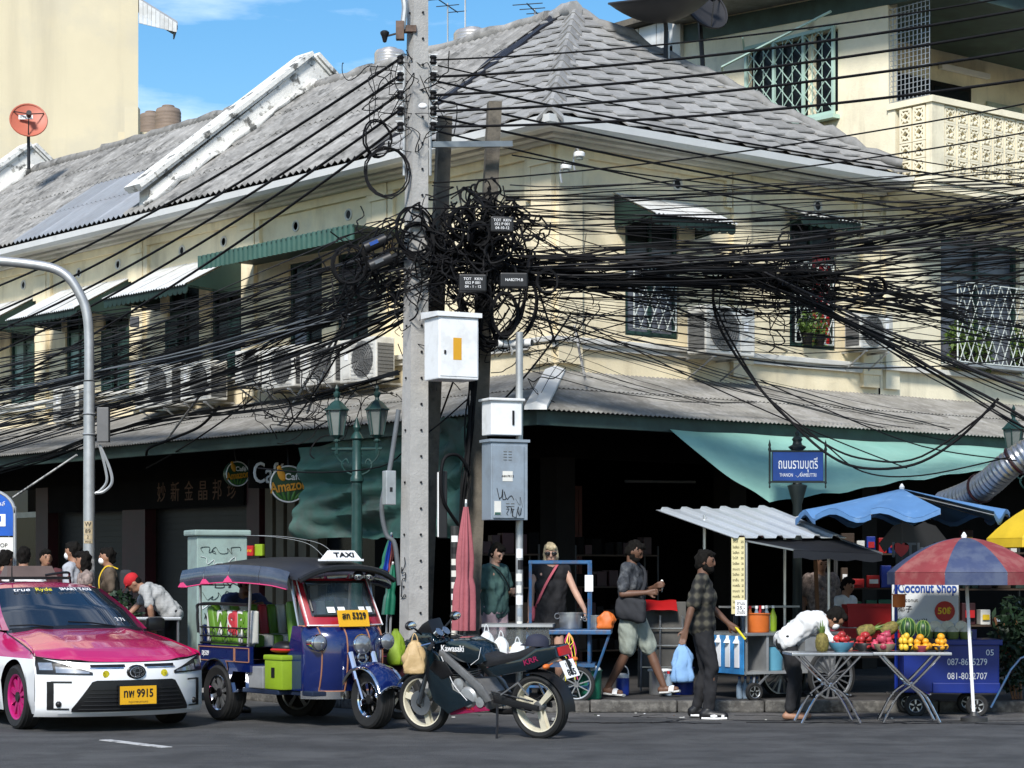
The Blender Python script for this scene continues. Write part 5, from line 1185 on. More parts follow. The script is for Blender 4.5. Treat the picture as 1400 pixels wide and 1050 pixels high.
# front shell below the bonnet
m = M(); m.grid(lambda u, v: nose((v*2-1)*HWN, .15+.515*u+.06*max(0, u-.6)/.4*abs(v*2-1)**4), 14, 40); m.obj('front_bumper', Mt['car_white'], TAXI, 70)
PRF = [(.885, .665, .38, .86, -.06), (.83, .70, .36, .85, -.03), (.62, .785, .27, .835, .01), (.3, .862, .17, .815, .045), (0, .91, .12, .79, .05), (-.3, .95, .09, .765, .05), (-.45, .965, .09, .75, .045)]
def prof(tab, t):
    f = t*(len(tab)-1); i = min(int(f), len(tab)-2); k = f-i; return [lerp(a, b, k) for a, b in zip(tab[i], tab[i+1])]
def top(tab, e=0):
    def fn(u, v):
        x, z, c, w, d = prof(tab, u); y = (v*2-1)*w; k = abs(v*2-1); return Vector((x-c*k**2.4, y, z-d*k**3+e+.012*math.exp(-((k-.62)/.1)**2)*(1 if tab is PRF else 0)))
    return fn
m = M(); m.grid(top(PRF), 24, 30, flip=False); m.obj('bonnet', Mt['pink_paint'], TAXI, 70)
WSP = [(-.42, .95, .09, .75, .045), (-.8, 1.17, .12, .68, .03), (-1.22, 1.375, .14, .58, .02)]
m = M(); m.grid(top(WSP, .004), 14, 24); m.obj('windscreen', Mt['windscreen'], TAXI, 70)
RFP = [(-1.2, 1.372, .14, .59, .03), (-1.5, 1.425, .06, .585, .045), (-2.1, 1.44, 0, .58, .05), (-2.8, 1.40, -.05, .57, .05), (-3.05, 1.35, -.08, .56, .05)]
m = M(); m.grid(top(RFP), 12, 20); m.obj('roof', Mt['pink_paint'], TAXI, 70)
RWP = [(-3.03, 1.352, -.08, .56, .05), (-3.6, 1.05, -.1, .68, .04)]; m = M(); m.grid(top(RWP), 6, 16); m.obj('rear_window', Mt['windscreen'], TAXI, 70)
TRK = [(-3.58, 1.055, -.08, .7, .04), (-3.75, 1.03, -.02, .76, .04), (-4.1, .98, 0.0, .78, .03)]; m = M(); m.grid(top(TRK), 6, 16); m.obj('boot_lid', Mt['pink_paint'], TAXI, 70)
m = M(); m.grid(lambda u, v: Vector((-4.1-.05*math.sin(u*3.1)+.25*abs(v*2-1)**3, (v*2-1)*.84, .2+.77*u)), 8, 16); m.obj('rear_bumper', Mt['car_white'], TAXI, 70)
SHO = [(-4.1, .95), (-3.6, 1.0), (-2.5, .985), (-1.0, .95), (-.45, .915), (0, .862), (.3, .80), (.5, .755), (.545, .72)]
YTP = [(-4.1, .76), (-3.6, .74), (-2.5, .735), (-1.0, .745), (-.45, .74), (0, .755), (.3, .80), (.5, .85), (.56, .865)]
def sidey(x, z):
    zs = interp(SHO, x); t = max(0, min(1, (z-.15)/(zs-.15))); full = .885 if x < .2 else lerp(.885, .868, (x-.2)/.36)
    return lerp(full-.05*(1-min(1, t/.25)), interp(YTP, x), max(0, (t-.6)/.4)**2)
def arch(x):
    z = .17
    for cx in (0, -2.70):
        if abs(x-cx) < .375: z = max(z, .31+math.sqrt(.375**2-(x-cx)**2))
    return z
xs = [-4.1+.04*i for i in range(int(4.64/.04)+1)]
for sgn in (-1, 1):
    lo, hi = M(), M()
    for lay, z0f, z1f, nz_ in ((lo, lambda x: arch(x), lambda x: max(arch(x)+.002, min(.70, interp(SHO, x)-.004)), 8), (hi, lambda x: max(arch(x)+.002, min(.70, interp(SHO, x)-.004)), lambda x: interp(SHO, x), 5)):
        def fn(u, v, z0f=z0f, z1f=z1f):
            x = -4.1+4.64*u; z = lerp(z0f(x), z1f(x), v); return Vector((x, sgn*sidey(x, z), z))
        lay.grid(fn, 116, nz_)
    lo.obj('side_panel', Mt['car_white'], TAXI, 70); hi.obj('side_panel', Mt['pink_paint'], TAXI, 70)
    # side glass and pillars
    def gl(u, v, e=0):
        x0, x1 = lerp(-.42, -1.22, v), lerp(-3.75, -3.0, v); x = lerp(x0, x1, u); return Vector((x-.08, sgn*(lerp(.74, .56, v)+.03*math.sin(math.pi*v)+e), lerp(.95, 1.36, v)))
    m = M(); m.grid(gl, 20, 8); m.obj('greenhouse_side', Mt['pink_paint'], TAXI, 70)
    for u0, u1 in ((.06, .42), (.45, .74)):
        m = M(); m.grid(lambda u, v: gl(lerp(u0, u1, u), lerp(.04, .86, v), .006), 8, 5); m.obj('side_window', Mt['windscreen'], TAXI, 70)
        m = M(); m.tube([gl(lerp(u0, u1, k/10), .88, .01) for k in range(11)], .009, 5); m.tube([gl(lerp(u0, u1, k/10), .02, .01) for k in range(11)], .009, 5); m.obj('window_trim', Mt['chrome'], TAXI)
    for x0 in (-.62, -1.72, -2.62):
        m = M(); m.tube([Vector((x0, sgn*(sidey(x0, z)+.001), z)) for z in (.24, .5, .7, .93)], .005, 4); m.obj('door_gap', Mt['car_black'], TAXI)
    m = M(); m.box((-1.5, sgn*.885, .78), (.2, .03, .03), bev=.01); m.obj('door_handle', Mt['chrome'], TAXI)
    m = M(); m.box((-.72, sgn*.93, .99), (.1, .2, .14), bev=.04); m.tube([(-.7, sgn*.78, .95), (-.72, sgn*.9, .97)], .02, 6); m.obj('wing_mirror', Mt['car_black'], TAXI, 50)
for cx in (0, -2.7):
    for sgn in (-1, 1): wheel(TAXI, (cx, sgn*.775, .315), .315, .2, 'pink_rim', 10, tyre_h=.3)
m = M(); m.b2((-4.0, -.72, .16), (.5, .72, .3)); m.b2((-3.3, -.62, .3), (-.45, .62, .9)); m.b2((-.3, -.55, .3), (.72, .55, .68)); m.obj('underbody', Mt['car_black'], TAXI)
# lamps, grilles, trims on the nose
def nz_patch(y0, y1, zl, zu, e, n=12, k=4): return patch(lambda u, v: nose(lerp(y0, y1, u), lerp(zl(lerp(y0, y1, u)), zu(lerp(y0, y1, u)), v), e), n, k)
for s in (-1, 1):
    Y = lambda a: a*s
    m = nz_patch(Y(.42), Y(.86), lambda y: .552+.02*(abs(y)-.42), lambda y: .578+.34*(abs(y)-.42), .008, 16, 6); hl = m.obj('headlight', Mt['car_black'], TAXI, 70)
    m = nz_patch(Y(.45), Y(.72), lambda y: .566+.03*(abs(y)-.42), lambda y: .576+.2*(abs(y)-.42), .014); m.obj('lens', Mt['lamp_clear'], hl, 70)
    m = nz_patch(Y(.74), Y(.84), lambda y: .60, lambda y: .67, .014); m.obj('lens', Mt['lamp_clear'], hl, 70)
    m = nz_patch(Y(.12), Y(.44), lambda y: .612, lambda y: .622, .008); m.obj('chrome_bar', Mt['chrome'], TAXI, 70)
    m = nz_patch(Y(.10), Y(.43), lambda y: .624, lambda y: .65, .004); m.obj('upper_grille', Mt['car_black'], TAXI, 70)
    m = nz_patch(Y(.74), Y(.79), lambda y: .235, lambda y: .49, .007, 4, 8); fg = m.obj('fog_lamp_recess', Mt['car_black'], TAXI, 70)
    m = nz_patch(Y(.60), Y(.76), lambda y: .478, lambda y: .494, .008); m.obj('trim', Mt['car_black'], fg, 70); m = nz_patch(Y(.62), Y(.79), lambda y: .222, lambda y: .236, .008); m.obj('trim', Mt['car_black'], fg, 70)
    m = M(); m.ball(nose(Y(.70), .275, .0), .03, 14, 8); m.obj('fog_lamp', Mt['black'], fg, 50)
    m = M(); m.lathe([(0, 0), (.035, 0)], 16, c=nose(Y(.3), .56, .009), T=RY(90)); m.obj('sticker', Mt['yellow_line'], TAXI)
m = nz_patch(-.60, .60, lambda y: .20+.0*y, lambda y: .50-max(0, abs(y)-.42)*1.5, .008, 28, 6); lg = m.obj('lower_grille', Mt['car_black'], TAXI, 70)
for i in range(6):
    z = .225+i*.038; h = .56-max(0, (z-.2)*.55); m = M(); m.tube([nose(lerp(-h, h, k/12), z, .014) for k in range(13)], .006, 4); m.obj('slat', Mt['black'], lg)
m = M(); m.ball(nose(0, .575, .01), (.02, .1, .07), 16, 8); m.obj('emblem_base', Mt['car_black'], TAXI, 50)
m = M(); TE = T3(nose(0, .575, .034), (0, 1, 0), (0, 0, 1))
for rx, rz_ in ((.07, .048), (.026, .046), (.046, .02)): m.tube([TE @ Vector((rx*math.cos(a*math.pi/12), rz_*math.sin(a*math.pi/12)+(.012 if rx == .046 else 0), 0)) for a in range(25)], .0065, 6)
m.obj('emblem', Mt['chrome'], TAXI, 60)
pm = M(); pm.box(nose(0, .355, .03), (.012, .40, .20), bev=.004); pl_ = pm.obj('number_plate', Mt['car_black'], TAXI)
pm = M(); pm.box(nose(0, .355, .037), (.006, .375, .175)); pm.obj('plate_face', Mt['plate_yellow'], pl_)
PT = T3(nose(0, .37, .042), (0, 1, 0), (0, 0, 1)); text('lettering', 'ทพ 9915', .11, Mt['ink'], pl_, PT, wide=.30, bold=.002)
text('lettering', 'กรุงเทพมหานคร', .03, Mt['ink'], pl_, T3(nose(0, .29, .042), (0, 1, 0), (0, 0, 1)), wide=.2)
m = nz_patch(-.7, .7, lambda y: .155, lambda y: .185, .015, 24, 2); m.obj('lower_lip', Mt['car_white'], TAXI, 70)
# gaps, wipers, writing on the glass, roof sign
m = M(); f = top(PRF, .002); m.tube([f(.005, k/24) for k in range(25)], .006, 4); m.tube([f(k/16, .0) for k in range(17)], .005, 4); m.tube([f(k/16, 1) for k in range(17)], .005, 4); m.obj('bonnet_gap', Mt['car_black'], TAXI)
wf = top(WSP, .012)
m = M(); m.grid(lambda u, v: wf(.0+.07*u, .03+.94*v)+Vector((.004, 0, .002)), 2, 16); m.obj('cowl', Mt['car_black'], TAXI, 60)
for v0, v1 in ((.3, .02), (.75, .42)): m = M(); m.tube([wf(.03, v0)+Vector((.01, 0, .012)), wf(.09, (v0+v1)/2)+Vector((.01, 0, .016)), wf(.13, v1)+Vector((.01, 0, .012))], .008, 5); m.obj('wiper', Mt['car_black'], TAXI)
def wtext(body, u, v, size, mat, wide):
    c = wf(u, v); x = (wf(u, v+.02)-wf(u, v-.02)); y = (wf(u+.02, v)-wf(u-.02, v)); return text('lettering', body, size, Mt[mat], TAXI, T3(c+Vector((.008, 0, .008)), x, y), wide=wide)
wtext('true', .9, .20, .1, 'white', .17); wtext('Ryde', .9, .385, .1, 'yellow_line', .17); wtext('SMART TAXI', .905, .68, .085, 'white', .36); wtext('2 71', .2, .84, .09, 'white', .1)
m = M(); m.grid(lambda u, v: wf(.32+.22*u, .36+.16*v)+Vector((-.03, 0, -.01)), 2, 2); m.obj('dashboard_paper', Mt['white'], TAXI)
rs = M(); rs.box((-1.75, 0, 1.47), (.06, .8, .03)); rs.box((-2.2, 0, 1.47), (.06, .8, .03)); rs.tube([(-1.75, -.38, 1.47), (-2.2, -.38, 1.47)], .015, 6); rs.tube([(-1.75, .38, 1.47), (-2.2, .38, 1.47)], .015, 6)
rs.tube(spline([(-1.7, .1, 1.5), (-1.72, .35, 1.53), (-1.9, .45, 1.48), (-2, .5, 1.42)], 5), .014, 6); rk = rs.obj('roof_rack', Mt['car_black'], TAXI)
rs = M(); rs.hexa([(-2.05, -.28, 1.485), (-1.82, -.28, 1.485), (-1.82, .28, 1.485), (-2.05, .28, 1.485), (-1.98, -.25, 1.60), (-1.90, -.25, 1.60), (-1.90, .25, 1.60), (-1.98, .25, 1.60)]); rs.obj('roof_sign', mm('sign_brown', (.10, .07, .06), .5), TAXI)
m = M(); m.lathe([(0, 0), (.03, 0), (.03, .02), (.008, .03), (.006, .16), (0, .16)], 8, c=(-1.62, -.3, 1.435)); m.obj('antenna', Mt['car_black'], TAXI)

# ------------------------------------------------------------------ tuk-tuk
TK = thing('tuk_tuk', 'blue and red three wheeled tuk tuk with striped seat and TAXI roof sign', 'tuk tuk', (-2.53, 23.05, 0), math.atan2(-1.5, 1.14))
wheel(TK, (0, -.56, .29), .29, .2, 'chrome', 8, tyre_h=.38, spmat='steel'); wheel(TK, (0, .56, .29), .29, .2, 'chrome', 8, tyre_h=.38, spmat='steel'); wheel(TK, (1.93, 0, .29), .29, .17, 'chrome', 8, tyre_h=.4, spmat='chrome')
m = M(); m.b2((-.45, -.62, .52), (.62, .62, .60)); m.b2((-.45, -.62, .602), (.62, -.58, .78)); m.b2((-.45, .58, .602), (.62, .62, .78)); m.b2((-.47, -.58, .602), (-.43, .58, .98)); m.b2((.45, -.57, .36), (.52, .57, .52)); m.obj('rear_body', Mt['blue_paint'], TK)
m = M(); m.b2((.4, -.58, .31), (1.1, .58, .36), bev=.01); m.b2((1.1, -.46, .31), (1.55, .46, .36), bev=.01); m.b2((-.4, -.4, .3), (.4, .4, .45)); m.obj('floor', mm('tuk_floor', (.02, .03, .06), .4, .3, var=.4), TK)
for s in (-1, 1):
    m = M()
    for x0, x1 in ((-.43, .3), (.32, .6)):
        for z in (.62, .76): m.tube([(x0, s*.623, z), (x1, s*.623, z)], .006, 4)
        for x in (x0, x1): m.tube([(x, s*.623, .62), (x, s*.623, .76)], .006, 4)
    m.obj('pinstripe', Mt['gold_line'], TK)
    f = M()   # chrome mudguard
    for a0 in range(12):
        a, b = R(5+a0*14), R(5+(a0+1)*14); q = lambda w, y: Vector((.36*math.cos(w), y, .29+.36*math.sin(w))); f.add([q(a, s*.44), q(b, s*.44), q(b, s*.68), q(a, s*.68), q(a, s*.44)*1.0-Vector((0, 0, .012)), q(b, s*.44)-Vector((0, 0, .012)), q(b, s*.68)-Vector((0, 0, .012)), q(a, s*.68)-Vector((0, 0, .012))], [(0, 1, 2, 3), (7, 6, 5, 4), (3, 2, 6, 7), (0, 4, 5, 1)])
    f.obj('mudguard', Mt['chrome'], TK, 50)
    text('lettering', 'DJ.5329', .07, Mt['white'], TK, T3((-.28, s*.628, .69), (s*-1, 0, 0) if s > 0 else (1, 0, 0), (0, 0, 1)), wide=.14)
    # posts and side rails with curls
    for p_, q_ in (((-.42, s*.6, .78), (-.44, s*.6, 1.5)), ((.55, s*.6, .78), (.6, s*.6, 1.5)), ((1.3, s*.45, .95), (1.14, s*.47, 1.5))): pz = M(); pz.tube([p_, q_], .016, 6); pz.obj('post', Mt['steel'], TK, 40)
    rl = M()
    for z in (.80, .87, .96): rl.tube([(-.42, s*.61, z), (.56, s*.61, z)], .009, 5)
    rl.tube([(-.42, s*.6, 1.4), (.2, s*.6, 1.4)], .008, 5)
    for k in range(6): rl.torus((-.3+k*.16, s*.61, .915), .034, .005, 12, 4, T=RX(90))
    for k in range(3): rl.torus((-.2+k*.32, s*.61, .835), .026, .005, 12, 4, T=RX(90))
    rl.obj('side_rail', Mt['black'], TK)
# seat: bench across the rear with vertical stripes, and its back leaning
def stripe(i): return Mt['lime'] if i % 2 == 0 else Mt['seat_white']
for i in range(10):
    y0 = -.56+i*.112; m = M(); m.box((-.28, y0+.056, .96), (.12, .11, .46), bev=.03, rot=RY(-12)); m.obj('backrest_panel', Mt['seat_red'] if i in (5,) else stripe(i), TK, 60)
    m = M(); m.box((.0, y0+.056, .82), (.52, .11, .13), bev=.03); m.obj('seat_panel', stripe(i), TK, 60)
for s in (-1, 1):  # side cushions along the right and left, seen through the opening
    for i in range(9):
        m = M(); x = -.36+i*.105; m.box((x, s*.5, .97), (.1, .09, .34), bev=.025); m.obj('side_cushion', Mt[['seat_white', 'lime', 'seat_white', 'lime', 'seat_white', 'seat_red', 'seat_white', 'lime', 'seat_white'][i]], TK, 60)
text('lettering', 'W', .26, Mt['lime'], TK, T3((-.1, -.552, 1.0), (1, 0, 0), (0, 0, 1)), bold=.008); text('lettering', 'S', .26, Mt['seat_red'], TK, T3((.12, -.552, 1.0), (1, 0, 0), (0, 0, 1)), bold=.012); text('lettering', 'R', .26, Mt['lime'], TK, T3((.33, -.552, 1.0), (1, 0, 0), (0, 0, 1)), bold=.01)
m = M(); m.tube(spline([(-.44, -.62, .9), (-.46, -.62, 1.12), (-.4, -.6, 1.2), (.5, -.58, 1.2)], 6), .018, 6); m.obj('hand_rail', Mt['black'], TK)
# driver seat
for i, y in enumerate((-.22, -.11, 0, .11, .22)):
    m = M(); m.box((.8, y, .98), (.09, .108, .52), bev=.03, rot=RY(-8)); m.obj('driver_backrest', Mt[('lime', 'seat_white', 'seat_red', 'seat_white', 'lime')[i]], TK, 60); m = M(); m.box((1.0, y, .68), (.4, .108, .12), bev=.03); m.obj('driver_seat', Mt['seat_white'] if i % 2 else Mt['lime'], TK, 60)
m = M(); m.b2((.82, -.28, .36), (1.2, .28, .62)); m.obj('engine_cover', Mt['vinyl_black'], TK)
# front cowl: loft bulging forward
NP = [(1.62, .36), (1.66, .5), (1.68, .7), (1.66, .9), (1.58, 1.0)]
def cowl(u, v):
    x, z = [spline([Vector((a, 0, b)) for a, b in NP], 4)[min(int(u*16+.5), 16)][k] for k in (0, 2)]; k = abs(v*2-1); return Vector((x-.28*k**3, (v*2-1)*.47, z))
m = M(); m.slab(cowl, 16, 20, (-.03, 0, 0)); m.obj('front_cowl', Mt['blue_paint'], TK, 60)
for s in (-1, 1):
    y0, y1 = sorted((s*.455, s*.475)); m = M(); m.hexa([(1.0, y0, .36), (1.38, y0, .36), (1.38, y1, .36), (1.0, y1, .36), (1.2, y0, 1.0), (1.36, y0, 1.0), (1.36, y1, 1.0), (1.2, y1, 1.0)]); m.obj('side_cowl', Mt['blue_paint'], TK)
m = M()
for v in (.12, .36, .64, .88): m.tube([cowl(k/14*.95+.02, v)+Vector((.006, 0, 0)) for k in range(15)], .007, 4)
m.tube([cowl(.03, .12+.24*k/6)+Vector((.006, 0, 0)) for k in range(7)], .007, 4); m.tube([cowl(.03, .64+.24*k/6)+Vector((.006, 0, 0)) for k in range(7)], .007, 4); m.tube([cowl(.98, k/16)+Vector((.006, 0, .0)) for k in range(17)], .01, 4); m.obj('pinstripe', Mt['gold_line'], TK)
m = M(); m.grid(lambda u, v: cowl(.0, v)+Vector((.004, 0, -.08*u)), 2, 20); m.obj('chrome_skirt', Mt['chrome'], TK, 50)
# windscreen frame and glass
def ws(u, v, e=0): k = abs(v*2-1); return Vector((lerp(1.56, 1.28, u)-.13*k**2.5+e, (v*2-1)*lerp(.45, .43, u), lerp(1.0, 1.47, u)))
def wsb(u0, u1, v0, v1): return lambda u, v: ws(lerp(u0, u1, u), lerp(v0, v1, v))
for nm, a in (('lower', (0, .2, 0, 1)), ('left', (.2, .95, 0, .07)), ('right', (.2, .95, .93, 1)), ('upper', (.95, 1, 0, 1))): m = M(); m.slab(wsb(*a), 6, 16, (-.025, 0, -.01)); m.obj('windscreen_frame', Mt['red_paint'], TK, 50)
m = M(); m.grid(lambda u, v: ws(lerp(.2, .95, u), lerp(.07, .93, v), -.01), 6, 12); m.obj('windscreen', mm('tuk_glass', (.06, .08, .09), .05, var=.4, scale=3, coat=1, alpha=.55), TK, 50)
m = M(); lp = [(.22, .09), (.22, .91), (.93, .91), (.93, .09), (.22, .09)]
m.tube([ws(lerp(a[0], b[0], k/8), lerp(a[1], b[1], k/8), .008) for a, b in zip(lp, lp[1:]) for k in range(8)], .012, 5); m.obj('rubber_seal', Mt['black'], TK, 60)
m = M(); lp = [(.02, .01), (.98, .01)]
for v in (.015, .985): m.tube([ws(k/8, v, .006) for k in range(9)], .007, 4)
m.tube([ws(.02, k/12, .006) for k in range(13)], .007, 4); m.obj('white_piping', Mt['white'], TK)
for v in (.25, .38, .66, .78): m = M(); m.grid(lambda u, w: ws(lerp(.28, .4, u), lerp(v, v+.09, w), .002), 2, 2); m.obj('permit_sticker', Mt['white'], TK)
pm = M(); pm.box((1.61, -.02, 1.075), (.012, .36, .17), bev=.004, rot=RY(-15)); np_ = pm.obj('number_plate', Mt['plate_yellow'], TK)
PTm = TR((1.622, -.02, 1.10)) @ RY(-15) @ T3((0, 0, 0), (0, 1, 0), (0, 0, 1)); text('lettering', 'สก 5329', .09, Mt['ink'], np_, PTm, wide=.28, bold=.002); text('lettering', 'กรุงเทพมหานคร', .03, Mt['ink'], np_, TR((1.607, -.02, 1.02)) @ RY(-15) @ T3((0, 0, 0), (0, 1, 0), (0, 0, 1)), wide=.2)
# headlights
for y, x, z, r in ((0, 1.72, .82, .1), (-.40, 1.56, .84, .085), (.40, 1.56, .84, .085)):
    m = M(); m.lathe([(0, -.22), (r*.5, -.2), (r*.85, -.1), (r, .0), (r*1.05, .02), (r*.95, .035)], 20, c=(x, y, z), T=RY(90)); h_l = m.obj('headlight', Mt['chrome'], TK, 50); q = M(); q.lathe([(r*.95, .03), (r*.7, .05), (0, .06)], 20, c=(x, y, z), T=RY(90)); q.obj('lens', Mt['lamp_clear'], h_l, 60)
m = M(); m.torus((1.74, 0, .685), .05, .012, 16, 6, T=RY(90)); m.box((1.7, 0, .69), (.06, .16, .02)); m.obj('emblem', Mt['chrome'], TK, 50)
# front mudguard and fork
f = M()
def fg_(u, v): a = R(lerp(20, 165, u)); k = (v*2-1); return Vector((1.93+.37*math.cos(a), k*.15, .30+.36*math.sin(a)-.06*k*k))
f.slab(fg_, 14, 6, (0, 0, -.012)); f.obj('front_mudguard', Mt['blue_paint'], TK, 60)
f = M()
for k in (0, 1): f.tube([fg_(i/14, k) for i in range(15)], .018, 6)
f.tube([fg_(0, i/6) for i in range(7)], .018, 6); f.obj('mudguard_trim', Mt['chrome'], TK, 60)
f = M()
for s in (-1, 1): f.tube([(1.95, s*.13, .29), (1.84, s*.13, .50)], .022, 8); f.tube([(1.84, s*.13, .48), (1.72, s*.13, .74)], .032, 8)
f.obj('fork', Mt['chrome'], TK, 40)
# canvas roof
def rf(u, v, e=0): k = v*2-1; x = lerp(-.62, 1.52, u); z = 1.63+.06*math.sin(math.pi*min(1, u*1.05))-.05*max(0, u-.8)*5*.6; return Vector((x-(.05*k*k if u > .9 else 0), k*lerp(.70, .56, max(0, u-.45)/.55), z-.13*abs(k)**2.6+e))
m = M(); m.slab(rf, 24, 18, (0, 0, -.02)); rfo = m.obj('canvas_roof', Mt['vinyl_black'], TK, 60)
for s in (-1, 1):
    v0 = 0 if s < 0 else 1
    for i in range(4):
        u0, u1 = .0+i*.235, .232+i*.235; m = M(); m.grid(lambda u, w: rf(lerp(u0, u1, u), v0)+Vector((0, s*(.012+.03*math.sin(w*2.5)),   .05-.175*w)) if True else None, 6, 5); m.obj('side_flap', Mt['vinyl_clear'], rfo, 60)
    m = M(); m.tube([rf(k/16*.9, v0)+Vector((0, s*.02, -.127)) for k in range(17)], .012, 5); m.obj('roof_rail', Mt['hotpink' if s < 0 else 'black'], rfo)
    for i in range(3): m = M(); c = rf(.02+.22*i, v0)+Vector((0, s*.04, -.13)); m.add([c+Vector((-.09, 0, 0)), c+Vector((.09, 0, 0)), c+Vector((0, 0, .08)), c+Vector((-.09, -s*.01, 0)), c+Vector((.09, -s*.01, 0)), c+Vector((0, -s*.01, .08))], [(0, 1, 2), (5, 4, 3), (0, 3, 4, 1), (1, 4, 5, 2), (2, 5, 3, 0)]); m.obj('corner_flag', Mt['hotpink'], rfo)
m = M(); m.tube([rf(1, k/16)+Vector((.0, 0, -.02)) for k in range(17)], .03, 6); m.obj('roof_visor', Mt['black'], rfo, 50)
m = M(); m.hexa([(1.28, -.2, 1.66), (1.42, -.2, 1.66), (1.42, .2, 1.66), (1.28, .2, 1.66), (1.32, -.14, 1.75), (1.38, -.14, 1.75), (1.38, .14, 1.75), (1.32, .14, 1.75)]); m.box((1.35, 0, 1.655), (.16, .44, .02)); sg_ = m.obj('roof_sign', Mt['white'], TK); text('lettering', 'TAXI', .07, Mt['ink'], sg_, TR((1.408, 0, 1.705)) @ RY(-24) @ T3((0, 0, 0), (0, 1, 0), (0, 0, 1)), wide=.24, bold=.002)
for y in (-.1, .05): m = M(); m.tube(spline([(1.2, y, 1.68), (1.05, y-.1, 1.82), (.75, y-.3, 1.89), (.4, y-.45, 1.91)], 6), .0025, 4); m.obj('whip_aerial', Mt['galv'], TK)
for y in (.2, .34): m = M(); m.ball((1.36, y, 1.5), (.04, .06, .05), 10, 8); m.obj('spot_lamp', Mt['chrome'], TK, 60)
# luggage on the tuk-tuk floor
cb = thing('cool_box', 'lime green plastic box standing on the tuk tuk floor', 'box', (TK.matrix_basis @ Vector((1.02, -.44, .362))), TK.rotation_euler.z)
m = M(); m.box((0, 0, .15), (.34, .3, .3), bev=.02); m.obj('body', mm('lime_box', (.22, .33, .015), .5), cb, 40); m = M(); m.box((0, 0, .32), (.36, .32, .05), bev=.015); m.obj('lid', Mt['lime_box'], cb, 40); m = M(); m.box((0, -.152, .17), (.06, .008, .1)); m.obj('latch', Mt['black'], cb)
cb = thing('bag', 'small red and black bag lying on the green box', 'bag', (TK.matrix_basis @ Vector((1.0, -.44, .715))), TK.rotation_euler.z); m = M(); m.ball((0, 0, .06), (.16, .12, .07), 12, 8); m.obj('body', Mt['black'], cb, 60); m = M(); m.ball((0, -.02, .04), (.165, .12, .03), 12, 8); m.obj('band', Mt['red'], cb, 60)
tl = thing('tool_box', 'grey steel box under the tuk tuk seat', 'box', (TK.matrix_basis @ Vector((.68, -.46, .362))), TK.rotation_euler.z); m = M(); m.box((0, 0, .11), (.28, .26, .22), bev=.01); m.obj('body', Mt['galv'], tl)

# ------------------------------------------------------------------ sport motorcycle
MB_ = thing('motorcycle', 'dark teal sport motorcycle with cream wheels parked on its side stand', 'motorcycle', (.28, 20.3, 0), math.atan2(.85, -1.12))
MBs = -1       # visible side is local -y? see below
def xz(poly, y0, y1, bev=.02, seg=2):
    bm = bmesh.new(); a = [bm.verts.new((x, y0, z)) for x, z in poly]; b = [bm.verts.new((x, y1, z)) for x, z in poly]; n = len(poly)
    bm.faces.new(a); bm.faces.new(b[::-1])
    for i in range(n): bm.faces.new((a[i], b[i], b[(i+1) % n], a[(i+1) % n]))
    bmesh.ops.recalc_face_normals(bm, faces=bm.faces[:])
    if bev: bmesh.ops.bevel(bm, geom=[e for e in bm.edges if not (abs(e.verts[0].co.y-e.verts[1].co.y) > 1e-6)], offset=bev, segments=seg, affect='EDGES', profile=.6)
    bm.verts.index_update(); m = M(); m.add([v.co.copy() for v in bm.verts], [[v.index for v in f.verts] for f in bm.faces]); bm.free(); return m
# local: x forward from the rear axle, y left, z up; leans 8 degrees onto the stand
lean = 7
MB_.rotation_euler = (R(-lean), 0, math.atan2(.85, -1.12))
wheel(MB_, (0, 0, .30), .30, .13, 'rim_cream', 3, tyre_h=.22, style='three'); wheel(MB_, (1.38, 0, .29), .29, .1, 'rim_cream', 3, tyre_h=.2, style='three')
def part(name, poly, y0, y1, mat, bev=.02): return xz(poly, y0, y1, bev).obj(name, Mt[mat], MB_, 50)
part('fuel_tank', [(.48, .72), (.62, .68), (1.0, .74), (1.02, .84), (.92, .92), (.72, .93), (.55, .86)], -.15, .15, 'bike_teal', .06)
part('seat', [(.05, .74), (.5, .66), (.6, .72), (.54, .80), (.4, .77), (.2, .80), (-.05, .88), (-.1, .83)], -.11, .11, 'seat_black', .035)
part('tail_cowl', [(-.32, .78), (-.05, .66), (.4, .58), (.52, .66), (.1, .76), (-.08, .86), (-.3, .88)], -.115, .115, 'bike_teal', .03)
tl_ = part('tail_lamp', [(-.34, .79), (-.30, .78), (-.28, .86), (-.33, .87)], -.08, .08, 'red', .01)
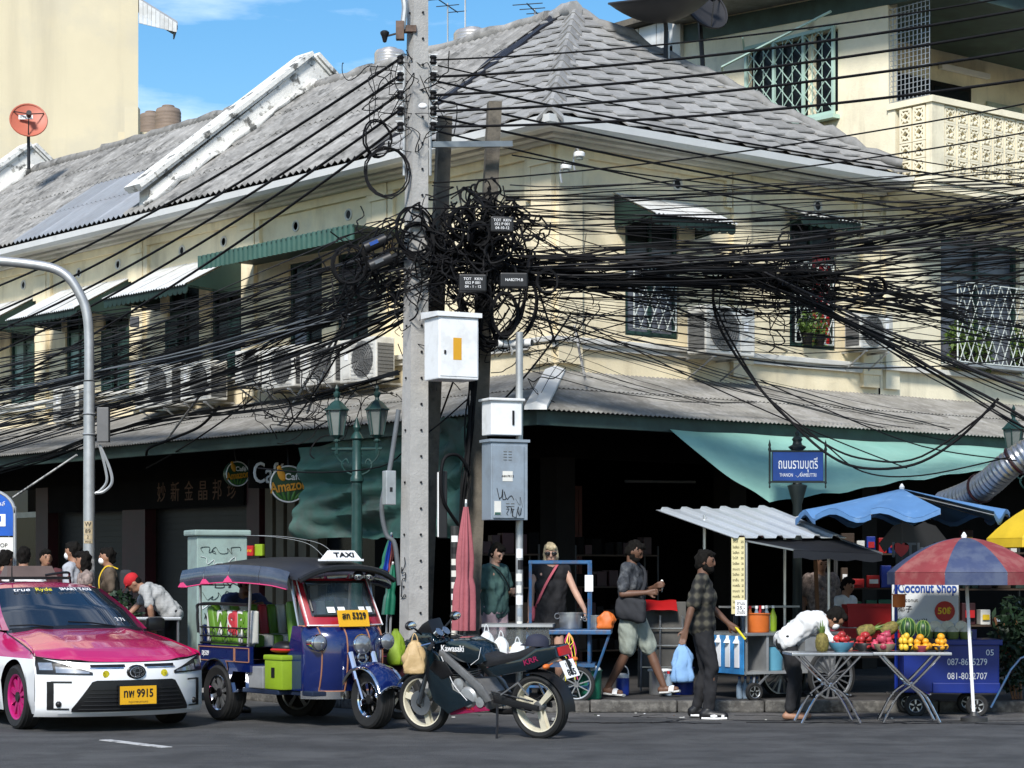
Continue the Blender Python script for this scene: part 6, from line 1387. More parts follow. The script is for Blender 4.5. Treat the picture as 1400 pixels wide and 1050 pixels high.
for s in (-1, 1):
    p = part('side_fairing', [(.62, .34), (.95, .22), (1.12, .34), (1.2, .62), (1.42, .78), (1.4, .92), (1.22, .9), (1.02, .78), (.92, .62), (.86, .46)], s*.14, s*.19, 'bike_teal', .018)
    part('fairing_panel', [(.84, .60), (.98, .56), (1.12, .66), (1.05, .74), (.92, .72)], s*.19, s*.205, 'car_black', .006)
    part('belly_pan', [(.5, .26), (.95, .2), (1.05, .3), (.9, .36), (.6, .34)], s*.1, s*.15, 'magenta_ink' if s == 1 else 'bike_teal', .015)
    part('frame_spar', [(.44, .36), (.50, .34), (.60, .46), (1.02, .78), (1.0, .83), (.94, .80), (.52, .50)], s*.145, s*.18, 'engine', .01)
    part('swingarm', [(-.06, .27), (.45, .33), (.45, .41), (-.06, .32)], s*.085, s*.12, 'black', .01)
    text('lettering', 'Kawasaki', .085, Mt['white'], MB_, T3((.86, s*.155, .84), (-1 if s > 0 else 1, 0, 0.0), (0, 0, 1)), wide=.27, bold=.001)
    text('lettering', 'KRR', .07, Mt['magenta_ink'], MB_, T3((-.02, s*.12, .74), (-1 if s > 0 else 1, 0, .3 if s < 0 else -.3) if False else ((-1, 0, .3) if s > 0 else (1, 0, -.3)), (0, 0, 1)), wide=.17, bold=.001)
    text('lettering', 'KRR', .10, Mt['red'], MB_, T3((.76, s*.155, .29), (-1 if s > 0 else 1, 0, 0), (0, 0, 1)), wide=.2)
    m = M(); m.tube(spline([(.97, s*.195, .77), (.9, s*.195, .62), (.84, s*.195, .50), (.7, s*.195, .36)], 5), .0035, 4); m.tube([(.52, s*.152, .86), (.56, s*.15, .75), (.66, s*.15, .69)], .003, 4); m.obj('pinstripe', Mt['white'], MB_)
    f = M(); f.tube([(1.38, s*.085, .29), (1.16, s*.085, .80)], .022, 8); f.obj('fork', Mt['engine'], MB_, 40)
    h = M(); h.tube([(1.12, s*.1, .88), (1.06, s*.2, .90), (.98, s*.33, .88)], .016, 7); h.obj('handlebar', Mt['black'], MB_, 40); h = M(); h.tube([(1.01, s*.27, .885), (.96, s*.37, .875)], .022, 8); h.obj('grip', Mt['rubber'], MB_, 40)
    h = M(); h.tube([(1.05, s*.24, .9), (1.14, s*.35, .88)], .008, 5); h.obj('lever', Mt['chrome'], MB_)
    w = M(); w.tube([(1.22, s*.16, .97), (1.2, s*.3, 1.06)], .01, 5); w.ball((1.2, s*.34, 1.08), (.03, .07, .045), 12, 8); mi_ = w.obj('mirror', Mt['black'], MB_, 50); g_ = M(); g_.ball((1.172, s*.34, 1.08), (.006, .06, .036), 12, 8); g_.obj('mirror_glass', Mt['chrome'], mi_, 50)
part('upper_cowl', [(1.12, .78), (1.42, .80), (1.46, .88), (1.36, .98), (1.16, .98), (1.08, .88)], -.13, .13, 'bike_teal', .04)
part('windshield', [(1.12, .96), (1.36, .97), (1.26, 1.06), (1.18, 1.1)], -.10, .10, 'car_black', .025)
part('headlight', [(1.43, .81), (1.475, .83), (1.47, .90), (1.40, .93)], -.09, .09, 'lamp_clear', .01)
m = M(); m.lathe([(.0, -.02), (.045, -.02), (.045, .02), (0, .02)], 14, c=(1.1, .05, .97), T=RY(-50)); m.lathe([(.0, -.02), (.045, -.02), (.045, .02), (0, .02)], 14, c=(1.1, -.05, .97), T=RY(-50)); m.obj('instrument', Mt['chrome'], MB_, 40)
# engine block with round cover and fins
part('engine_block', [(.52, .26), (.86, .24), (.92, .38), (.82, .54), (.58, .54), (.48, .42)], -.13, .13, 'engine', .03)
for s in (-1, 1):
    m = M(); m.lathe([(.10, 0), (.105, .02), (.085, .045), (.04, .052), (0, .052)], 22, c=(.72, s*.13, .38), T=RX(-90*s)); m.lathe([(.06, 0), (.06, .03), (.0, .04)], 16, c=(.82, s*.13, .5), T=RX(-90*s)); m.lathe([(.05, 0), (.05, .03), (.0, .035)], 16, c=(.58, s*.13, .34), T=RX(-90*s)); m.obj('crankcase_cover', Mt['galv'], MB_, 40)
m = M()
for k in range(5): m.box((.84, 0, .52+.022*k), (.2, .22, .008))
m.obj('cooling_fin', Mt['engine'], MB_)
m = M(); m.tube(spline([(.9, -.1, .3), (.6, -.16, .2), (.3, -.17, .24), (.0, -.17, .36), (-.2, -.17, .42)], 5), [.03]*8+[.045]*13, 10); m.obj('exhaust', Mt['black'], MB_, 40)
def fnd(u, v, c=(1.38, .29), r=.33, a0=35, a1=160, w=.075): a = R(lerp(a0, a1, u)); k = v*2-1; return Vector((c[0]+r*math.cos(a), k*w, c[1]+r*math.sin(a)-.02*k*k))
m = M(); m.slab(fnd, 14, 4, (0, 0, -.01)); m.obj('front_mudguard', Mt['bike_teal'], MB_, 50)
m = M(); m.slab(lambda u, v: fnd(u, v, (0, .3), .345, 75, 185, .08), 14, 4, (0, 0, -.01)); m.obj('rear_mudguard', Mt['black'], MB_, 50)
m = M(); m.tube([(.1, -.13, .5), (-.0, -.12, .33)], .012, 5); m.tube([(.32, .16, .42), (.12, .15, .54), (.02, .14, .42)], .01, 5); m.tube([(.3, -.16, .42), (.12, -.15, .54), (.0, -.14, .42)], .01, 5); m.obj('footrest_bracket', Mt['steel'], MB_)
m = M(); m.tube([(.42, .1, .3), (.36, .2, .14), (.30, .30, .03)], .013, 6); m.box((.29, .31, .025), (.09, .03, .015)); m.obj('side_stand', Mt['black'], MB_)
for s in (-1, 1):
    m = M(); m.lathe([(.05, -.003), (.12, -.003), (.12, .003), (.05, .003), (.05, -.003)], 24, c=(1.38, s*.062, .29), T=RX(90)); m.obj('brake_disc', Mt['steel'], MB_, 40); m = M(); m.tube(spline([(1.0, s*.25, .89), (1.12, s*.2, .84), (1.2, s*.12, .7), (1.36, s*.09, .4)], 5), .006, 5); m.tube(spline([(1.02, s*.22, .9), (1.16, s*.14, .94), (1.1, s*.1, .8)], 5), .005, 5); m.obj('brake_hose', Mt['black'], MB_)
m = M(); m.tube([(0, .1, .36), (.48, .1, .44)], .009, 5); m.tube([(0, .1, .25), (.48, .1, .36)], .009, 5); m.obj('chain', Mt['dark_steel'] if 'dark_steel' in Mt else Mt['black'], MB_); m = M(); m.box((.98, 0, .5), (.05, .22, .26), rot=RY(-18)); m.obj('radiator', Mt['black'], MB_)
pm = M(); pm.box((-.37, 0, .66), (.01, .20, .17), rot=RY(25)); np_ = pm.obj('number_plate', Mt['white'], MB_)
PB = TR((-.378, 0, .66)) @ RY(25) @ T3((0, 0, 0), (0, -1, 0), (0, 0, 1)); text('lettering', '1กบ', .06, Mt['ink'], np_, PB @ TR((0, .04, 0)), bold=.001); text('lettering', '885', .085, Mt['ink'], np_, PB @ TR((0, -.035, 0)), bold=.002)
m = M(); m.tube([(-.22, 0, .80), (-.36, 0, .72), (-.39, 0, .56)], .02, 5); m.obj('plate_bracket', Mt['black'], MB_)
for s in (-1, 1): m = M(); m.tube([(-.25, s*.1, .72), (-.27, s*.2, .71)], .008, 5); m.ball((-.27, s*.22, .71), (.03, .045, .025), 10, 6); m.obj('indicator', Mt['orange'], MB_, 50)
MW = Matrix.Translation(MB_.location) @ MB_.rotation_euler.to_matrix().to_4x4()
# things carried by the motorcycle
def soft(name, label, cat, c, r, mat, seed=1, rz=0, neck=None, handles=False):
    t = thing(name, label, cat, c, rz); rr = random.Random(seed); m = M(); n, k = 14, 9
    prof_ = [(.3, 0), (.8, .015), (.95, .06), (1.0, .16), (1.0, .28), (.96, .4), (.9, .52), (.84, .64), (.74, .75), (.6, .85), (.42, .93), (.3, .97), (.34, 1.0), (.05, 1.005)]; n = 28; vs = []
    for i, (q, z) in enumerate(prof_):
        for j in range(n):
            a = 2*math.pi*j/n; ca, sa = math.cos(a), math.sin(a); bx_ = (abs(ca)**.55)*(1 if ca > 0 else -1); by = (abs(sa)**.8)*(1 if sa > 0 else -1)
            w = q*(1+.5*noise.noise(Vector((ca*1.3+seed, sa*1.3, z*2.2+seed)))+.22*noise.noise(Vector((ca*4+seed, sa*4, z*5)))+.06*math.sin(9*a+seed+z*5)*(z > .2)); vs.append(Vector((r[0]*w*bx_, r[1]*w*by, r[2]*z)))
    m.add(vs, [(i*n+j, i*n+(j+1) % n, (i+1)*n+(j+1) % n, (i+1)*n+j) for i in range(len(prof_)-1) for j in range(n)]+[tuple(range(n-1, -1, -1))]); m.obj('body', Mt[mat], t, 70)
    if handles: h = M(); h.tube(spline([(-r[0]*.3, 0, r[2]*.95), (-r[0]*.15, 0, r[2]*1.15), (0, 0, r[2]*1.2), (r[0]*.2, 0, r[2]*1.1), (r[0]*.3, 0, r[2]*.95)], 4), .006, 5); h.obj('handle', Mt[mat], t)
    return t
mirL = MW @ Vector((1.2, .34, 1.05)); mirR = MW @ Vector((1.2, -.34, 1.05))
mp_ = min((mirL, mirR), key=lambda v: v.x)
soft('plastic_bag', 'beige plastic bag hanging from the motorcycle mirror', 'bag', (at(567, 905, mp_.y).x, mp_.y, at(567, 922, mp_.y).z), (.10, .07, .32), 'bag_beige', 3, handles=True)
cp = thing('cap', 'dark blue cap lying on the motorcycle seat', 'cap', MW @ Vector((-.02, 0, .86)), 2.2); m = M(); m.lathe([(.11, 0), (.11, .05), (.09, .09), (.04, .11), (0, .115)], 16); m.obj('crown', mm('navy', (.02, .022, .04), .8), cp, 60); m = M(); m.slab(lambda u, v: Vector((.08+.1*u, (v-.5)*.18*(1-.3*u*u), .01+.01*math.sin(math.pi*v))), 4, 6, (0, 0, -.008)); m.obj('peak', Mt['navy'], cp, 60)

# ------------------------------------------------------------------ dark scooter mostly hidden behind the tuk-tuk
sc = thing('scooter', 'dark maroon scooter with pink pinstripes between tuk tuk and motorcycle', 'scooter', (at(548, 960, 22.9).x, 22.9, 0), R(158))
for x in (0, 1.2): wheel(sc, (x, 0, .25), .25, .1, 'steel', 5, tyre_h=.3)
def spart(name, poly, y0, y1, mat, bev=.02): return xz(poly, y0, y1, bev).obj(name, Mt[mat], sc, 50)
spart('rear_body', [(-.3, .62), (-.15, .42), (.3, .3), (.5, .34), (.42, .66), (-.2, .74)], -.16, .16, 'maroon', .06); spart('seat', [(-.3, .74), (.4, .66), (.45, .74), (.1, .8), (-.28, .84)], -.13, .13, 'seat_black', .04); spart('floor', [(.4, .3), (.95, .28), (1.0, .34), (.4, .36)], -.18, .18, 'black', .02)
spart('leg_shield', [(.92, .3), (1.02, .3), (1.12, .85), (1.04, .95), (.98, .85)], -.2, .2, 'maroon', .03); spart('front_mudguard', [(1.0, .46), (1.2, .54), (1.42, .44), (1.2, .5)], -.07, .07, 'maroon', .01); spart('head', [(1.0, .9), (1.14, .92), (1.12, 1.05), (.98, 1.04)], -.12, .12, 'black', .03)
for s in (-1, 1):
    m = M(); m.tube(spline([(.4, s*.165, .62), (.1, s*.165, .66), (-.2, s*.165, .6), (-.2, s*.165, .48)], 5), .006, 4); m.obj('pinstripe', Mt['hotpink'], sc); m = M(); m.tube([(1.05, s*.1, 1.02), (.98, s*.34, 1.03)], .014, 6); m.obj('handlebar', Mt['black'], sc); m = M(); m.tube([(1.05, s*.2, 1.03), (1.06, s*.28, 1.2)], .007, 5); m.ball((1.06, s*.28, 1.24), (.02, .06, .05), 10, 8); m.obj('mirror', Mt['black'], sc, 50); m = M(); m.tube([(.4, s*.185, .33), (.95, s*.185, .31)], .012, 5); m.obj('floor_trim', Mt['yellow_line'], sc)
soft('plastic_bag', 'bright green plastic bag on the half hidden scooter', 'bag', (at(541, 890, 22.7).x, 22.7, at(541, 910, 22.7).z), (.08, .06, .38), 'lime_bag' if 'lime_bag' in Mt else 'lime_box', 5)
# ------------------------------------------------------------------ market materials
mm('blue_frame', (.03, .10, .22), .45, var=.25, spots=(.1, .06, .04), spot_amt=.5, spot_scale=12); mm('glass_case', (.75, .8, .8), .05, var=.02, alpha=.05); mm('green_plastic', (.01, .12, .07), .4, var=.1); mm('blue_plastic', (.01, .035, .26), .4, var=.1); mm('cloth_blue', (.20, .36, .60), .8, var=.15, bump=.4, bscale=20)
mm('stall_roof', (.62, .66, .69), .35, .5, var=.06); mm('tarp_black', (.012, .013, .016), .5, var=.2, bump=.3, bscale=8); mm('umb_blue', (.085, .20, .40), .7, var=.12, spots=(.35, .5, .65), spot_amt=.5, spot_scale=5, lo=.6, hi=.75); mm('umb_red', (.22, .035, .04), .75, var=.15, spots=(.32, .14, .12), spot_amt=.5); mm('umb_navy', (.035, .05, .11), .7, var=.12, spots=(.10, .12, .17), spot_amt=.5); mm('umb_yellow', (.62, .42, .02), .7, var=.15); mm('duct', (.45, .45, .46), .35, .8, var=.15)
mm('cart_blue', (.006, .022, .19), .35, var=.12); mm('crate_red', (.38, .008, .008), .45, var=.15); mm('wood', (.17, .075, .03), .7, var=.3, stretch=(4, 4, .6)); mm('apple', (.38, .03, .03), .35, var=.5, scale=12, rnd_amt=.25); mm('pomegranate', (.42, .05, .09), .45, var=.35, scale=10, rnd_amt=.2); mm('orange_fruit', (.72, .32, .015), .5, var=.15, scale=14, rnd_amt=.15); mm('mango', (.72, .46, .04), .45, var=.2, scale=10, rnd_amt=.15); mm('coconut', (.76, .69, .54), .8, var=.15, scale=16, rnd_amt=.1); mm('coco_green', (.16, .20, .05), .6, var=.3); mm('bowl_teal', (.10, .30, .42), .35); mm('bowl_dark', (.05, .05, .052), .3, .4); mm('bowl_beige', (.42, .33, .22), .5); mm('bowl_pink', (.42, .07, .10), .4); mm('pine', (.16, .13, .03), .7, var=.5, scale=30, bump=.6, bscale=40); mm('melon', (.02, .06, .015), .4, var=.9, scale=5, stretch=(6, 6, .5)); mm('water', (.35, .45, .55), .08, var=.1, alpha=.5); mm('print_blue', (.03, .22, .50), .4, var=.4, scale=5)
mm('flex_white', (.60, .62, .62), .6, var=.05); mm('graf', (.02, .025, .03), .6)

# ------------------------------------------------------------------ green tarpaulins
def hang(name, label, fn, mat, nu=24, nv=14): m = M(); m.slab(fn, nu, nv, (0, -.004, -.004)); o = m.obj(name, Mt[mat], None, 70); return tag(o, label, 'tarpaulin')
tA = [BM @ RP(PR(px, 588, 1.98)[0], 1.98, 3.26) for px in (916, 1395)]; tB = [at(1052, 686, 26.4), at(1400, 634, 27.4)]
def big(u, v):
    a = tA[0].lerp(tA[1], u); b = tB[0].lerp(tB[1], u); p = a.lerp(b, v); p.z -= .05*math.sin(math.pi*v)*(1-.6*u)-.012*math.sin(u*40+v*6)*v
    p.z += .05*noise.noise(Vector((u*5, v*3, 1))); p.y += .04*noise.noise(Vector((u*7, v*4, 5))); return p
hang('tarpaulin', 'pale green tarpaulin stretched out from the right canopy over the stalls', big, 'tarp', 30, 14)
def curtain(px0, px1, py0, py1, o, seed, roll=.16):
    def fn(u, v):
        px = lerp(px0, px1, u); y, z0 = PL(px, lerp(py0[0], py0[1], u), o); _, z1 = PL(px, lerp(py1[0], py1[1], u), o); z = lerp(z0, z1, v)
        w = .07*math.sin(u*7+v*7+seed)*v+.2*noise.noise(Vector((u*2.5+v*2, v*6, seed)))+.05*noise.noise(Vector((u*9, v*12, seed)))+.05*math.sin(v*16+u*4)*max(0, v-.55)*2
        return BM @ LP(y, o+w, z+.04*noise.noise(Vector((u*4, v*2, seed+3))))
    return fn
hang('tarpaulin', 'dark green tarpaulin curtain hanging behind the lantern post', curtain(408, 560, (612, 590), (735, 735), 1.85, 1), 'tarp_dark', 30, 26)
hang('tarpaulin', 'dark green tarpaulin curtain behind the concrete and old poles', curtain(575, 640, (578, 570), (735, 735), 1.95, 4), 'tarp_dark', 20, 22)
# ------------------------------------------------------------------ graffiti cabinet, rail, signs on the left
c = at(297, 900, 26.4); t = thing('street_cabinet', 'pale green street cabinet covered in graffiti behind the tuk tuk', 'cabinet', (c.x, 26.4, .12), R(24))
m = M(); m.box((0, 0, .92), (.62, .42, 1.84), bev=.012); m.obj('body', Mt['cab_green'], t); m = M(); m.box((0, 0, 1.88), (.7, .5, .07), bev=.02); m.obj('roof', Mt['cab_green'], t); m = M(); m.box((0, 0, .05), (.66, .46, .14)); m.obj('plinth', Mt['concrete'], t)
for i in range(9): scribble('graffiti', TR((-.02+rnd.uniform(-.05, .05), -.217, .6+i*.135)) @ RX(90), .5, .11, 60+i, t, ['ink', 'graf', 'ink', 'white'][i % 4] if i != 7 else 'white', .006, 16)
for i in range(3): scribble('graffiti', T3((.317, 0, 1.0+i*.3), (0, 1, 0), (0, 0, 1)), .3, .1, 80+i, t, ['graf', 'cable_grey', 'white'][i], .005, 12)
m = M(); m.box((.318, .1, 1.72), (.006, .09, .12)); m.obj('sticker', Mt['orange'], t)
t = thing('steel_table', 'steel tube table frame where the man in the red cap leans', 'table', (at(215, 840, 25.6).x, 25.6, .13), R(8)); m = M()
for x in (-.22, .24):
    for y in (-.2, .2): q = M(); q.tube([(x, y, 0), (x, y, .84)], .014, 6); q.obj('leg', Mt['steel'], t)
m.box((0, 0, .86), (.56, .48, .035), bev=.008); m.obj('top', Mt['steel'], t)
t = thing('bus_stop_sign', 'blue arched bus stop sign with white bus pictogram at the left edge', 'sign', (at(-12, 700, 27).x, 27, .12)); z0 = at(0, 748, 27).z-.12; m = M(); m.tube([(-.3, 0, 0), (-.3, 0, z0+.5)], .022, 8); m.tube([(.29, 0, 0), (.29, 0, z0+.5)], .022, 8); m.tube([(.29*math.cos(k*math.pi/14), 0, z0+.42+.27*math.sin(k*math.pi/14)) for k in range(15)], .022, 8); m.obj('frame', Mt['galv'], t, 40)
m = M(); m.prism([(-.27, .14), (.27, .14), (.27, .42)]+[(.27*math.cos(k*math.pi/14), .42+.25*math.sin(k*math.pi/14)) for k in range(1, 14)]+[(-.27, .42)], .02, T3((0, .01, z0), (1, 0, 0), (0, 0, 1))); bs = m.obj('panel', mm('bus_blue', (.01, .09, .42), .4), t)
m = M(); m.box((.06, -.014, z0+.33), (.24, .006, .15), bev=.002); m.obj('pictogram', Mt['white'], bs); m = M()
for x in (0, .09): m.box((x, -.019, z0+.35), (.07, .004, .07))
m.obj('pictogram_window', Mt['bus_blue'], bs); text('lettering', 'ป้ายรถเมล์', .07, Mt['white'], bs, TR((.0, -.014, z0+.53)) @ RX(90), wide=.34)
m = M(); m.box((0, 0, z0+.02), (.54, .02, .2)); lo_ = m.obj('panel', Mt['paper'], t); text('lettering', 'BUS STOP', .07, Mt['ink'], lo_, TR((.05, -.013, z0+.02)) @ RX(90), wide=.3)
def cafe(label, px, py, Y, r, rz):
    t = thing('round_sign', label, 'sign', mat=TR(at(px, py, Y)) @ RZ(rz), group='round cafe signs'); T = RX(90)
    m = M(); m.lathe([(0, -.05), (r, -.05), (r*1.02, 0), (r, .05), (0, .05)], 36, T=T); m.obj('panel', mm('sign_green_%d' % px, (.012, .05, .02), .4), t, 40)
    m = M(); m.torus((0, -.053, 0), r*.96, r*.045, 40, 6, T=T); m.obj('ring', Mt['white'], t, 60)
    b = M(); b.ball((-.38*r, -.06, .5*r), (r*.2, .012, r*.36), 14, 8, T=RY(-22)); b.ball((-.5*r, -.06, .86*r), (r*.13, .012, r*.13), 12, 8); b.obj('bird', mm('bird_orange_%d' % px, (.55, .25, .02), .5), t, 60)
    for k in range(5): b = M(); b.ball(((-.5+k*.25)*r, -.055, -.62*r), (r*.08, .006, r*.3), 10, 6, T=RY(-40+k*20)); b.obj('leaf', mm('logo_leaf_%d_%d' % (px, k), (.04, .14, .02), .5), t, 60)
    text('lettering', 'Café', r*.5, Mt['white'], t, TR((.25*r, -.06, .38*r)) @ RX(90), bold=.002); text('lettering', 'Amazon', r*.78, Mt['bird_orange_%d' % px], t, TR((0, -.066, -.12*r)) @ RX(90) @ Matrix.Rotation(R(8), 4, 'Z'), wide=r*2.0, bold=.004)
    m = M(); m.tube([(0, 0, r), (0, .1, r+.3)], .012, 5); m.obj('hanger', Mt['black'], t)
cafe('large round green cafe sign with orange lettering beside the tarpaulin', 394, 662, 29.9, .255, 12); cafe('smaller round cafe sign hanging farther down the left street', 323, 648, 31.4, .18, 30)
t = thing('cafe_lettering', 'white letters spelling Café above the cafe door', 'sign', mat=TR(at(368, 648, 30.7)) @ RZ(25)); text('lettering', 'Café', .42, Mt['white'], t, RX(90), wide=.46, ext=.02); m = M(); m.box((0, .08, 0), (.55, .06, .4)); m.obj('backing', Mt['interior_shade'], t)
t = thing('flyer_box', 'small yellow green box on the wall beside the red sign', 'box', at(355, 752, 29.9), R(-30)); m = M(); m.box((0, 0, 0), (.13, .06, .16), bev=.01); m.obj('body', Mt['lime_box'], t)
t = thing('lit_shop_sign', 'small red and yellow sign left of the yellow green box', 'sign', at(342, 753, 29.9), R(-30)); m = M(); m.box((0, 0, 0), (.12, .05, .14), bev=.01); m.obj('panel', Mt['red'], t); text('lettering', 'ขาย', .06, Mt['yellow'], t, TR((0, -.03, 0)) @ RX(90))
# folded parasols
def folded(label, px0, py0, px1, py1, Y, mats, r):
    a, b = at(px0, py0, Y), at(px1, py1, Y); t = thing('folded_parasol', label, 'parasol', (b.x, b.y, b.z), group='folded parasols'); d = a-b; n = len(mats)*3
    for k, mt_ in enumerate(mats):
        m = M()
        def fn(u, v, k=k): w = 2*math.pi*(k+v)/len(mats); rr = r*(1-.85*u**2.2)*(1+.28*math.sin(v*math.pi*3))*(1-.25*math.exp(-((u-.45)/.06)**2))+.008; return d*u+Vector((rr*math.cos(w), rr*math.sin(w), 0))
        m.grid(fn, 14, 10); m.obj('canopy_panel', Mt[mt_], t, 70)
    m = M(); m.tube([Vector((0, 0, .13-b.z)), d*1.03], .014, 6); m.obj('pole', Mt['galv'], t); m = M(); m.tube([d, d*1.06], .012, 6); m.obj('finial', Mt['white'], t)
mm('pink_cloth', (.30, .085, .10), .8, var=.15, bump=.4, bscale=15)
folded('folded faded pink parasol tied against the sticker post', 637, 693, 634, 862, 24.35, ['pink_cloth', 'umb_red', 'pink_cloth', 'pink_cloth'], .105); folded('folded rainbow striped parasol left of the concrete pole', 535, 732, 524, 800, 24.9, ['umb_red', 'orange', 'yellow', 'green_plastic', 'blue_plastic', 'umb_red'], .06); folded('folded green parasol below the rainbow one', 537, 772, 530, 840, 24.7, ['green_plastic', 'green_awning', 'green_plastic'], .06)
# ------------------------------------------------------------------ blue food cart with glass case
Yc = 24.35; t = thing('food_cart', 'blue steel food cart with glass fruit case in front of the blonde woman', 'food cart', (at(765, 900, Yc).x, Yc, KH), R(-4)); CT = t
for x in (-.34, .335):
    for y in (-.22, .25): m = M(); m.tube([(x, y, .05), (x, y, 1.5 if y > 0 else (1.52 if x > 0 else .74))], .019, 6); m.obj('post', Mt['blue_frame'], t)
m = M(); m.tube([(-.36, .25, 1.51), (.35, .25, 1.51)], .024, 6); m.obj('top_rail', Mt['blue_frame'], t); m = M(); m.b2((-.1, -.35, .72), (.58, .3, .77), bev=.01); m.b2((-.8, -.3, .36), (.4, .3, .40)); m.obj('counter', Mt['blue_frame'], t)
m = M(); m.tube([(.34, -.22, .1), (.56, -.3, .72)], .016, 6); m.tube([(-.34, -.22, .14), (.33, -.22, .14)], .016, 6); m.tube([(.34, -.22, .14), (.34, .25, .14)], .016, 6); m.obj('brace', Mt['blue_frame'], t)
m = M(); m.b2((-.82, -.32, .40), (-.08, .3, .47)); m.b2((-.84, -.34, .80), (-.06, .32, .83)); gcs = m.obj('glass_case', Mt['galv'], t)
for (p, q) in (((-.81, -.31, .47), (-.09, -.303, .80)), ((-.81, .283, .47), (-.09, .29, .80)), ((-.817, -.30, .47), (-.811, .28, .80)), ((-.088, -.30, .47), (-.082, .28, .80))): m = M(); m.b2(p, q); m.obj('pane', Mt['glass_case'], gcs)
wheel(t, (.2, .2, .17), .2, .05, 'steel', 8, tyre_h=.2, style='wire'); wheel(t, (.2, -.3, .17), .2, .05, 'steel', 8, tyre_h=.2, style='wire')
m = M(); m.box((.335, -.245, 1.28), (.09, .01, .18)); m.obj('price_card', Mt['white'], t)
def onto(T_, x, y, z): return T_.matrix_basis @ Vector((x, y, z))
rr = random.Random(4)
for i in range(12):
    g = thing('fruit', 'green and pale fruit piled in the glass case of the blue cart', 'fruit', onto(CT, -.75+.055*i, rr.uniform(-.2, .1), .47), group='fruit in the glass case'); m = M(); m.ball((0, 0, .055), (.05, .05, .055), 10, 8); m.obj('body', [Mt['mango'], Mt['coco_green'], Mt['apple'], Mt['paper']][i % 4], g, 60); q = M(); q.tube([(0, 0, .105), (.005, 0, .125)], .004, 4); q.obj('stem', Mt['wood'], g)
for i, (x, lab) in enumerate(((-.78, 'white plastic bag with blue print hung at the left of the glass case'), (-.62, 'full white plastic bag before the glass case'), (-.44, 'small white bag leaning on the glass case'))): soft('plastic_bag', lab, 'bag', onto(CT, x, -.42, .42-.02*i), (.09, .06, .34-.04*i), 'flex_white', 10+i, handles=True)
def lathe_thing(name, label, cat, loc, prof_, mat, part_='body', extra=None, group=None, n=20):
    t = thing(name, label, cat, loc, group=group); m = M(); m.lathe(prof_, n); m.obj(part_, Mt[mat], t, 40)
    if extra: m = M(); extra[2](m); m.obj(extra[0], Mt[extra[1]], t, 40)
    return t
def pot(h, r, w=.012): return [(0, 0), (r*.95, 0), (r, .02), (r, h), (r+.012, h), (r+.012, h+.01), (r-w, h+.01), (r-w, .03), (0, .03)]
lathe_thing('jar', 'clear jar with red lid before the glass case', 'jar', onto(CT, -.54, -.45, .34), pot(.12, .05), 'flex_white', extra=('lid', 'red', lambda m: m.lathe([(0, .13), (.052, .13), (.052, .16), (.02, .17), (0, .17)], 16)))
lathe_thing('steel_pot', 'steel cooking pot standing behind the blue counter', 'pot', onto(CT, .12, .12, .772), pot(.17, .13), 'steel', extra=('handle', 'steel', lambda m: (m.torus((.15, 0, .14), .03, .006, 12, 4, T=RX(90)), m.torus((-.15, 0, .14), .03, .006, 12, 4, T=RX(90)))))
lathe_thing('steel_pot', 'second steel pot farther along the blue counter', 'pot', onto(CT, .4, .1, .772), pot(.14, .1), 'steel', extra=('handle', 'steel', lambda m: (m.torus((.12, 0, .11), .025, .006, 12, 4, T=RX(90)), m.torus((-.12, 0, .11), .025, .006, 12, 4, T=RX(90)))))
soft('cloth', 'orange cloth hanging beside the steel pots', 'cloth', onto(CT, .52, -.1, .772), (.09, .05, .2), 'orange', 21)
# strings tied to the cart handle
t = thing('string_tassel', 'yellow and pink strings hanging from the cart corner', 'string', onto(CT, .12, -.36, .74))
for k in range(10): m = M(); m.tube(spline([(0, 0, 0), (rr.uniform(-.05, .06), -.02, -.1), (rr.uniform(-.08, .1), -.03, -.22), (rr.uniform(-.08, .12), -.03, -.34-.2*rr.random())], 4), .005, 4); m.obj('string', Mt['yellow_line' if k < 5 else 'hotpink'], t)
lathe_thing('bucket', 'dark green plastic bucket full of white bags under the blue counter', 'bucket', (at(806, 945, 24.2).x, 24.25, KH), pot(.31, .135), 'green_plastic', extra=('bag_fill', 'flex_white', lambda m: [m.ball((rr.uniform(-.06, .06), rr.uniform(-.06, .06), .3+.02*k), (.07, .06, .05), 8, 6) for k in range(3)]))
lathe_thing('cooler_jug', 'small blue water jug with white lid behind the man with the bag', 'jug', (at(851, 938, 25).x, 25, KH), [(0, 0), (.07, 0), (.078, .02), (.078, .19), (.07, .2), (0, .2)], 'blue_plastic', extra=('lid', 'white', lambda m: (m.lathe([(.072, .19), (.072, .23), (.04, .25), (0, .25)], 18), m.tube(spline([(-.07, 0, .2), (-.06, 0, .3), (0, 0, .34), (.06, 0, .3), (.07, 0, .2)], 4), .009, 5))))
t = thing('folding_table', 'folded grey tables leaning upright under a red cloth', 'table', (at(905, 900, 25.5).x, 25.5, KH), R(-6)); m = M(); m.box((0, 0, .56), (.56, .03, 1.0), bev=.01, rot=RX(-6)); m.obj('top', mm('grey_board', (.07, .068, .062), .7, stretch=(6, 6, 1)), t)
for x in (-.24, -.02, .24): m = M(); m.tube([(x, -.08, .02), (x, -.04, .9)], .013, 6); m.obj('leg', Mt['steel'], t)
for z in (.3, .55, .75): m = M(); m.tube([(-.24, -.06, z), (.24, -.06, z)], .011, 6); m.obj('stretcher', Mt['steel'], t)
hang('red_cloth', 'red cloth with a white edge draped on the folded tables', lambda u, v: Vector((at(880, 830, 25.5).x+.38*u, 25.62-.3*v, KH+1.075-.13*max(0, v-.3)*1.4*(1-.2*math.sin(u*3))+.006*math.sin(u*9))), 'crate_red', 14, 8)['category'] = 'cloth'
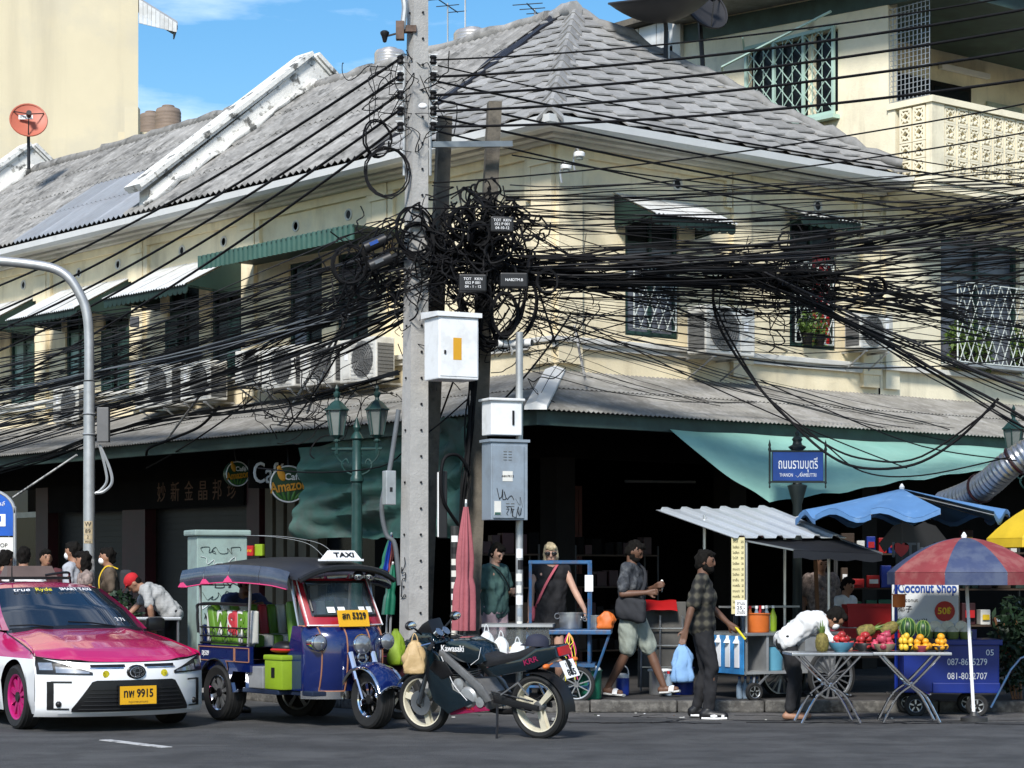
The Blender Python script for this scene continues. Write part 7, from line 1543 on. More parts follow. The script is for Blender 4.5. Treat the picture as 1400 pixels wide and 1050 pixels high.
lathe_thing('steel_pot', 'large steel stock pot on the pavement with a plastic bag liner', 'pot', (at(903, 936, 25.1).x, 25.1, KH), pot(.27, .13), 'steel', extra=('liner', 'flex_white', lambda m: m.torus((0, 0, .28), .135, .016, 20, 6)))
def bottle(label, loc, s=1, mat='water', cap='white', group=None): return lathe_thing('bottle', label, 'bottle', loc, [(0, 0), (.03*s, 0), (.034*s, .02*s), (.034*s, .13*s), (.012*s, .19*s), (.012*s, .21*s)], mat, extra=('cap', cap, lambda m: m.lathe([(0, .23*s), (.014*s, .23*s), (.014*s, .205*s)], 10)), group=group, n=12)
bottle('clear bottle with red cap beside the steel stock pot', (at(914, 936, 24.95).x, 24.95, KH), 1.2, 'water', 'red')
lathe_thing('basin', 'dark blue basin under the pale blue cloth', 'basin', (at(934, 945, 25.2).x, 25.2, KH), pot(.3, .12), 'blue_plastic'); soft('cloth', 'pale blue cloth bundled over the dark basin', 'cloth', (at(932, 935, 25.05).x, 25.0, KH+.14), (.12, .10, .44), 'cloth_blue', 30)
# ------------------------------------------------------------------ drinks cart with corrugated roof
DC = thing('drinks_cart', 'steel drinks cart with white corrugated roof and black side awning', 'food cart', (2.87, 24.72, KH), R(25)); t = DC
iM = DC.matrix_basis.inverted(); L_ = lambda px, py, Y: iM @ at(px, py, Y)
A0, A1, B0, B1 = L_(897, 697, 25.3), L_(1056, 694, 25.95), L_(1003, 735, 24.0), L_(1157, 735, 24.6)
for i in range(6):
    m = M(); s0, s1 = i/6, (i+1)/6
    def rib(u, v): s = lerp(s0, s1, u); p = (A0.lerp(A1, s)).lerp(B0.lerp(B1, s), v); k = u; p.z += .03*(1 if .25 < k < .6 else 0)*1.0; return p
    us = [0, .22, .3, .55, .63, 1.0]; vs = []
    for u in us:
        h = .03 if u in (.3, .55) else 0; s = lerp(s0, s1, u)
        for v in (0, 1): q = A0.lerp(A1, s).lerp(B0.lerp(B1, s), v); vs.append(q+Vector((0, 0, h)))
    K = len(vs); vs += [v-Vector((0, 0, .006)) for v in vs]; fs = []
    for k in range(5): a = 2*k; fs += [(a, a+2, a+3, a+1), (K+a, K+a+1, K+a+3, K+a+2), (a+1, a+3, K+a+3, K+a+1), (a, K+a, K+a+2, a+2)]
    m.add(vs, fs); m.obj('roof_sheet', Mt['stall_roof'], t)
C0, C1, D0, D1 = L_(1012, 738, 24.15), L_(1150, 738, 24.65), L_(1085, 752, 23.7), L_(1206, 757, 24.1)
m = M(); m.slab(lambda u, v: (C0.lerp(C1, u)).lerp(D0.lerp(D1, u), v)-Vector((0, 0, .05*math.sin(math.pi*v)*math.sin(math.pi*u))), 10, 6, (0, 0, -.006)); m.slab(lambda u, v: D0.lerp(D1, u)-Vector((0, 0, .09*v-.012*math.sin(u*20)*v)), 10, 3, (0, .004, 0)); m.obj('awning', Mt['tarp_black'], t, 60)
m = M(); m.tube([C0, D0], .012, 5); m.tube([C1, D1], .014, 5); m.obj('awning_bar', Mt['steel'], t)
for (x, y) in ((-.52, -.42), (.55, -.42), (-.52, .5), (.55, .5)): m = M(); m.tube([(x, y, .3), (x, y, 1.75 if y < 0 else 2.05)], .016, 6); m.obj('post', Mt['steel'], t)
m = M(); m.b2((-.6, -.5, .70), (.7, .45, .735), bev=.006); m.obj('counter', Mt['steel'], t); m = M(); m.b2((-.58, -.1, .28), (.6, .4, .70)); m.b2((-.58, -.48, .28), (.6, -.1, .31)); m.b2((-.3, -.48, .31), (-.27, -.1, .70)); m.b2((.2, -.48, .31), (.6, -.1, .70)); m.obj('cabinet', Mt['galv'], t)
m = M(); m.b2((-.60, -.48, .28), (-.585, .4, .70)); dp = m.obj('drink_poster', Mt['print_blue'], t)
for k in range(4):
    for yy in (-.36+.2*k,): q = M(); q.box((-.606, yy, .50), (.008, .1, .3), bev=.003); q.lathe([(.05, 0), (.02, .05), (.02, .08)], 8, c=(-.606, yy, .62)); q.obj('printed_bottle', Mt['white'], dp)
m = M(); m.box((-.57, -.485, .48), (.012, .012, .42)); m.obj('corner_post', Mt['steel'], t)
wheel(t, (-.5, -.55, .09), .1, .05, 'steel', 5, tyre_h=.35); m = M(); m.tube([(-.5, -.52, .1), (-.4, -.4, .3)], .014, 5); m.tube([(-.5, -.52, .1), (-.25, -.45, .28)], .014, 5); m.obj('caster_strut', Mt['steel'], t); wheel(t, (.52, -.52, .25), .3, .05, 'steel', 18, tyre_h=.1, style='wire'); wheel(t, (.52, .5, .25), .3, .05, 'steel', 18, tyre_h=.1, style='wire')
def cardT(px, py, Y): return TR(iM @ at(px, py, Y)) @ RZ(-22)
m = M(); m.v = []; m.box((0, 0, 0), (.145, .012, .84)); m.v = [cardT(1009, 787, 24.05) @ v for v in m.v]; mb2 = m.obj('menu_board', Mt['pale_yellow'], t)
for k in range(13): text('lettering', rr.choice(['ชาเย็น', 'กาแฟเย็น', 'โอเลี้ยง', 'นมเย็น', 'ชามะนาว', 'โกโก้'])+'   '+rr.choice(['20', '25', '30']), .036, Mt['ink'], mb2, cardT(1009, 787, 24.05) @ TR((0, -.008, .37-.06*k)) @ RX(90), wide=.12)
m = M(); m.box((0, 0, 0), (.125, .01, .17)); m.v = [cardT(1013, 831, 23.95) @ v for v in m.v]; cd_ = m.obj('price_card', Mt['white'], t)
for k, tx in enumerate(('ชานม', '25.-', 'น้ำแข็ง')): text('lettering', tx, .05, Mt['ink'], cd_, cardT(1013, 831, 23.95) @ TR((0, -.008, .05-.05*k)) @ RX(90), wide=.09)
m = M(); m.b2((-.45, .1, 1.0), (.5, .3, 1.02)); m.obj('shelf', Mt['steel'], t)
for k in range(8): bottle(('leftmost dark', 'first clear', 'orange', 'second clear', 'second dark', 'red', 'third clear', 'green')[k]+' bottle in the row on the drinks cart', onto(DC, -.45+.085*k, -.1 if k < 5 else .1, .737), 1.25, ['dark_pane', 'water', 'orange', 'water', 'dark_pane', 'red', 'water', 'lime_box'][k], ['white', 'white', 'red'][k % 3], 'syrup bottles on the drinks cart')
lathe_thing('drink_dispenser', 'orange plastic drink tub on the drinks cart counter', 'tub', onto(DC, -.3, -.3, .737), pot(.2, .13), 'orange'); lathe_thing('tray_stack', 'green plastic baskets stacked on the drinks cart counter', 'basket', onto(DC, .3, -.3, .737), [(0, 0), (.14, 0), (.17, .06), (.15, .062), (.18, .12), (.16, .12), (0, .1)], 'green_plastic'); soft('plastic_bag', 'dark pink plastic bag on the right end of the drinks counter', 'bag', onto(DC, .58, -.35, .737), (.1, .07, .12), 'bowl_pink', 44)
lathe_thing('basket', 'light blue plastic basket on the open shelf of the drinks cart', 'basket', onto(DC, -.1, -.3, .312), [(0, 0), (.1, 0), (.115, .26), (.105, .26), (.09, .02), (0, .02)], 'bowl_teal')
for k in range(8):
    bottle('water bottle in the shrink wrapped pack on the kerb', (at(1011+8*(k % 4), 955, 24.35+.1*(k//4)).x, 24.35+.1*(k//4), KH), 1.05, 'water', 'sign_blue', 'water bottles in the pack')
m = M(); m.tube([at(1118, 845, 25.4), at(1114, 745, 25.4)], .03, 4); tag(m.obj('timber_post', Mt['wood']), 'brown timber post behind the bending vendor', 'post')
# red crates
for k, (px, py) in enumerate(((1165, 872), (1200, 868), (1185, 858))):
    t = thing('crate', ('red plastic crate behind the bending vendor', 'red plastic crate beside the blue post', 'red plastic crate on top of the other two')[k], 'crate', (at(px, py, 25.3).x, 25.3+.02*k, (.62, .62, .90)[k]), R(3)); m = M()
    for (p, q) in (((-.25, -.18, 0), (.25, .18, .02)), ((-.25, -.18, .02), (.25, -.16, .26)), ((-.25, .16, .02), (.25, .18, .26)), ((-.25, -.16, .02), (-.23, .16, .26)), ((.23, -.16, .02), (.25, .16, .26))): m.b2(p, q)
    m.obj('body', Mt['crate_red'], t); m = M(); m.b2((-.265, -.195, .23), (.265, -.181, .27)); m.obj('rim', Mt['crate_red'], t)
m = M(); m.b2((-.75, -.3, .55), (.55, .3, .6)); t = thing('trestle', 'dark low trestle carrying the red crates', 'table', (at(1190, 872, 25.3).x, 25.4, 0)); m.obj('top', Mt['shaded_dark_wood'], t)
for x in (-.65, .45): q = M(); q.b2((x, -.25, .13), (x+.06, .25, .55)); q.obj('leg', Mt['shaded_dark_wood'], t)
# ------------------------------------------------------------------ fruit tables
def ftable(label, px0, px1, Y, rz, z=.71):
    x0, x1 = at(px0, 0, Y).x, at(px1, 0, Y).x; w = x1-x0; t = thing('folding_table', label, 'table', ((x0+x1)/2, Y+.25, 0), R(rz), group='steel folding tables with fruit'); m = M(); m.box((0, 0, z), (w, .55, .03), bev=.006); m.obj('top', Mt['steel'], t)
    for s in (-1, 1):
        for (xa, xb) in ((-w*.36, w*.36),):
            y = s*.2; m = M(); m.tube(spline([(xa, y, z-.02), (xa*.1, y, .42), (xb*.5, y, .28), (xb, y, .015)], 5), .014, 6); m.obj('leg', Mt['chrome'], t, 50); m = M(); m.tube(spline([(xb, y, z-.02), (xb*.1, y, .42), (xa*.5, y, .28), (xa, y, .015)], 5), .014, 6); m.obj('leg', Mt['chrome'], t, 50)
    for x, zz in ((w*.24, .3), (-w*.24, .3), (0, .42)): m = M(); m.tube([(x, -.2, zz), (x, .2, zz)], .01, 5); m.obj('stretcher', Mt['chrome'], t)
    return t
ftable('steel folding table with apples, left one of the two fruit tables', 1080, 1192, 22.0, 3); ftable('steel folding table with oranges, right one of the two fruit tables', 1195, 1302, 22.1, -2)
def fruitmesh(kind):
    m = M()
    if kind == 'mango': m.ball((0, 0, .034), (.03, .03, .036), 10, 8)
    elif kind == 'pomegranate': m.ball((0, 0, .042), (.043, .043, .042), 10, 8); m.lathe([(.014, .078), (.018, .096), (.01, .09)], 6)
    else: m.ball((0, 0, .036), (.038, .038, .034), 10, 8)
    return m.mesh(kind, Mt[kind], 60)
FM = {k: fruitmesh(k) for k in ('apple', 'pomegranate', 'orange_fruit', 'mango')}
st = M(); st.tube([(0, 0, .066), (.004, .002, .084)], .0035, 4); stm = st.mesh('stem', Mt['wood'])
def bowl(label, px, py, Y, r, mat, kind, n, flabel, seed):
    c = at(px, py, Y); c = Vector((c.x, Y, .727)); h = r*.72
    lathe_thing('fruit_bowl', label, 'bowl', c, [(0, 0), (r*.5, 0), (r*.55, .012), (r*.85, h*.5), (r, h), (r*.96, h), (r*.8, h*.5), (r*.5, .02), (0, .02)], mat, n=24, group='fruit bowls on the tables')
    q = random.Random(seed); pos = []
    for lay, (rad, cnt, zz) in enumerate(((r*.66, n//2, h*.72), (r*.36, n//3, h*.72+.058), (.0, max(1, n-n//2-n//3), h*.72+.1))):
        for k in range(cnt):
            a = 2*math.pi*(k+.5*lay)/max(1, cnt)+seed; pos.append(c+Vector((rad*math.cos(a)+q.uniform(-.008, .008), rad*math.sin(a)+q.uniform(-.008, .008), zz-.03+q.uniform(-.006, .006))))
    for p in pos:
        o = link(kind.replace('_fruit', ''), FM[kind], None, p, (q.uniform(-.5, .5), q.uniform(-.5, .5), q.uniform(0, 6))); tag(o, flabel, 'fruit', flabel.replace('a ', '', 1)+' pile'); o.scale = (q.uniform(.88, 1.1),)*3
        if kind == 'apple': link('stem', stm, o)
bowl('light blue bowl of apples at the left of the fruit display', 1150, 893, 22.25, .135, 'bowl_teal', 'apple', 12, 'a red apple heaped in the light blue bowl', 1); bowl('black bowl of apples between the blue and beige bowls', 1182, 890, 22.35, .12, 'bowl_dark', 'apple', 13, 'a red apple heaped in the black bowl', 2); bowl('beige bowl of pomegranates in the middle of the fruit display', 1209, 893, 22.2, .115, 'bowl_beige', 'pomegranate', 10, 'a pomegranate heaped in the beige bowl', 3); bowl('black bowl of mangoes right of the pomegranates', 1237, 892, 22.25, .09, 'bowl_dark', 'mango', 14, 'a yellow mango heaped in the black bowl', 4); bowl('pink bowl of oranges', 1260, 892, 22.2, .09, 'bowl_pink', 'orange_fruit', 10, 'an orange heaped in the pink bowl', 5); bowl('dark bowl of oranges at the right end of the fruit table', 1285, 892, 22.25, .085, 'bowl_dark', 'orange_fruit', 10, 'an orange heaped in the right hand dark bowl', 6)
def pineapple(label, px, py, Y, z, tilt=0):
    t = thing('pineapple', label, 'pineapple', (at(px, 0, Y).x, Y, z)); t.rotation_euler = (0, R(tilt), 0); m = M(); m.lathe([(0, 0), (.05, .005), (.068, .05), (.07, .11), (.055, .17), (.02, .195), (0, .2)], 14); m.obj('body', Mt['pine'], t, 60); q = M()
    for k in range(16): a = k*2.4; h = .07+.09*(k/16); q.add([(.02*math.cos(a)-.012*math.sin(a), .02*math.sin(a)+.012*math.cos(a), .185), (.02*math.cos(a)+.012*math.sin(a), .02*math.sin(a)-.012*math.cos(a), .185), (.07*math.cos(a)*(1-k/20), .07*math.sin(a)*(1-k/20), .19+h)], [(0, 1, 2)])
    q.obj('crown', Mt['leaf'], t)
pineapple('upright pineapple left of the light blue bowl', 1124, 0, 22.2, .727); pineapple('pineapple lying behind the apple bowls', 1172, 0, 22.65, .9, 75); pineapple('second pineapple lying behind the pomegranates', 1205, 0, 22.65, .9, 60)
lathe_thing('fruit_stand', 'low dark box behind the bowls carrying pineapples', 'box', (at(1190, 0, 22.72).x, 22.7, .727), [(0, 0), (.25, 0), (.25, .12), (0, .12)], 'shaded_dark_wood', n=4)
for i, (px, r) in enumerate(((1241, .085), (1262, .075))):
    t = thing('watermelon', ('larger striped watermelon behind the mango bowl', 'smaller striped watermelon beside the coconuts')[i], 'watermelon', (at(px, 0, 22.6).x, 22.6, .85), group='watermelons'); m = M(); m.ball((0, 0, r*1.25), (r, r, r*1.25), 20, 14); m.obj('body', Mt['melon'], t, 60)
    q = M()
    for k in range(9): a = 2*math.pi*k/9; q.tube([(r*1.01*math.sin(w)*math.cos(a+.05*math.sin(w*7)), r*1.01*math.sin(w)*math.sin(a+.05*math.sin(w*7)), r*1.25-r*1.26*math.cos(w)) for w in [.2+.27*j for j in range(11)]], .005, 4)
    q.obj('stripe', mm('melon_light_%d' % i, (.18, .26, .07), .5), t)
lathe_thing('fruit_stand', 'low dark box behind the orange bowls carrying watermelons', 'box', (at(1252, 0, 22.6).x, 22.6, .727), [(0, 0), (.2, 0), (.2, .12), (0, .12)], 'shaded_dark_wood', n=4)
# ------------------------------------------------------------------ blue coconut cart
Yb = 23.3; x0, x1 = at(1236, 0, Yb).x, at(1366, 0, Yb).x; CB = thing('coconut_cart', 'blue coconut cart with phone numbers painted in white', 'food cart', ((x0+x1)/2, Yb, 0), R(-2)); w = x1-x0; zt = at(0, 877, Yb).z
m = M(); m.b2((-w/2, 0, .25), (w/2, .6, zt), bev=.015); m.b2((-w/2-.02, -.03, zt-.04), (w/2+.03, .63, zt+.02), bev=.01); m.obj('body', Mt['cart_blue'], CB); m = M(); m.b2((-w/2+.3, -.05, .25), (w/2-.0, -.001, .36), bev=.01); m.obj('bumper', Mt['cart_blue'], CB)
for x in (-w/2+.12, w/2-.24): wheel(CB, (x, -.02, .115), .115, .06, 'steel', 5, tyre_h=.4); wheel(CB, (x, .55, .115), .115, .06, 'steel', 5, tyre_h=.4)
text('lettering', '05', .09, Mt['white'], CB, TR((w/2-.1, -.003, zt-.12)) @ RX(90)); text('lettering', '087-8635279', .1, Mt['white'], CB, TR((w/2-.34, -.003, zt-.22)) @ RX(90), wide=.42); text('lettering', '081-8032707', .1, Mt['white'], CB, TR((w/2-.34, -.003, zt-.37)) @ RX(90), wide=.42)
m = M(); m.tube([(w/2-.1, -.06, .1), (w/2+.1, -.1, .5), (w/2+.2, -.1, .62), (w/2+.5, -.1, .75)], .012, 6); m.obj('handle', Mt['blue_frame'], CB)
for x in (-w/2+.02,): m = M(); m.tube([(x-.06, .3, .25), (x-.06, .3, 1.5)], .02, 6); m.obj('post', Mt['cart_blue'], CB)
m = M(); m.box((-w/2+.32, .62, zt+.38), (.72, .02, .54)); sg2 = m.obj('sign_board', Mt['flex_white'], CB)
text('lettering', 'Coconut Shop', .15, Mt['sign_blue'], sg2, TR((-w/2+.34, .605, zt+.56)) @ RX(90), wide=.64, bold=.004); text('lettering', 'coconut', .06, Mt['ink'], sg2, TR((-w/2+.14, .605, zt+.43)) @ RX(90)); text('lettering', '椰子', .08, Mt['ink'], sg2, TR((-w/2+.1, .605, zt+.33)) @ RX(90)); text('lettering', 'ココナッツ', .075, Mt['ink'], sg2, TR((-w/2+.16, .605, zt+.2)) @ RX(90))
m = M(); m.lathe([(0, 0), (.11, 0), (.11, .006), (0, .006)], 20, c=(-w/2+.53, .606, zt+.31), T=RX(90)); m.obj('price_disc', Mt['crate_red'], sg2); text('lettering', '50฿', .1, Mt['yellow'], sg2, TR((-w/2+.53, .598, zt+.31)) @ RX(90), bold=.002)
GC = 'coconuts on the blue cart'
for i in range(4):
    o = thing('coconut', ('leftmost', 'second', 'third', 'rightmost')[i]+' pale trimmed coconut in the upper row on the blue cart', 'coconut', onto(CB, -.28+.138*i, .28, zt+.11), group=GC); o.rotation_euler = (R(62), R(rr.uniform(-12, 12)), 0); m = M(); m.lathe([(0, 0), (.04, .0), (.07, .05), (.072, .09), (.055, .10), (0, .103)], 16); m.obj('husk', Mt['coconut'], o, 40)
    o = thing('coconut', ('leftmost', 'second', 'third', 'rightmost')[i]+' green coconut with white peaked top, lower row on the cart', 'coconut', onto(CB, -.24+.138*i, .14, zt+.02), group=GC+' lower'); m = M(); m.lathe([(0, 0), (.05, 0), (.066, .03), (.068, .08)], 14); m.obj('husk', Mt['coco_green'], o, 40); m = M(); m.lathe([(.068, .08), (.045, .11), (.012, .14), (0, .14)], 14); m.obj('peeled_top', Mt['coconut'], o, 40)
m = M(); m.b2((-.36, .2, 0), (.3, .5, .12)); t = thing('fruit_stand', 'low blue step carrying the upper coconuts', 'box', onto(CB, 0, 0, zt+.002), R(-2)); m.obj('body', Mt['cart_blue'], t)
lathe_thing('hanging_pot', 'orange plastic pot hanging at the left of the coconut sign', 'pot', (at(1228, 830, 23.5).x, 23.45, at(0, 830, 23.5).z), pot(.13, .07), 'orange', extra=('hanger', 'galv', lambda m: m.tube([(.07, 0, .13), (0, .02, .35), (-.07, 0, .13)], .005, 4)))
# T-shirts hanging in the dark
def tshirt(label, px, py, Y, mat, lines, rz=0):
    t = thing('hanging_shirt', label, 't-shirt', mat=TR(at(px, py, Y)) @ RZ(rz)); m = M(); P = [(-.2, -.4), (.2, -.4), (.22, .12), (.34, 0), (.4, .1), (.24, .3), (.1, .34), (0, .29), (-.1, .34), (-.24, .3), (-.4, .1), (-.34, 0), (-.22, .12)]
    m.prism(P, .03, T3((0, .015, 0), (1, 0, 0), (0, 0, 1))); m.obj('body', Mt[mat], t); q = M(); q.tube([(-.14, 0, .33), (0, 0, .4), (.14, 0, .33)], .006, 4); q.tube([(0, 0, .4), (0, 0, .46)], .005, 4); q.obj('hanger', Mt['black'], t)
    for (tx, x, z, s_, mt_) in lines: text('lettering', tx, s_, Mt[mt_], t, TR((x, -.018, z)) @ RX(90), bold=.004)
tshirt('black T-shirt printed I love Thai hanging under the blue umbrella', 1250, 755, 24.9, 'black', (('I', -.24, .02, .24, 'cable_grey'), ('♥', -.15, .02, .15, 'red'), ('Thai', .08, .02, .22, 'cable_grey')))
# ------------------------------------------------------------------ parasols
def parasol(label, px, py, Y, r, drop, mats, base, n=8, val=.1, skip=(), group='open parasols', wave=.0, rz=0, polemat='white', ex=1.9):
    a = at(px, py, Y); t = thing('parasol', label, 'parasol', base, group=group); ap = a-Vector(base)
    for k in range(n):
        if k in skip: continue
        m = M()
        def fn(u, v, k=k): w = 2*math.pi*(k+v)/n+rz; q = r*u*(math.cos(math.pi/n)/math.cos(math.pi*(2*v-1)/n)); return ap+Vector((q*math.cos(w), q*math.sin(w), -drop*u**ex-.03*math.sin(math.pi*v)*u*0+wave*u*u*math.sin(math.pi*v*2+k)))
        m.slab(fn, 8, 8, (0, 0, -.006))
        m.slab(lambda u, v, k=k: fn(1, v, k)-Vector((0, 0, val*u*(1+.25*wave*10*math.sin(v*math.pi*2))))*1.0, 2, 8, (0, .002, 0)); m.obj('canopy_panel', Mt[mats[k % len(mats)]], t, 60)
    for k in range(n): w = 2*math.pi*k/n+rz; m = M(); m.tube([ap+Vector((0, 0, -.05)), ap+Vector((r*math.cos(w), r*math.sin(w), -drop-.02))], .006, 4); m.obj('rib', Mt['galv'], t)
    m = M(); m.lathe([(.03, 0), (.14, 0), (.14, .04), (.05, .06), (.03, .1)], 14); m.obj('base', Mt['dark_steel'], t, 40); m = M(); m.tube([(0, 0, 0), ap], .018, 8); m.obj('pole', Mt[polemat], t, 40); m = M(); m.lathe([(.025, -.02), (.03, .02), (.012, .05), (0, .06)], 10, c=ap); m.obj('finial', Mt['white'], t); return t
parasol('red and blue panelled parasol over the coconut cart', 1318, 735, 22.9, .82, .36, ['umb_red', 'umb_navy'], (at(1336, 988, 22.4).x, 22.55, 0), rz=R(20), val=.13); parasol('light blue torn parasol behind the drinks cart', 1233, 668, 24.9, 1.2, .30, ['umb_blue'], (at(1233, 900, 24.9).x, 24.9, KH), n=10, val=.06, skip=(8,), wave=.06, rz=R(-8), polemat='dark_steel', ex=1.05); parasol('yellow parasol at the right edge', 1455, 680, 24.0, .85, .45, ['umb_yellow'], (at(1395, 905, 23.6).x+.3, 23.7, .1), val=.1)
# ------------------------------------------------------------------ street name sign
Ys = 26.15; t = thing('street_sign', 'blue ornate street name sign on a dark fluted post before the tarpaulin', 'sign', (at(1090, 900, Ys).x, Ys, KH), R(2)); zz = lambda py: at(0, py, Ys).z-KH
m = M(); m.lathe([(.1, 0), (.1, .2), (.06, .25), (.055, zz(690)), (.1, zz(672)), (.12, zz(664)), (.06, zz(662)), (.03, zz(655)), (.03, zz(618)), (.09, zz(614)), (.11, zz(611)), (.06, zz(608)), (.05, zz(604)), (.065, zz(601)), (.05, zz(598)), (.02, zz(596)), (.03, zz(592)), (0, zz(587))], 14); m.obj('post', mm('iron_dark', (.02, .028, .026), .5, .2, var=.3), t, 35)
m = M(); W2 = .305; z0, z1 = zz(658), zz(618); m.b2((-W2, -.05, z0), (W2, -.01, z1)); m.b2((-W2-.02, -.055, z0-.02), (W2+.02, -.005, z0)); m.b2((-W2-.02, -.055, z1), (W2+.02, -.005, z1+.02)); pn = m.obj('frame', Mt['iron_dark'], t)
m = M(); m.b2((-W2+.005, -.054, z0+.005), (W2-.005, -.0505, z1-.005)); m.obj('name_panel', Mt['sign_blue'], pn); text('lettering', 'ถนนรามบุตรี', .17, Mt['white'], pn, TR((0, -.056, z0+.20)) @ RX(90), wide=.47, bold=.001); text('lettering', 'THANON        RAMBUTTRI', .06, Mt['white'], pn, TR((0, -.056, z0+.07)) @ RX(90), wide=.44)
for s in (-1, 1): m = M(); m.lathe([(0, z0-.09), (.012, z0-.07), (.006, z0-.04), (.016, z0-.02), (.012, z0), (.012, z1), (.02, z1+.03), (.012, z1+.06), (.018, z1+.08), (0, z1+.15)], 10, c=(s*(W2+.03), -.03, 0)); m.obj('finial_post', Mt['iron_dark'], t, 40)
m = M(); m.tube([(-.03, -.057, z0+.07), (-.005, -.057, z0+.045), (.05, -.057, z0+.11)], .006, 4, flat=.4); m.obj('tick_mark', Mt['white'], pn)
# silver duct
dpts = spline([at(1290, 690, 26.4), at(1325, 676, 26), at(1352, 660, 25.6), at(1382, 634, 25.3), at(1420, 612, 25.2), at(1480, 600, 25.2)], 14); t = thing('flexible_duct', 'ribbed silver flexible duct below the right lantern post', 'duct'); m = M(); N = len(dpts); m.tube(dpts, [.155+.012*(i % 2) for i in range(N)], 20); m.obj('hose', Mt['duct'], t, 20)
for k in (22, 44): m = M(); d = (dpts[k+1]-dpts[k]).normalized(); m.torus(dpts[k], .172, .015, 20, 6, T=d.to_track_quat('Z', 'Y').to_matrix()); m.obj('clamp_band', Mt['maroon'], t, 60)
# bushes
for i, (px, Y, lab) in enumerate(((1385, 24.2, 'dark leafy bush behind the yellow parasol pole'), (1410, 24.6, 'dark leafy bush cut by the right edge'), (165, 26.6, 'dark potted shrub behind the taxi roof'))):
    t = thing('shrub', lab, 'plant', (at(px, 0, Y).x, Y, KH)); m = M(); leaves(m, (0, 0, .62 if i < 2 else .9), (.26, .25, .55 if i < 2 else .3), 700 if i < 2 else 400, .11, 90+i); m.obj('foliage', Mt['leaf_dark'], t); q = M()
    for k in range(4): q.tube([(.03*k, 0, 0), (.06*k-.1, .05, .5), (.12*k-.2, .1*(k % 2), .9)], .014, 5)
    q.obj('stem', Mt['wood'], t)

# ------------------------------------------------------------------ dim goods under the canopy
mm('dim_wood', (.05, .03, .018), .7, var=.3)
def rack_unit(label, px, Y, rz, w, cols, glab, seed, z0=KH):
    t = thing('shelf_rack', label, 'shelf', (at(px, 0, Y).x, Y, z0), R(rz)); q = random.Random(seed)
    for x in (-w/2, w/2):
        for y in (-.16, .16): m = M(); m.tube([(x, y, 0), (x, y, 1.75)], .014, 5); m.obj('post', Mt['dark_steel'], t)
    for k in range(4):
        z = .35+.42*k; m = M(); m.b2((-w/2, -.18, z), (w/2, .18, z+.02)); m.obj('shelf', Mt['dim_wood'], t); x = -w/2+.06
        while x < w/2-.1:
            bw, bh = q.uniform(.07, .16), q.uniform(.1, .28); o = thing('goods_box', glab, 'box', onto(t, x+bw/2, -.04, z+.021), t.rotation_euler.z, group='goods on the dim shelves'); m = M(); m.box((0, 0, bh/2), (bw, q.uniform(.12, .22), bh), bev=.008); m.obj('carton', Mt[q.choice(cols)], o)
            if seed < 5 and q.random() < .6: m = M(); m.box((0, -.115, bh*.5), (bw*.7, .004, bh*.35)); m.obj('label_sticker', Mt[q.choice(['paper', 'yellow', 'red', 'white'])], o)
            x += bw+q.uniform(.01, .06)
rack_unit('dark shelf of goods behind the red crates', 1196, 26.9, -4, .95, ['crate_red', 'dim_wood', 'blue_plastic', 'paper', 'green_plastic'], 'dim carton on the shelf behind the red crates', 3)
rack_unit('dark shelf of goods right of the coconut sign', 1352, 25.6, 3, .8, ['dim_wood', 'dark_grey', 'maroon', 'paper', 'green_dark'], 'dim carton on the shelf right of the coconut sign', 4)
rack_unit('dark shelf deep in the corner shop left of the red door', 835, 29.3, 30, 1.3, ['dim_wood', 'shaded_dark_wood', 'maroon', 'interior_shade'], 'dim carton on the shelf deep in the corner shop', 5)
rack_unit('dark shelf behind the man in teal', 690, 27.6, 20, .8, ['dim_wood', 'shaded_dark_wood', 'interior_shade', 'maroon'], 'dim carton on the shelf behind the man in teal', 6)
m = M(); m.tube([at(855, 658, 28.6), at(950, 659, 29.6)], .02, 8); t = tag(m.obj('ceiling_tube_lamp', Mt['dark_grey']), 'unlit tube lamp under the dark canopy ceiling', 'lamp')
q_ = random.Random(9)
for k in range(26):
    o = M(); w_ = q_.uniform(.01, .035); o.box((0, 0, .004), (w_, w_*q_.uniform(.4, 1), .006)); x = q_.uniform(-1, 6); y = q_.uniform(22.6, 23.8); b_ = link('litter_scrap', o.mesh('litter_scrap', Mt[q_.choice(['paper', 'leaf_dark', 'wood', 'paper', 'white'])]), None, (x, y, .006), (0, 0, q_.uniform(0, 3))); tag(b_, 'tiny scrap of litter on the road edge by the kerb', 'litter', 'litter scraps along the kerb')
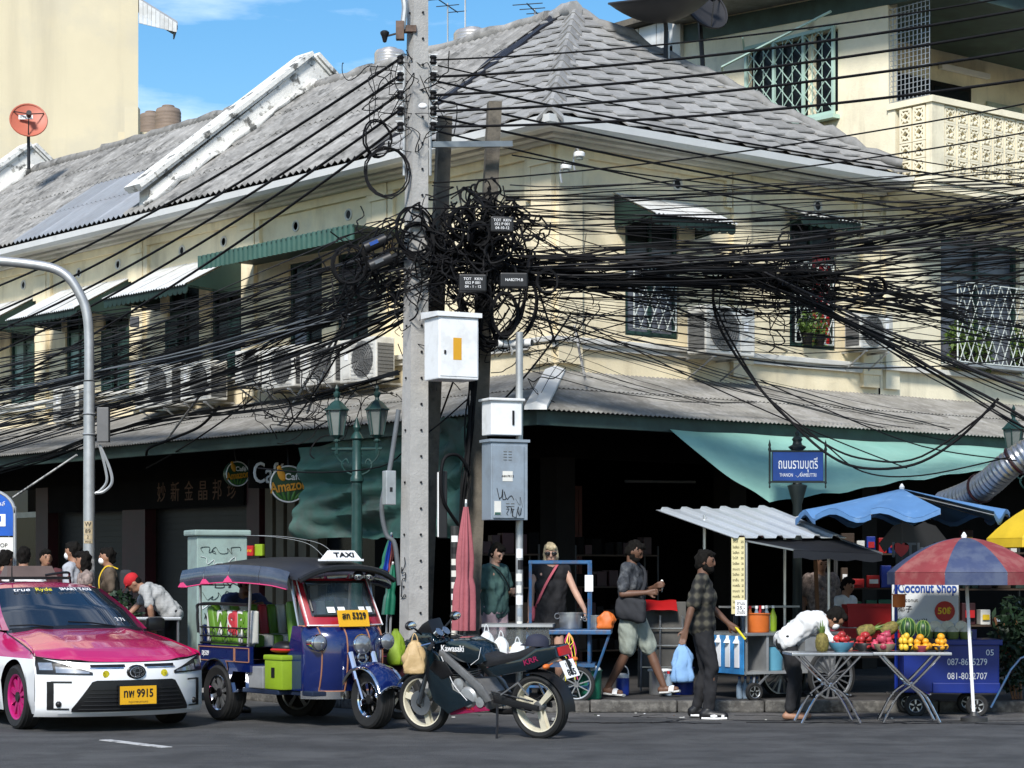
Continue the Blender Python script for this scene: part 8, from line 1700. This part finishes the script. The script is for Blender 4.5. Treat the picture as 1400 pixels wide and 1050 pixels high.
# ------------------------------------------------------------------ people
mm('skin_pale', (.50, .30, .22), .55, var=.06); mm('skin_tan', (.30, .155, .095), .55, var=.08); mm('skin_brown', (.13, .065, .04), .55, var=.08); mm('hair_dark', (.007, .006, .005), .85, var=.4, scale=40, spec=.15); mm('hair_blonde', (.52, .42, .26), .5, var=.3, scale=40); mm('lip', (.20, .06, .05), .5); mm('sole', (.6, .6, .58), .6)
def cloth(k, col, **kw): return mm(k, col, .85, bump=.25, bscale=14, **kw)
cloth('teal_shirt', (.055, .115, .105)); cloth('pink_short', (.42, .31, .34), var=.2, scale=9); cloth('black_dress', (.008, .008, .010)); cloth('tie_dye', (.03, .034, .042), var=.3, spots=[(.11, .115, .12), (.012, .013, .016)], spot_scale=9, spot_amt=.8); cloth('sage_short', (.26, .29, .25)); cloth('black_trouser', (.012, .012, .014)); cloth('white_shirt', (.66, .66, .65)); cloth('floral', (.22, .17, .15), var=.7, scale=22); cloth('grey_stripe', (.34, .34, .33), var=.12, stretch=(1, 1, 40)); cloth('blue_shirt', (.018, .03, .09)); cloth('maroon_shirt', (.08, .02, .025), var=.5, scale=12); cloth('brown_shirt', (.09, .065, .045)); cloth('bag_dark', (.022, .023, .027)); cloth('red_cap', (.42, .01, .015)); cloth('pale_jacket', (.40, .42, .46)); cloth('pink_strap', (.45, .10, .13))
def plaid():
    m = mm('plaid', (.03, .028, .022), .85); n, l = m.node_tree.nodes, m.node_tree.links; g = n.new('ShaderNodeTexCoord'); prev = None
    for ax in ('X', 'Z'):
        w = n.new('ShaderNodeTexWave'); w.bands_direction = ax; w.inputs['Scale'].default_value = 3.4; w.inputs['Distortion'].default_value = .25; l.new(g.outputs['Object'], w.inputs['Vector'])
        if prev: mu = n.new('ShaderNodeMath'); mu.operation = 'MULTIPLY_ADD'; l.new(prev, mu.inputs[0]); mu.inputs[1].default_value = .5; ml = n.new('ShaderNodeMath'); ml.operation = 'MULTIPLY'; l.new(w.outputs['Fac'], ml.inputs[0]); ml.inputs[1].default_value = .5; l.new(ml.outputs[0], mu.inputs[2]); prev = mu.outputs[0]
        else: prev = w.outputs['Fac']
    r = n.new('ShaderNodeValToRGB'); r.color_ramp.elements[0].position = .2; r.color_ramp.elements[0].color = (.006, .006, .006, 1); r.color_ramp.elements[1].position = .78; r.color_ramp.elements[1].color = (.07, .064, .046, 1); q_ = r.color_ramp.elements.new(.5); q_.color = (.022, .021, .018, 1)
    l.new(prev, r.inputs[0]); l.new(r.outputs[0], n['Principled BSDF'].inputs['Base Color'])
plaid()
def capsule(m, a, b, ra, rb, fl=1):
    a, b = Vector(a), Vector(b)
    if (b-a).length < 1e-4: m.ball(a, ra, 12, 8); return
    d = (b-a).normalized(); pts, rs = [], []
    for k in range(5): w = math.pi/2*k/4; pts.append(a-d*ra*math.cos(w)); rs.append(max(.002, ra*math.sin(w)))
    for k in range(5): w = math.pi/2*(4-k)/4; pts.append(b+d*rb*math.cos(w)); rs.append(max(.002, rb*math.sin(w)))
    m.tube(pts, rs, 12)
def blob(name, m, vox, mat, parent, it=4, amp=0, seed=0, freq=9):
    me = bpy.data.meshes.new(name); me.from_pydata(m.v, [], m.f); o = bpy.data.objects.new(name, me)
    r = o.modifiers.new('r', 'REMESH'); r.mode = 'VOXEL'; r.voxel_size = vox
    s = o.modifiers.new('s', 'SMOOTH'); s.factor = .5; s.iterations = it
    out_ = baked(o); bpy.data.meshes.remove(me)
    if amp:
        for v, nn in zip(out_.vertices, [v.normal.copy() for v in out_.vertices]):
            p = v.co; k = noise.noise(Vector((p.x*freq+seed, p.y*freq, p.z*freq*.6)))+.5*noise.noise(Vector((p.x*freq*2+p.z*9, p.y*freq*2+seed, p.z*freq))); v.co = p+nn*amp*k*1.3
    out_.polygons.foreach_set('use_smooth', [True]*len(out_.polygons)); out_.materials.clear(); out_.materials.append(Mt[mat]); out_.update()
    return link(name, out_, parent)
DEF = dict(pel=(0, 0, .94), che=(.0, 0, 1.22), nek=(0, 0, 1.44), hed=(.035, 0, 1.585), shL=(0, .175, 1.40), elL=(-.02, .23, 1.13), wrL=(.04, .24, .89), hiL=(0, .085, .90), knL=(.02, .095, .50), anL=(-.03, .095, .085))
for k in [k for k in DEF if k.endswith('L')]: DEF[k[:-1]+'R'] = (DEF[k][0], -DEF[k][1], DEF[k][2])
def person(label, loc, rz, skin='skin_tan', hair='hair_dark', top=None, sleeve=.6, bottom=None, leg=.45, shoe=None, J={}, yaw=0, pitch=0, long=False, glasses=False, beard=False, mask=False, cap=None, build=1.0, dress=False, grip=(), scale=1.0, fine=True, halter=False):
    t = thing('person', label, 'person', loc, R(rz)); t.scale = (scale,)*3; j = {k: Vector(v) for k, v in {**DEF, **J}.items()}; b = build; vox = .0095 if fine else .016
    HR = Matrix.Rotation(R(yaw), 3, 'Z') @ Matrix.Rotation(R(pitch), 3, 'Y'); H = lambda x, y, z: j['hed']+HR @ Vector((x, y, z))
    sd_ = (j['shL']-j['shR']).normalized(); hp = (j['hiL']-j['hiR']).normalized()
    def torso(m, e, lo=0):
        wa = j['pel'].lerp(j['che'], .5)
        capsule(m, j['pel']-hp*.075*b, j['pel']+hp*.075*b, (.100+e)*b, (.100+e)*b); capsule(m, wa-sd_*.06*b, wa+sd_*.06*b, (.095+e)*b, (.095+e)*b); capsule(m, j['che']-sd_*.085*b, j['che']+sd_*.085*b, (.108+e)*b, (.108+e)*b)
        [capsule(m, j['pel']+hp*.06*b*s_, j['che']+sd_*.075*b*s_, .098*b+e, .104*b+e) for s_ in (-1, 1)]; capsule(m, j['pel'], wa, .11*b+e, .105*b+e); capsule(m, wa, j['che'], .105*b+e, .115*b+e); capsule(m, j['shL']*.96+j['che']*.04, j['shR']*.96+j['che']*.04, .058+e, .058+e); u = j['che'].lerp(j['nek'], .55); capsule(m, u-sd_*.09, u+sd_*.09, .085+e, .085+e)
    m = M(); torso(m, 0); capsule(m, j['nek']-Vector((0, 0, .03)), H(-.015, 0, -.05), .062, .055)
    m.ball(H(0, 0, .01), (.088, .073, .105), 16, 12, T=HR); m.ball(H(.028, 0, -.055), (.058, .052, .055), 12, 8, T=HR); m.ball(H(.092, 0, -.015), (.017, .012, .02), 8, 6, T=HR); capsule(m, H(.088, 0, .02), H(.096, 0, -.02), .010, .013); m.ball(H(.075, 0, -.062), (.018, .024, .012), 8, 6, T=HR)
    for s in (-1, 1): m.ball(H(-.005, s*.075, -.005), (.022, .010, .03), 8, 6, T=HR); m.ball(H(.07, s*.03, .032), (.018, .022, .008), 8, 6, T=HR)
    for s, q in (('L', 1), ('R', -1)):
        sh, el, wr = j['sh'+s], j['el'+s], j['wr'+s]; capsule(m, sh, el, .05*b, .039); capsule(m, el, el.lerp(wr, .35), .039, .04); capsule(m, el.lerp(wr, .3), wr, .04, .027)
        fd = (wr-el).normalized(); pa = j.get('hd'+s); fd = pa.normalized() if pa is not None else fd; lat = fd.cross(Vector((0, 1, 0)) if abs(fd.y) < .8 else Vector((1, 0, 0))).normalized(); nm = fd.cross(lat).normalized()
        capsule(m, wr-lat*.008, wr+fd*.075-lat*.018, .025, .017); capsule(m, wr+lat*.008, wr+fd*.075+lat*.022, .025, .017); cu = 1.25 if s in grip else .35; sgn = q
        for k, L in enumerate((.068, .078, .074, .058)):
            o_ = wr+fd*.08+lat*(-.030+.020*k); d1 = fd*math.cos(cu*.6)-nm*sgn*math.sin(cu*.6); d2 = fd*math.cos(cu*1.5)-nm*sgn*math.sin(cu*1.5); capsule(m, o_, o_+d1*L*.55, .0095, .009); capsule(m, o_+d1*L*.55, o_+d1*L*.55+d2*L*.5, .009, .0075)
        o_ = wr+fd*.02-lat*.03; capsule(m, o_, o_+(fd*.7-lat*.6-nm*sgn*.3).normalized()*.045, .012, .0105); capsule(m, o_+(fd*.7-lat*.6-nm*sgn*.3).normalized()*.045, o_+(fd*.7-lat*.6-nm*sgn*.3).normalized()*.045+(fd-nm*sgn*.4).normalized()*.028, .0105, .008)
        hi, kn, an = j['hi'+s], j['kn'+s], j['an'+s]; capsule(m, hi, kn, .078*b, .054); capsule(m, kn, kn.lerp(an, .35), .052, .055); capsule(m, kn.lerp(an, .35), an, .055, .036)
        toe = j.get('toe'+s, an+Vector((.15, q*.02, -.055))); capsule(m, an+Vector((-.03, 0, -.045)), toe, .038, .03)
    blob('body', m, vox, skin, t, 3)
    # hair, face
    if not cap:
        m = M(); m.ball(H(-.02, 0, .026), (.092, .083, .102), 18, 12, T=HR); m.ball(H(.03, 0, .085), (.06, .062, .035), 12, 8, T=HR)
        if long: m.ball(H(-.035, 0, -.05), (.075, .088, .115), 14, 10, T=HR); m.ball(H(.01, .068, -.05), (.035, .022, .105), 10, 8, T=HR); m.ball(H(.01, -.068, -.05), (.035, .022, .105), 10, 8, T=HR); m.ball(H(.068, 0, .072), (.028, .06, .03), 10, 8, T=HR)
        else: m.ball(H(-.045, 0, -.02), (.06, .07, .07), 12, 8, T=HR)
        blob('hair', m, .013, hair, t, 1, .014, 3, 26)
    else:
        m = M(); m.ball(H(-.01, 0, .05), (.1, .09, .085), 18, 12, T=HR); m.slab(lambda u, v: H(.07+.09*u, (v-.5)*.15*(1-.35*u*u), .055-.02*u), 4, 6, (0, 0, -.012)); blob('cap', m, .011, cap, t, 1); m = M(); m.ball(H(-.045, 0, -.01), (.055, .072, .06), 12, 8, T=HR); m.obj('hair', Mt['hair_dark'], t, 70)
    m = M()
    for s in (-1, 1): m.ball(H(.081, s*.03, .012), (.006, .012, .006), 8, 6, T=HR); m.ball(H(.083, s*.031, .034), (.006, .018, .004), 8, 6, T=HR)
    m.obj('eyes', Mt['hair_dark'], t, 70); m = M(); m.ball(H(.086, 0, -.06), (.006, .02, .006), 8, 6, T=HR); m.obj('mouth', Mt['lip'], t, 70)
    if glasses:
        m = M()
        for s in (-1, 1): m.ball(H(.088, s*.034, .012), (.012, .033, .024), 12, 8, T=HR); m.tube([H(.085, s*.06, .018), H(-.01, s*.082, .012)], .005, 4)
        m.tube([H(.092, -.02, .018), H(.092, .02, .018)], .005, 4); m.obj('sunglasses', Mt['car_black'], t, 60)
    if beard: m = M(); m.ball(H(.035, 0, -.07), (.062, .057, .052), 14, 10, T=HR); m.ball(H(.08, 0, -.04), (.014, .03, .008), 10, 6, T=HR); m.ball(H(.01, .06, -.04), (.035, .014, .05), 8, 6, T=HR); m.ball(H(.01, -.06, -.04), (.035, .014, .05), 8, 6, T=HR); blob('beard', m, .012, 'hair_dark', t, 1, .004, 5, 40)
    if mask: m = M(); m.ball(H(.058, 0, -.045), (.046, .056, .05), 14, 10, T=HR); m.obj('face_mask', Mt['white'], t, 70)
    if top:
        m = M(); torso(m, .018)
        for s, q in (('L', 1), ('R', -1)):
            if halter: break
            sh, el, wr = j['sh'+s], j['el'+s], j['wr'+s]; f = min(1, sleeve); capsule(m, sh, sh.lerp(el, f), .066*b, .060*b if sleeve < 1 else .052)
            if sleeve > 1: capsule(m, el, el.lerp(wr, sleeve-1), .052, .042)
        capsule(m, j['nek']-Vector((.0, 0, .045)), j['nek']-Vector((0, 0, .02)), .07, .062)
        if dress:
            for s in 'LR': capsule(m, j['hi'+s], j['hi'+s].lerp(j['kn'+s], .38), .105, .115)
            capsule(m, j['pel'], j['pel']-Vector((0, 0, .16)), .14, .15)
        else: capsule(m, j['pel']-hp*.06+Vector((0, 0, -.0)), j['pel']+hp*.06, .125*b, .125*b)
        blob('dress' if dress else 'shirt', m, .012 if fine else .017, top, t, 7, .015, len(label), 13)
    if bottom:
        m = M(); capsule(m, j['pel']-hp*.06, j['pel']+hp*.06, .118*b, .118*b)
        for s in 'LR':
            hi, kn, an = j['hi'+s], j['kn'+s], j['an'+s]
            if leg <= 1: capsule(m, hi, hi.lerp(kn, leg), .1*b, .088*b)
            else: capsule(m, hi, kn, .098*b, .074); capsule(m, kn, kn.lerp(an, leg-1), .074, .056)
        blob('trousers' if leg > 1 else 'shorts', m, .012 if fine else .017, bottom, t, 5, .014, len(label)+3, 12)
    if shoe:
        for s, q in (('L', 1), ('R', -1)):
            an = j['an'+s]; toe = j.get('toe'+s, an+Vector((.15, q*.02, -.055))); m = M(); h = an+Vector((-.04, 0, -.05)); d = (toe-h)
            if shoe == 'slides':
                m.tube([h+Vector((0, 0, -.028)), h+d*.5+Vector((0, 0, -.03)), toe+d.normalized()*.04+Vector((0, 0, -.025))], [.05, .048, .05], 10, flat=.3); m.obj('slide_sole', Mt['sole'], t, 60); m = M(); c = h+d*.72+Vector((0, 0, .012)); sl = d.normalized().cross(Vector((0, 0, 1))).normalized(); m.tube([c+sl*.05-Vector((0, 0, .035)), c+sl*.032+Vector((0, 0, .01)), c+Vector((0, 0, .022)), c-sl*.032+Vector((0, 0, .01)), c-sl*.05-Vector((0, 0, .035))], .03, 8, flat=.35); m.obj('slide_strap', Mt['white'], t, 60)
            else:
                capsule(m, h+Vector((0, 0, .01)), toe+d.normalized()*.015, .052, .042); capsule(m, an, h, .05, .052); blob('shoe', m, .011, 'black' if shoe == 'sneaker' else shoe, t, 2)
                if shoe == 'sneaker': q_ = M(); q_.tube([h+Vector((-.02, 0, -.03)), h+d*.5+Vector((0, 0, -.032)), toe+d.normalized()*.045+Vector((0, 0, -.02))], [.055, .056, .046], 12, flat=.36); q_.obj('sole', Mt['white'], t, 60); q_ = M(); q_.ball(h+d*.55+Vector((0, 0, .0)), (.075, .053, .026), 12, 8); q_.ball(toe+Vector((.0, 0, .0)), (.04, .045, .03), 10, 8); q_.obj('white_panel', Mt['white'], t, 60)
    return t, j
def strap(t, pts, mat, r=.018): m = M(); m.tube(spline(pts, 5), r, 6, flat=.4); m.obj('strap', Mt[mat], t, 60)
def foot(px, Y): return at(px, 0, Y).x, Y
# the walkers
x, y = foot(676, 25.55)
t, j = person('man in teal T-shirt and pink shorts looking down, behind the cart', (x, y, KH), -38, 'skin_pale', top='teal_shirt', sleeve=.62, bottom='pink_short', leg=.6, shoe='black', pitch=32, yaw=-10, J=dict(elR=(-.06, -.25, 1.12), wrR=(-.02, -.26, .87), elL=(.05, .24, 1.13), wrL=(.2, .08, 1.15)), grip=('L',), scale=1.02)
strap(t, [(-.06, -.13, 1.46), (.1, -.1, 1.42), (.15, .02, 1.28), (.14, .12, 1.12), (.02, .19, .98)], 'black', .02)
x, y = foot(753, 25.35)
t, j = person('blonde woman in black halter dress and sunglasses with pink strap', (x, y, KH), -90, 'skin_pale', 'hair_blonde', top='black_dress', dress=True, halter=True, long=True, glasses=True, shoe='black', pitch=10, J=dict(elR=(.0, -.22, 1.13), wrR=(.03, -.235, .88), elL=(.06, .27, 1.16), wrL=(.12, .38, .95), hdL=(.15, .1, -.98), shL=(0, .165, 1.40), shR=(0, -.165, 1.40)), scale=1.02, build=.93)
strap(t, [(0, .08, 1.46), (.1, .05, 1.42), (.135, -.05, 1.25), (.11, -.13, 1.08), (.0, -.17, .98)], 'pink_strap', .018); m = M(); m.ball((0, -.2, .9), (.08, .035, .1), 12, 8); m.obj('handbag', Mt['pink_strap'], t, 60)
x, y = foot(864, 24.75)
t, j = person('man in dark tie dye T-shirt and grey shorts striding with a shoulder bag', (x, y, KH), -22, 'skin_brown', top='tie_dye', sleeve=.75, bottom='sage_short', leg=.92, shoe='slides', pitch=30, beard=True, build=1.1, J=dict(elR=(-.02, -.26, 1.12), wrR=(.24, -.17, 1.14), elL=(.02, .26, 1.12), wrL=(.26, .03, 1.2), knR=(-.02, -.1, .5), anR=(-.24, -.1, .11), knL=(.17, .1, .51), anL=(.33, .1, .12), toeR=(-.09, -.12, .045), toeL=(.47, .12, .085)), grip=('L', 'R'), scale=1.03)
strap(t, [(-.04, .1, 1.48), (.12, .05, 1.4), (.17, -.08, 1.22), (.1, -.2, 1.05), (.02, -.24, .98)], 'bag_dark', .02); m = M(); m.box((.06, -.2, .96), (.34, .12, .26), bev=.05, rot=RY(8)); blob('shoulder_bag', m, .014, 'bag_dark', t, 4, .018, 4)
m = M(); m.lathe([(.0, -.09), (.022, .0), (.024, .02), (.012, .05), (0, .06)], 12, c=j['wrL']+Vector((.085, .0, .06))); o = m.obj('ice_cream', Mt['paper'], None, 50); o.matrix_world = Matrix.Translation((x, y, KH)) @ RZ(-22); tag(o, 'small pale ice cream cone in the hand of the tie dye man', 'ice cream')
x, y = foot(960, 22.95)
t, j = person('bearded man in dark plaid shirt and black trousers stepping off the kerb', (x, y, 0), -6, 'skin_brown', top='plaid', sleeve=.88, bottom='black_trouser', leg=1.92, shoe='sneaker', beard=True, build=1.1, yaw=-12, pitch=6, J=dict(elR=(-.1, -.25, 1.13), wrR=(-.16, -.27, .9), elL=(.08, .25, 1.13), wrL=(.27, .24, .95), hdL=(.8, -.1, -.6), knR=(.1, -.09, .52), anR=(.06, -.08, .09), knL=(.04, .09, .5), anL=(-.06, .08, .11), hiR=(0, -.085, .92)), grip=('L',), scale=1.035)
m = M(); d = Vector((.62, 0, -.78)); c = j['wrL']+Vector((.09, -.01, -.06)); m.tube([c-d*.05, c+d*.12], .013, 8); o = m.obj('rolled_umbrella', Mt['yellow_line'], None, 40); o.matrix_world = Matrix.Translation((x, y, 0)) @ RZ(-6) @ Matrix.Diagonal((1.035, 1.035, 1.035, 1)); tag(o, 'small yellow and black rolled case in the hand of the plaid shirt man', 'case')
q = M(); q.tube([c+d*.12, c+d*.155], .015, 8); q.obj('end_cap', Mt['black'], o)
x, y = foot(1083, 22.85)
t, j = person('vendor in white shirt bending over the fruit table with a face mask', (x, y, 0), 0, 'skin_tan', top='white_shirt', sleeve=1.75, bottom='black_trouser', leg=1.9, mask=True, pitch=55, J=dict(pel=(-.06, 0, .82), che=(.16, 0, 1.0), nek=(.33, 0, 1.06), hed=(.45, 0, 1.05), shL=(.28, .17, 1.03), shR=(.28, -.17, 1.03), elL=(.36, .24, .84), elR=(.34, -.22, .84), wrL=(.5, .2, .83), wrR=(.46, -.2, .8), hiL=(-.05, .085, .80), hiR=(-.05, -.085, .80), knL=(.05, .1, .44), knR=(.02, -.1, .44), anL=(.04, .1, .085), anR=(-.05, -.1, .085)), scale=1.0)
x, y = foot(1122, 26.3)
person('seller in floral shirt standing in the shade behind the timber post', (x, y, KH), -80, 'skin_tan', top='floral', sleeve=.7, bottom='black_trouser', leg=1.9, shoe='black', pitch=18, fine=False, scale=.95)
x, y = foot(1156, 26.0)
person('seller in white T-shirt sitting low behind the red crates', (x, y, .0), -40, 'skin_tan', top='white_shirt', sleeve=.6, bottom='black_trouser', leg=1.9, shoe='black', pitch=20, fine=False, scale=.86)
# left street
x, y = foot(236, 26.05)
t, j = person('man in red cap and grey striped shirt leaning on the steel table', (x, y, KH), 184, 'skin_tan', top='grey_stripe', sleeve=.75, bottom='black_trouser', leg=1.92, shoe='black', cap='red_cap', pitch=52, J=dict(pel=(.0, 0, .92), che=(.2, 0, 1.13), nek=(.35, 0, 1.24), hed=(.46, 0, 1.28), shL=(.3, .17, 1.2), shR=(.3, -.17, 1.2), elL=(.24, .26, .98), elR=(.42, -.25, 1.03), wrL=(.22, .2, .80), wrR=(.58, -.2, .86)), scale=.99)
x, y = (TK.matrix_basis @ Vector((-1.0, .12, 0))).xy
person('driver in blue shirt leaning folded arms on the tuk tuk seat', (x, y, .0), math.degrees(TK.rotation_euler.z)-8, 'skin_brown', top='blue_shirt', sleeve=.85, bottom='black_trouser', leg=1.9, shoe='black', pitch=20, J=dict(pel=(.0, 0, .92), che=(.2, 0, 1.13), nek=(.3, 0, 1.27), hed=(.36, 0, 1.41), shL=(.27, .18, 1.24), shR=(.27, -.18, 1.24), elL=(.44, .26, 1.12), elR=(.44, -.26, 1.12), wrL=(.55, .04, 1.14), wrR=(.56, -.04, 1.16)))
for lab, px, Y, rz, kw in (('person in white shirt seen from behind above the taxi roof', 32, 26.2, 95, dict(top='white_shirt', sleeve=.8, build=1.1, scale=1.0)), ('person in dark maroon top at the left edge', 6, 26.8, 60, dict(top='maroon_shirt', sleeve=1.6, scale=.98)), ('man with dark hair facing the street between taxi and glass door', 62, 27.6, -60, dict(top='maroon_shirt', sleeve=.8, scale=.99)), ('person with white face mask and pale jacket beside the street lamp', 103, 27.0, 165, dict(top='pale_jacket', sleeve=1.8, mask=True, scale=1.04)), ('person with yellow backpack straps and mask right of the street lamp', 150, 27.3, 190, dict(top='brown_shirt', sleeve=.8, mask=True, scale=1.0)), ('woman with bare arm half hidden by the street lamp post', 117, 26.6, 200, dict(top='floral', sleeve=.3, long=True, scale=.97))):
    x, y = foot(px, Y); t, j = person(lab, (x, y, KH), rz, 'skin_tan', bottom='black_trouser', leg=1.9, shoe='black', fine=False, **kw)
    if 'backpack' in lab:
        for s in (-1, 1): strap(t, [(-.1, s*.1, 1.44), (.04, s*.11, 1.47), (.13, s*.11, 1.3), (.08, s*.14, 1.05), (-.08, s*.13, 1.0)], 'yellow', .024)
        m = M(); m.box((-.2, 0, 1.22), (.16, .28, .42), bev=.05); m.obj('backpack', Mt['bag_dark'], t, 60)
bpy.data.scenes.remove(TMP)
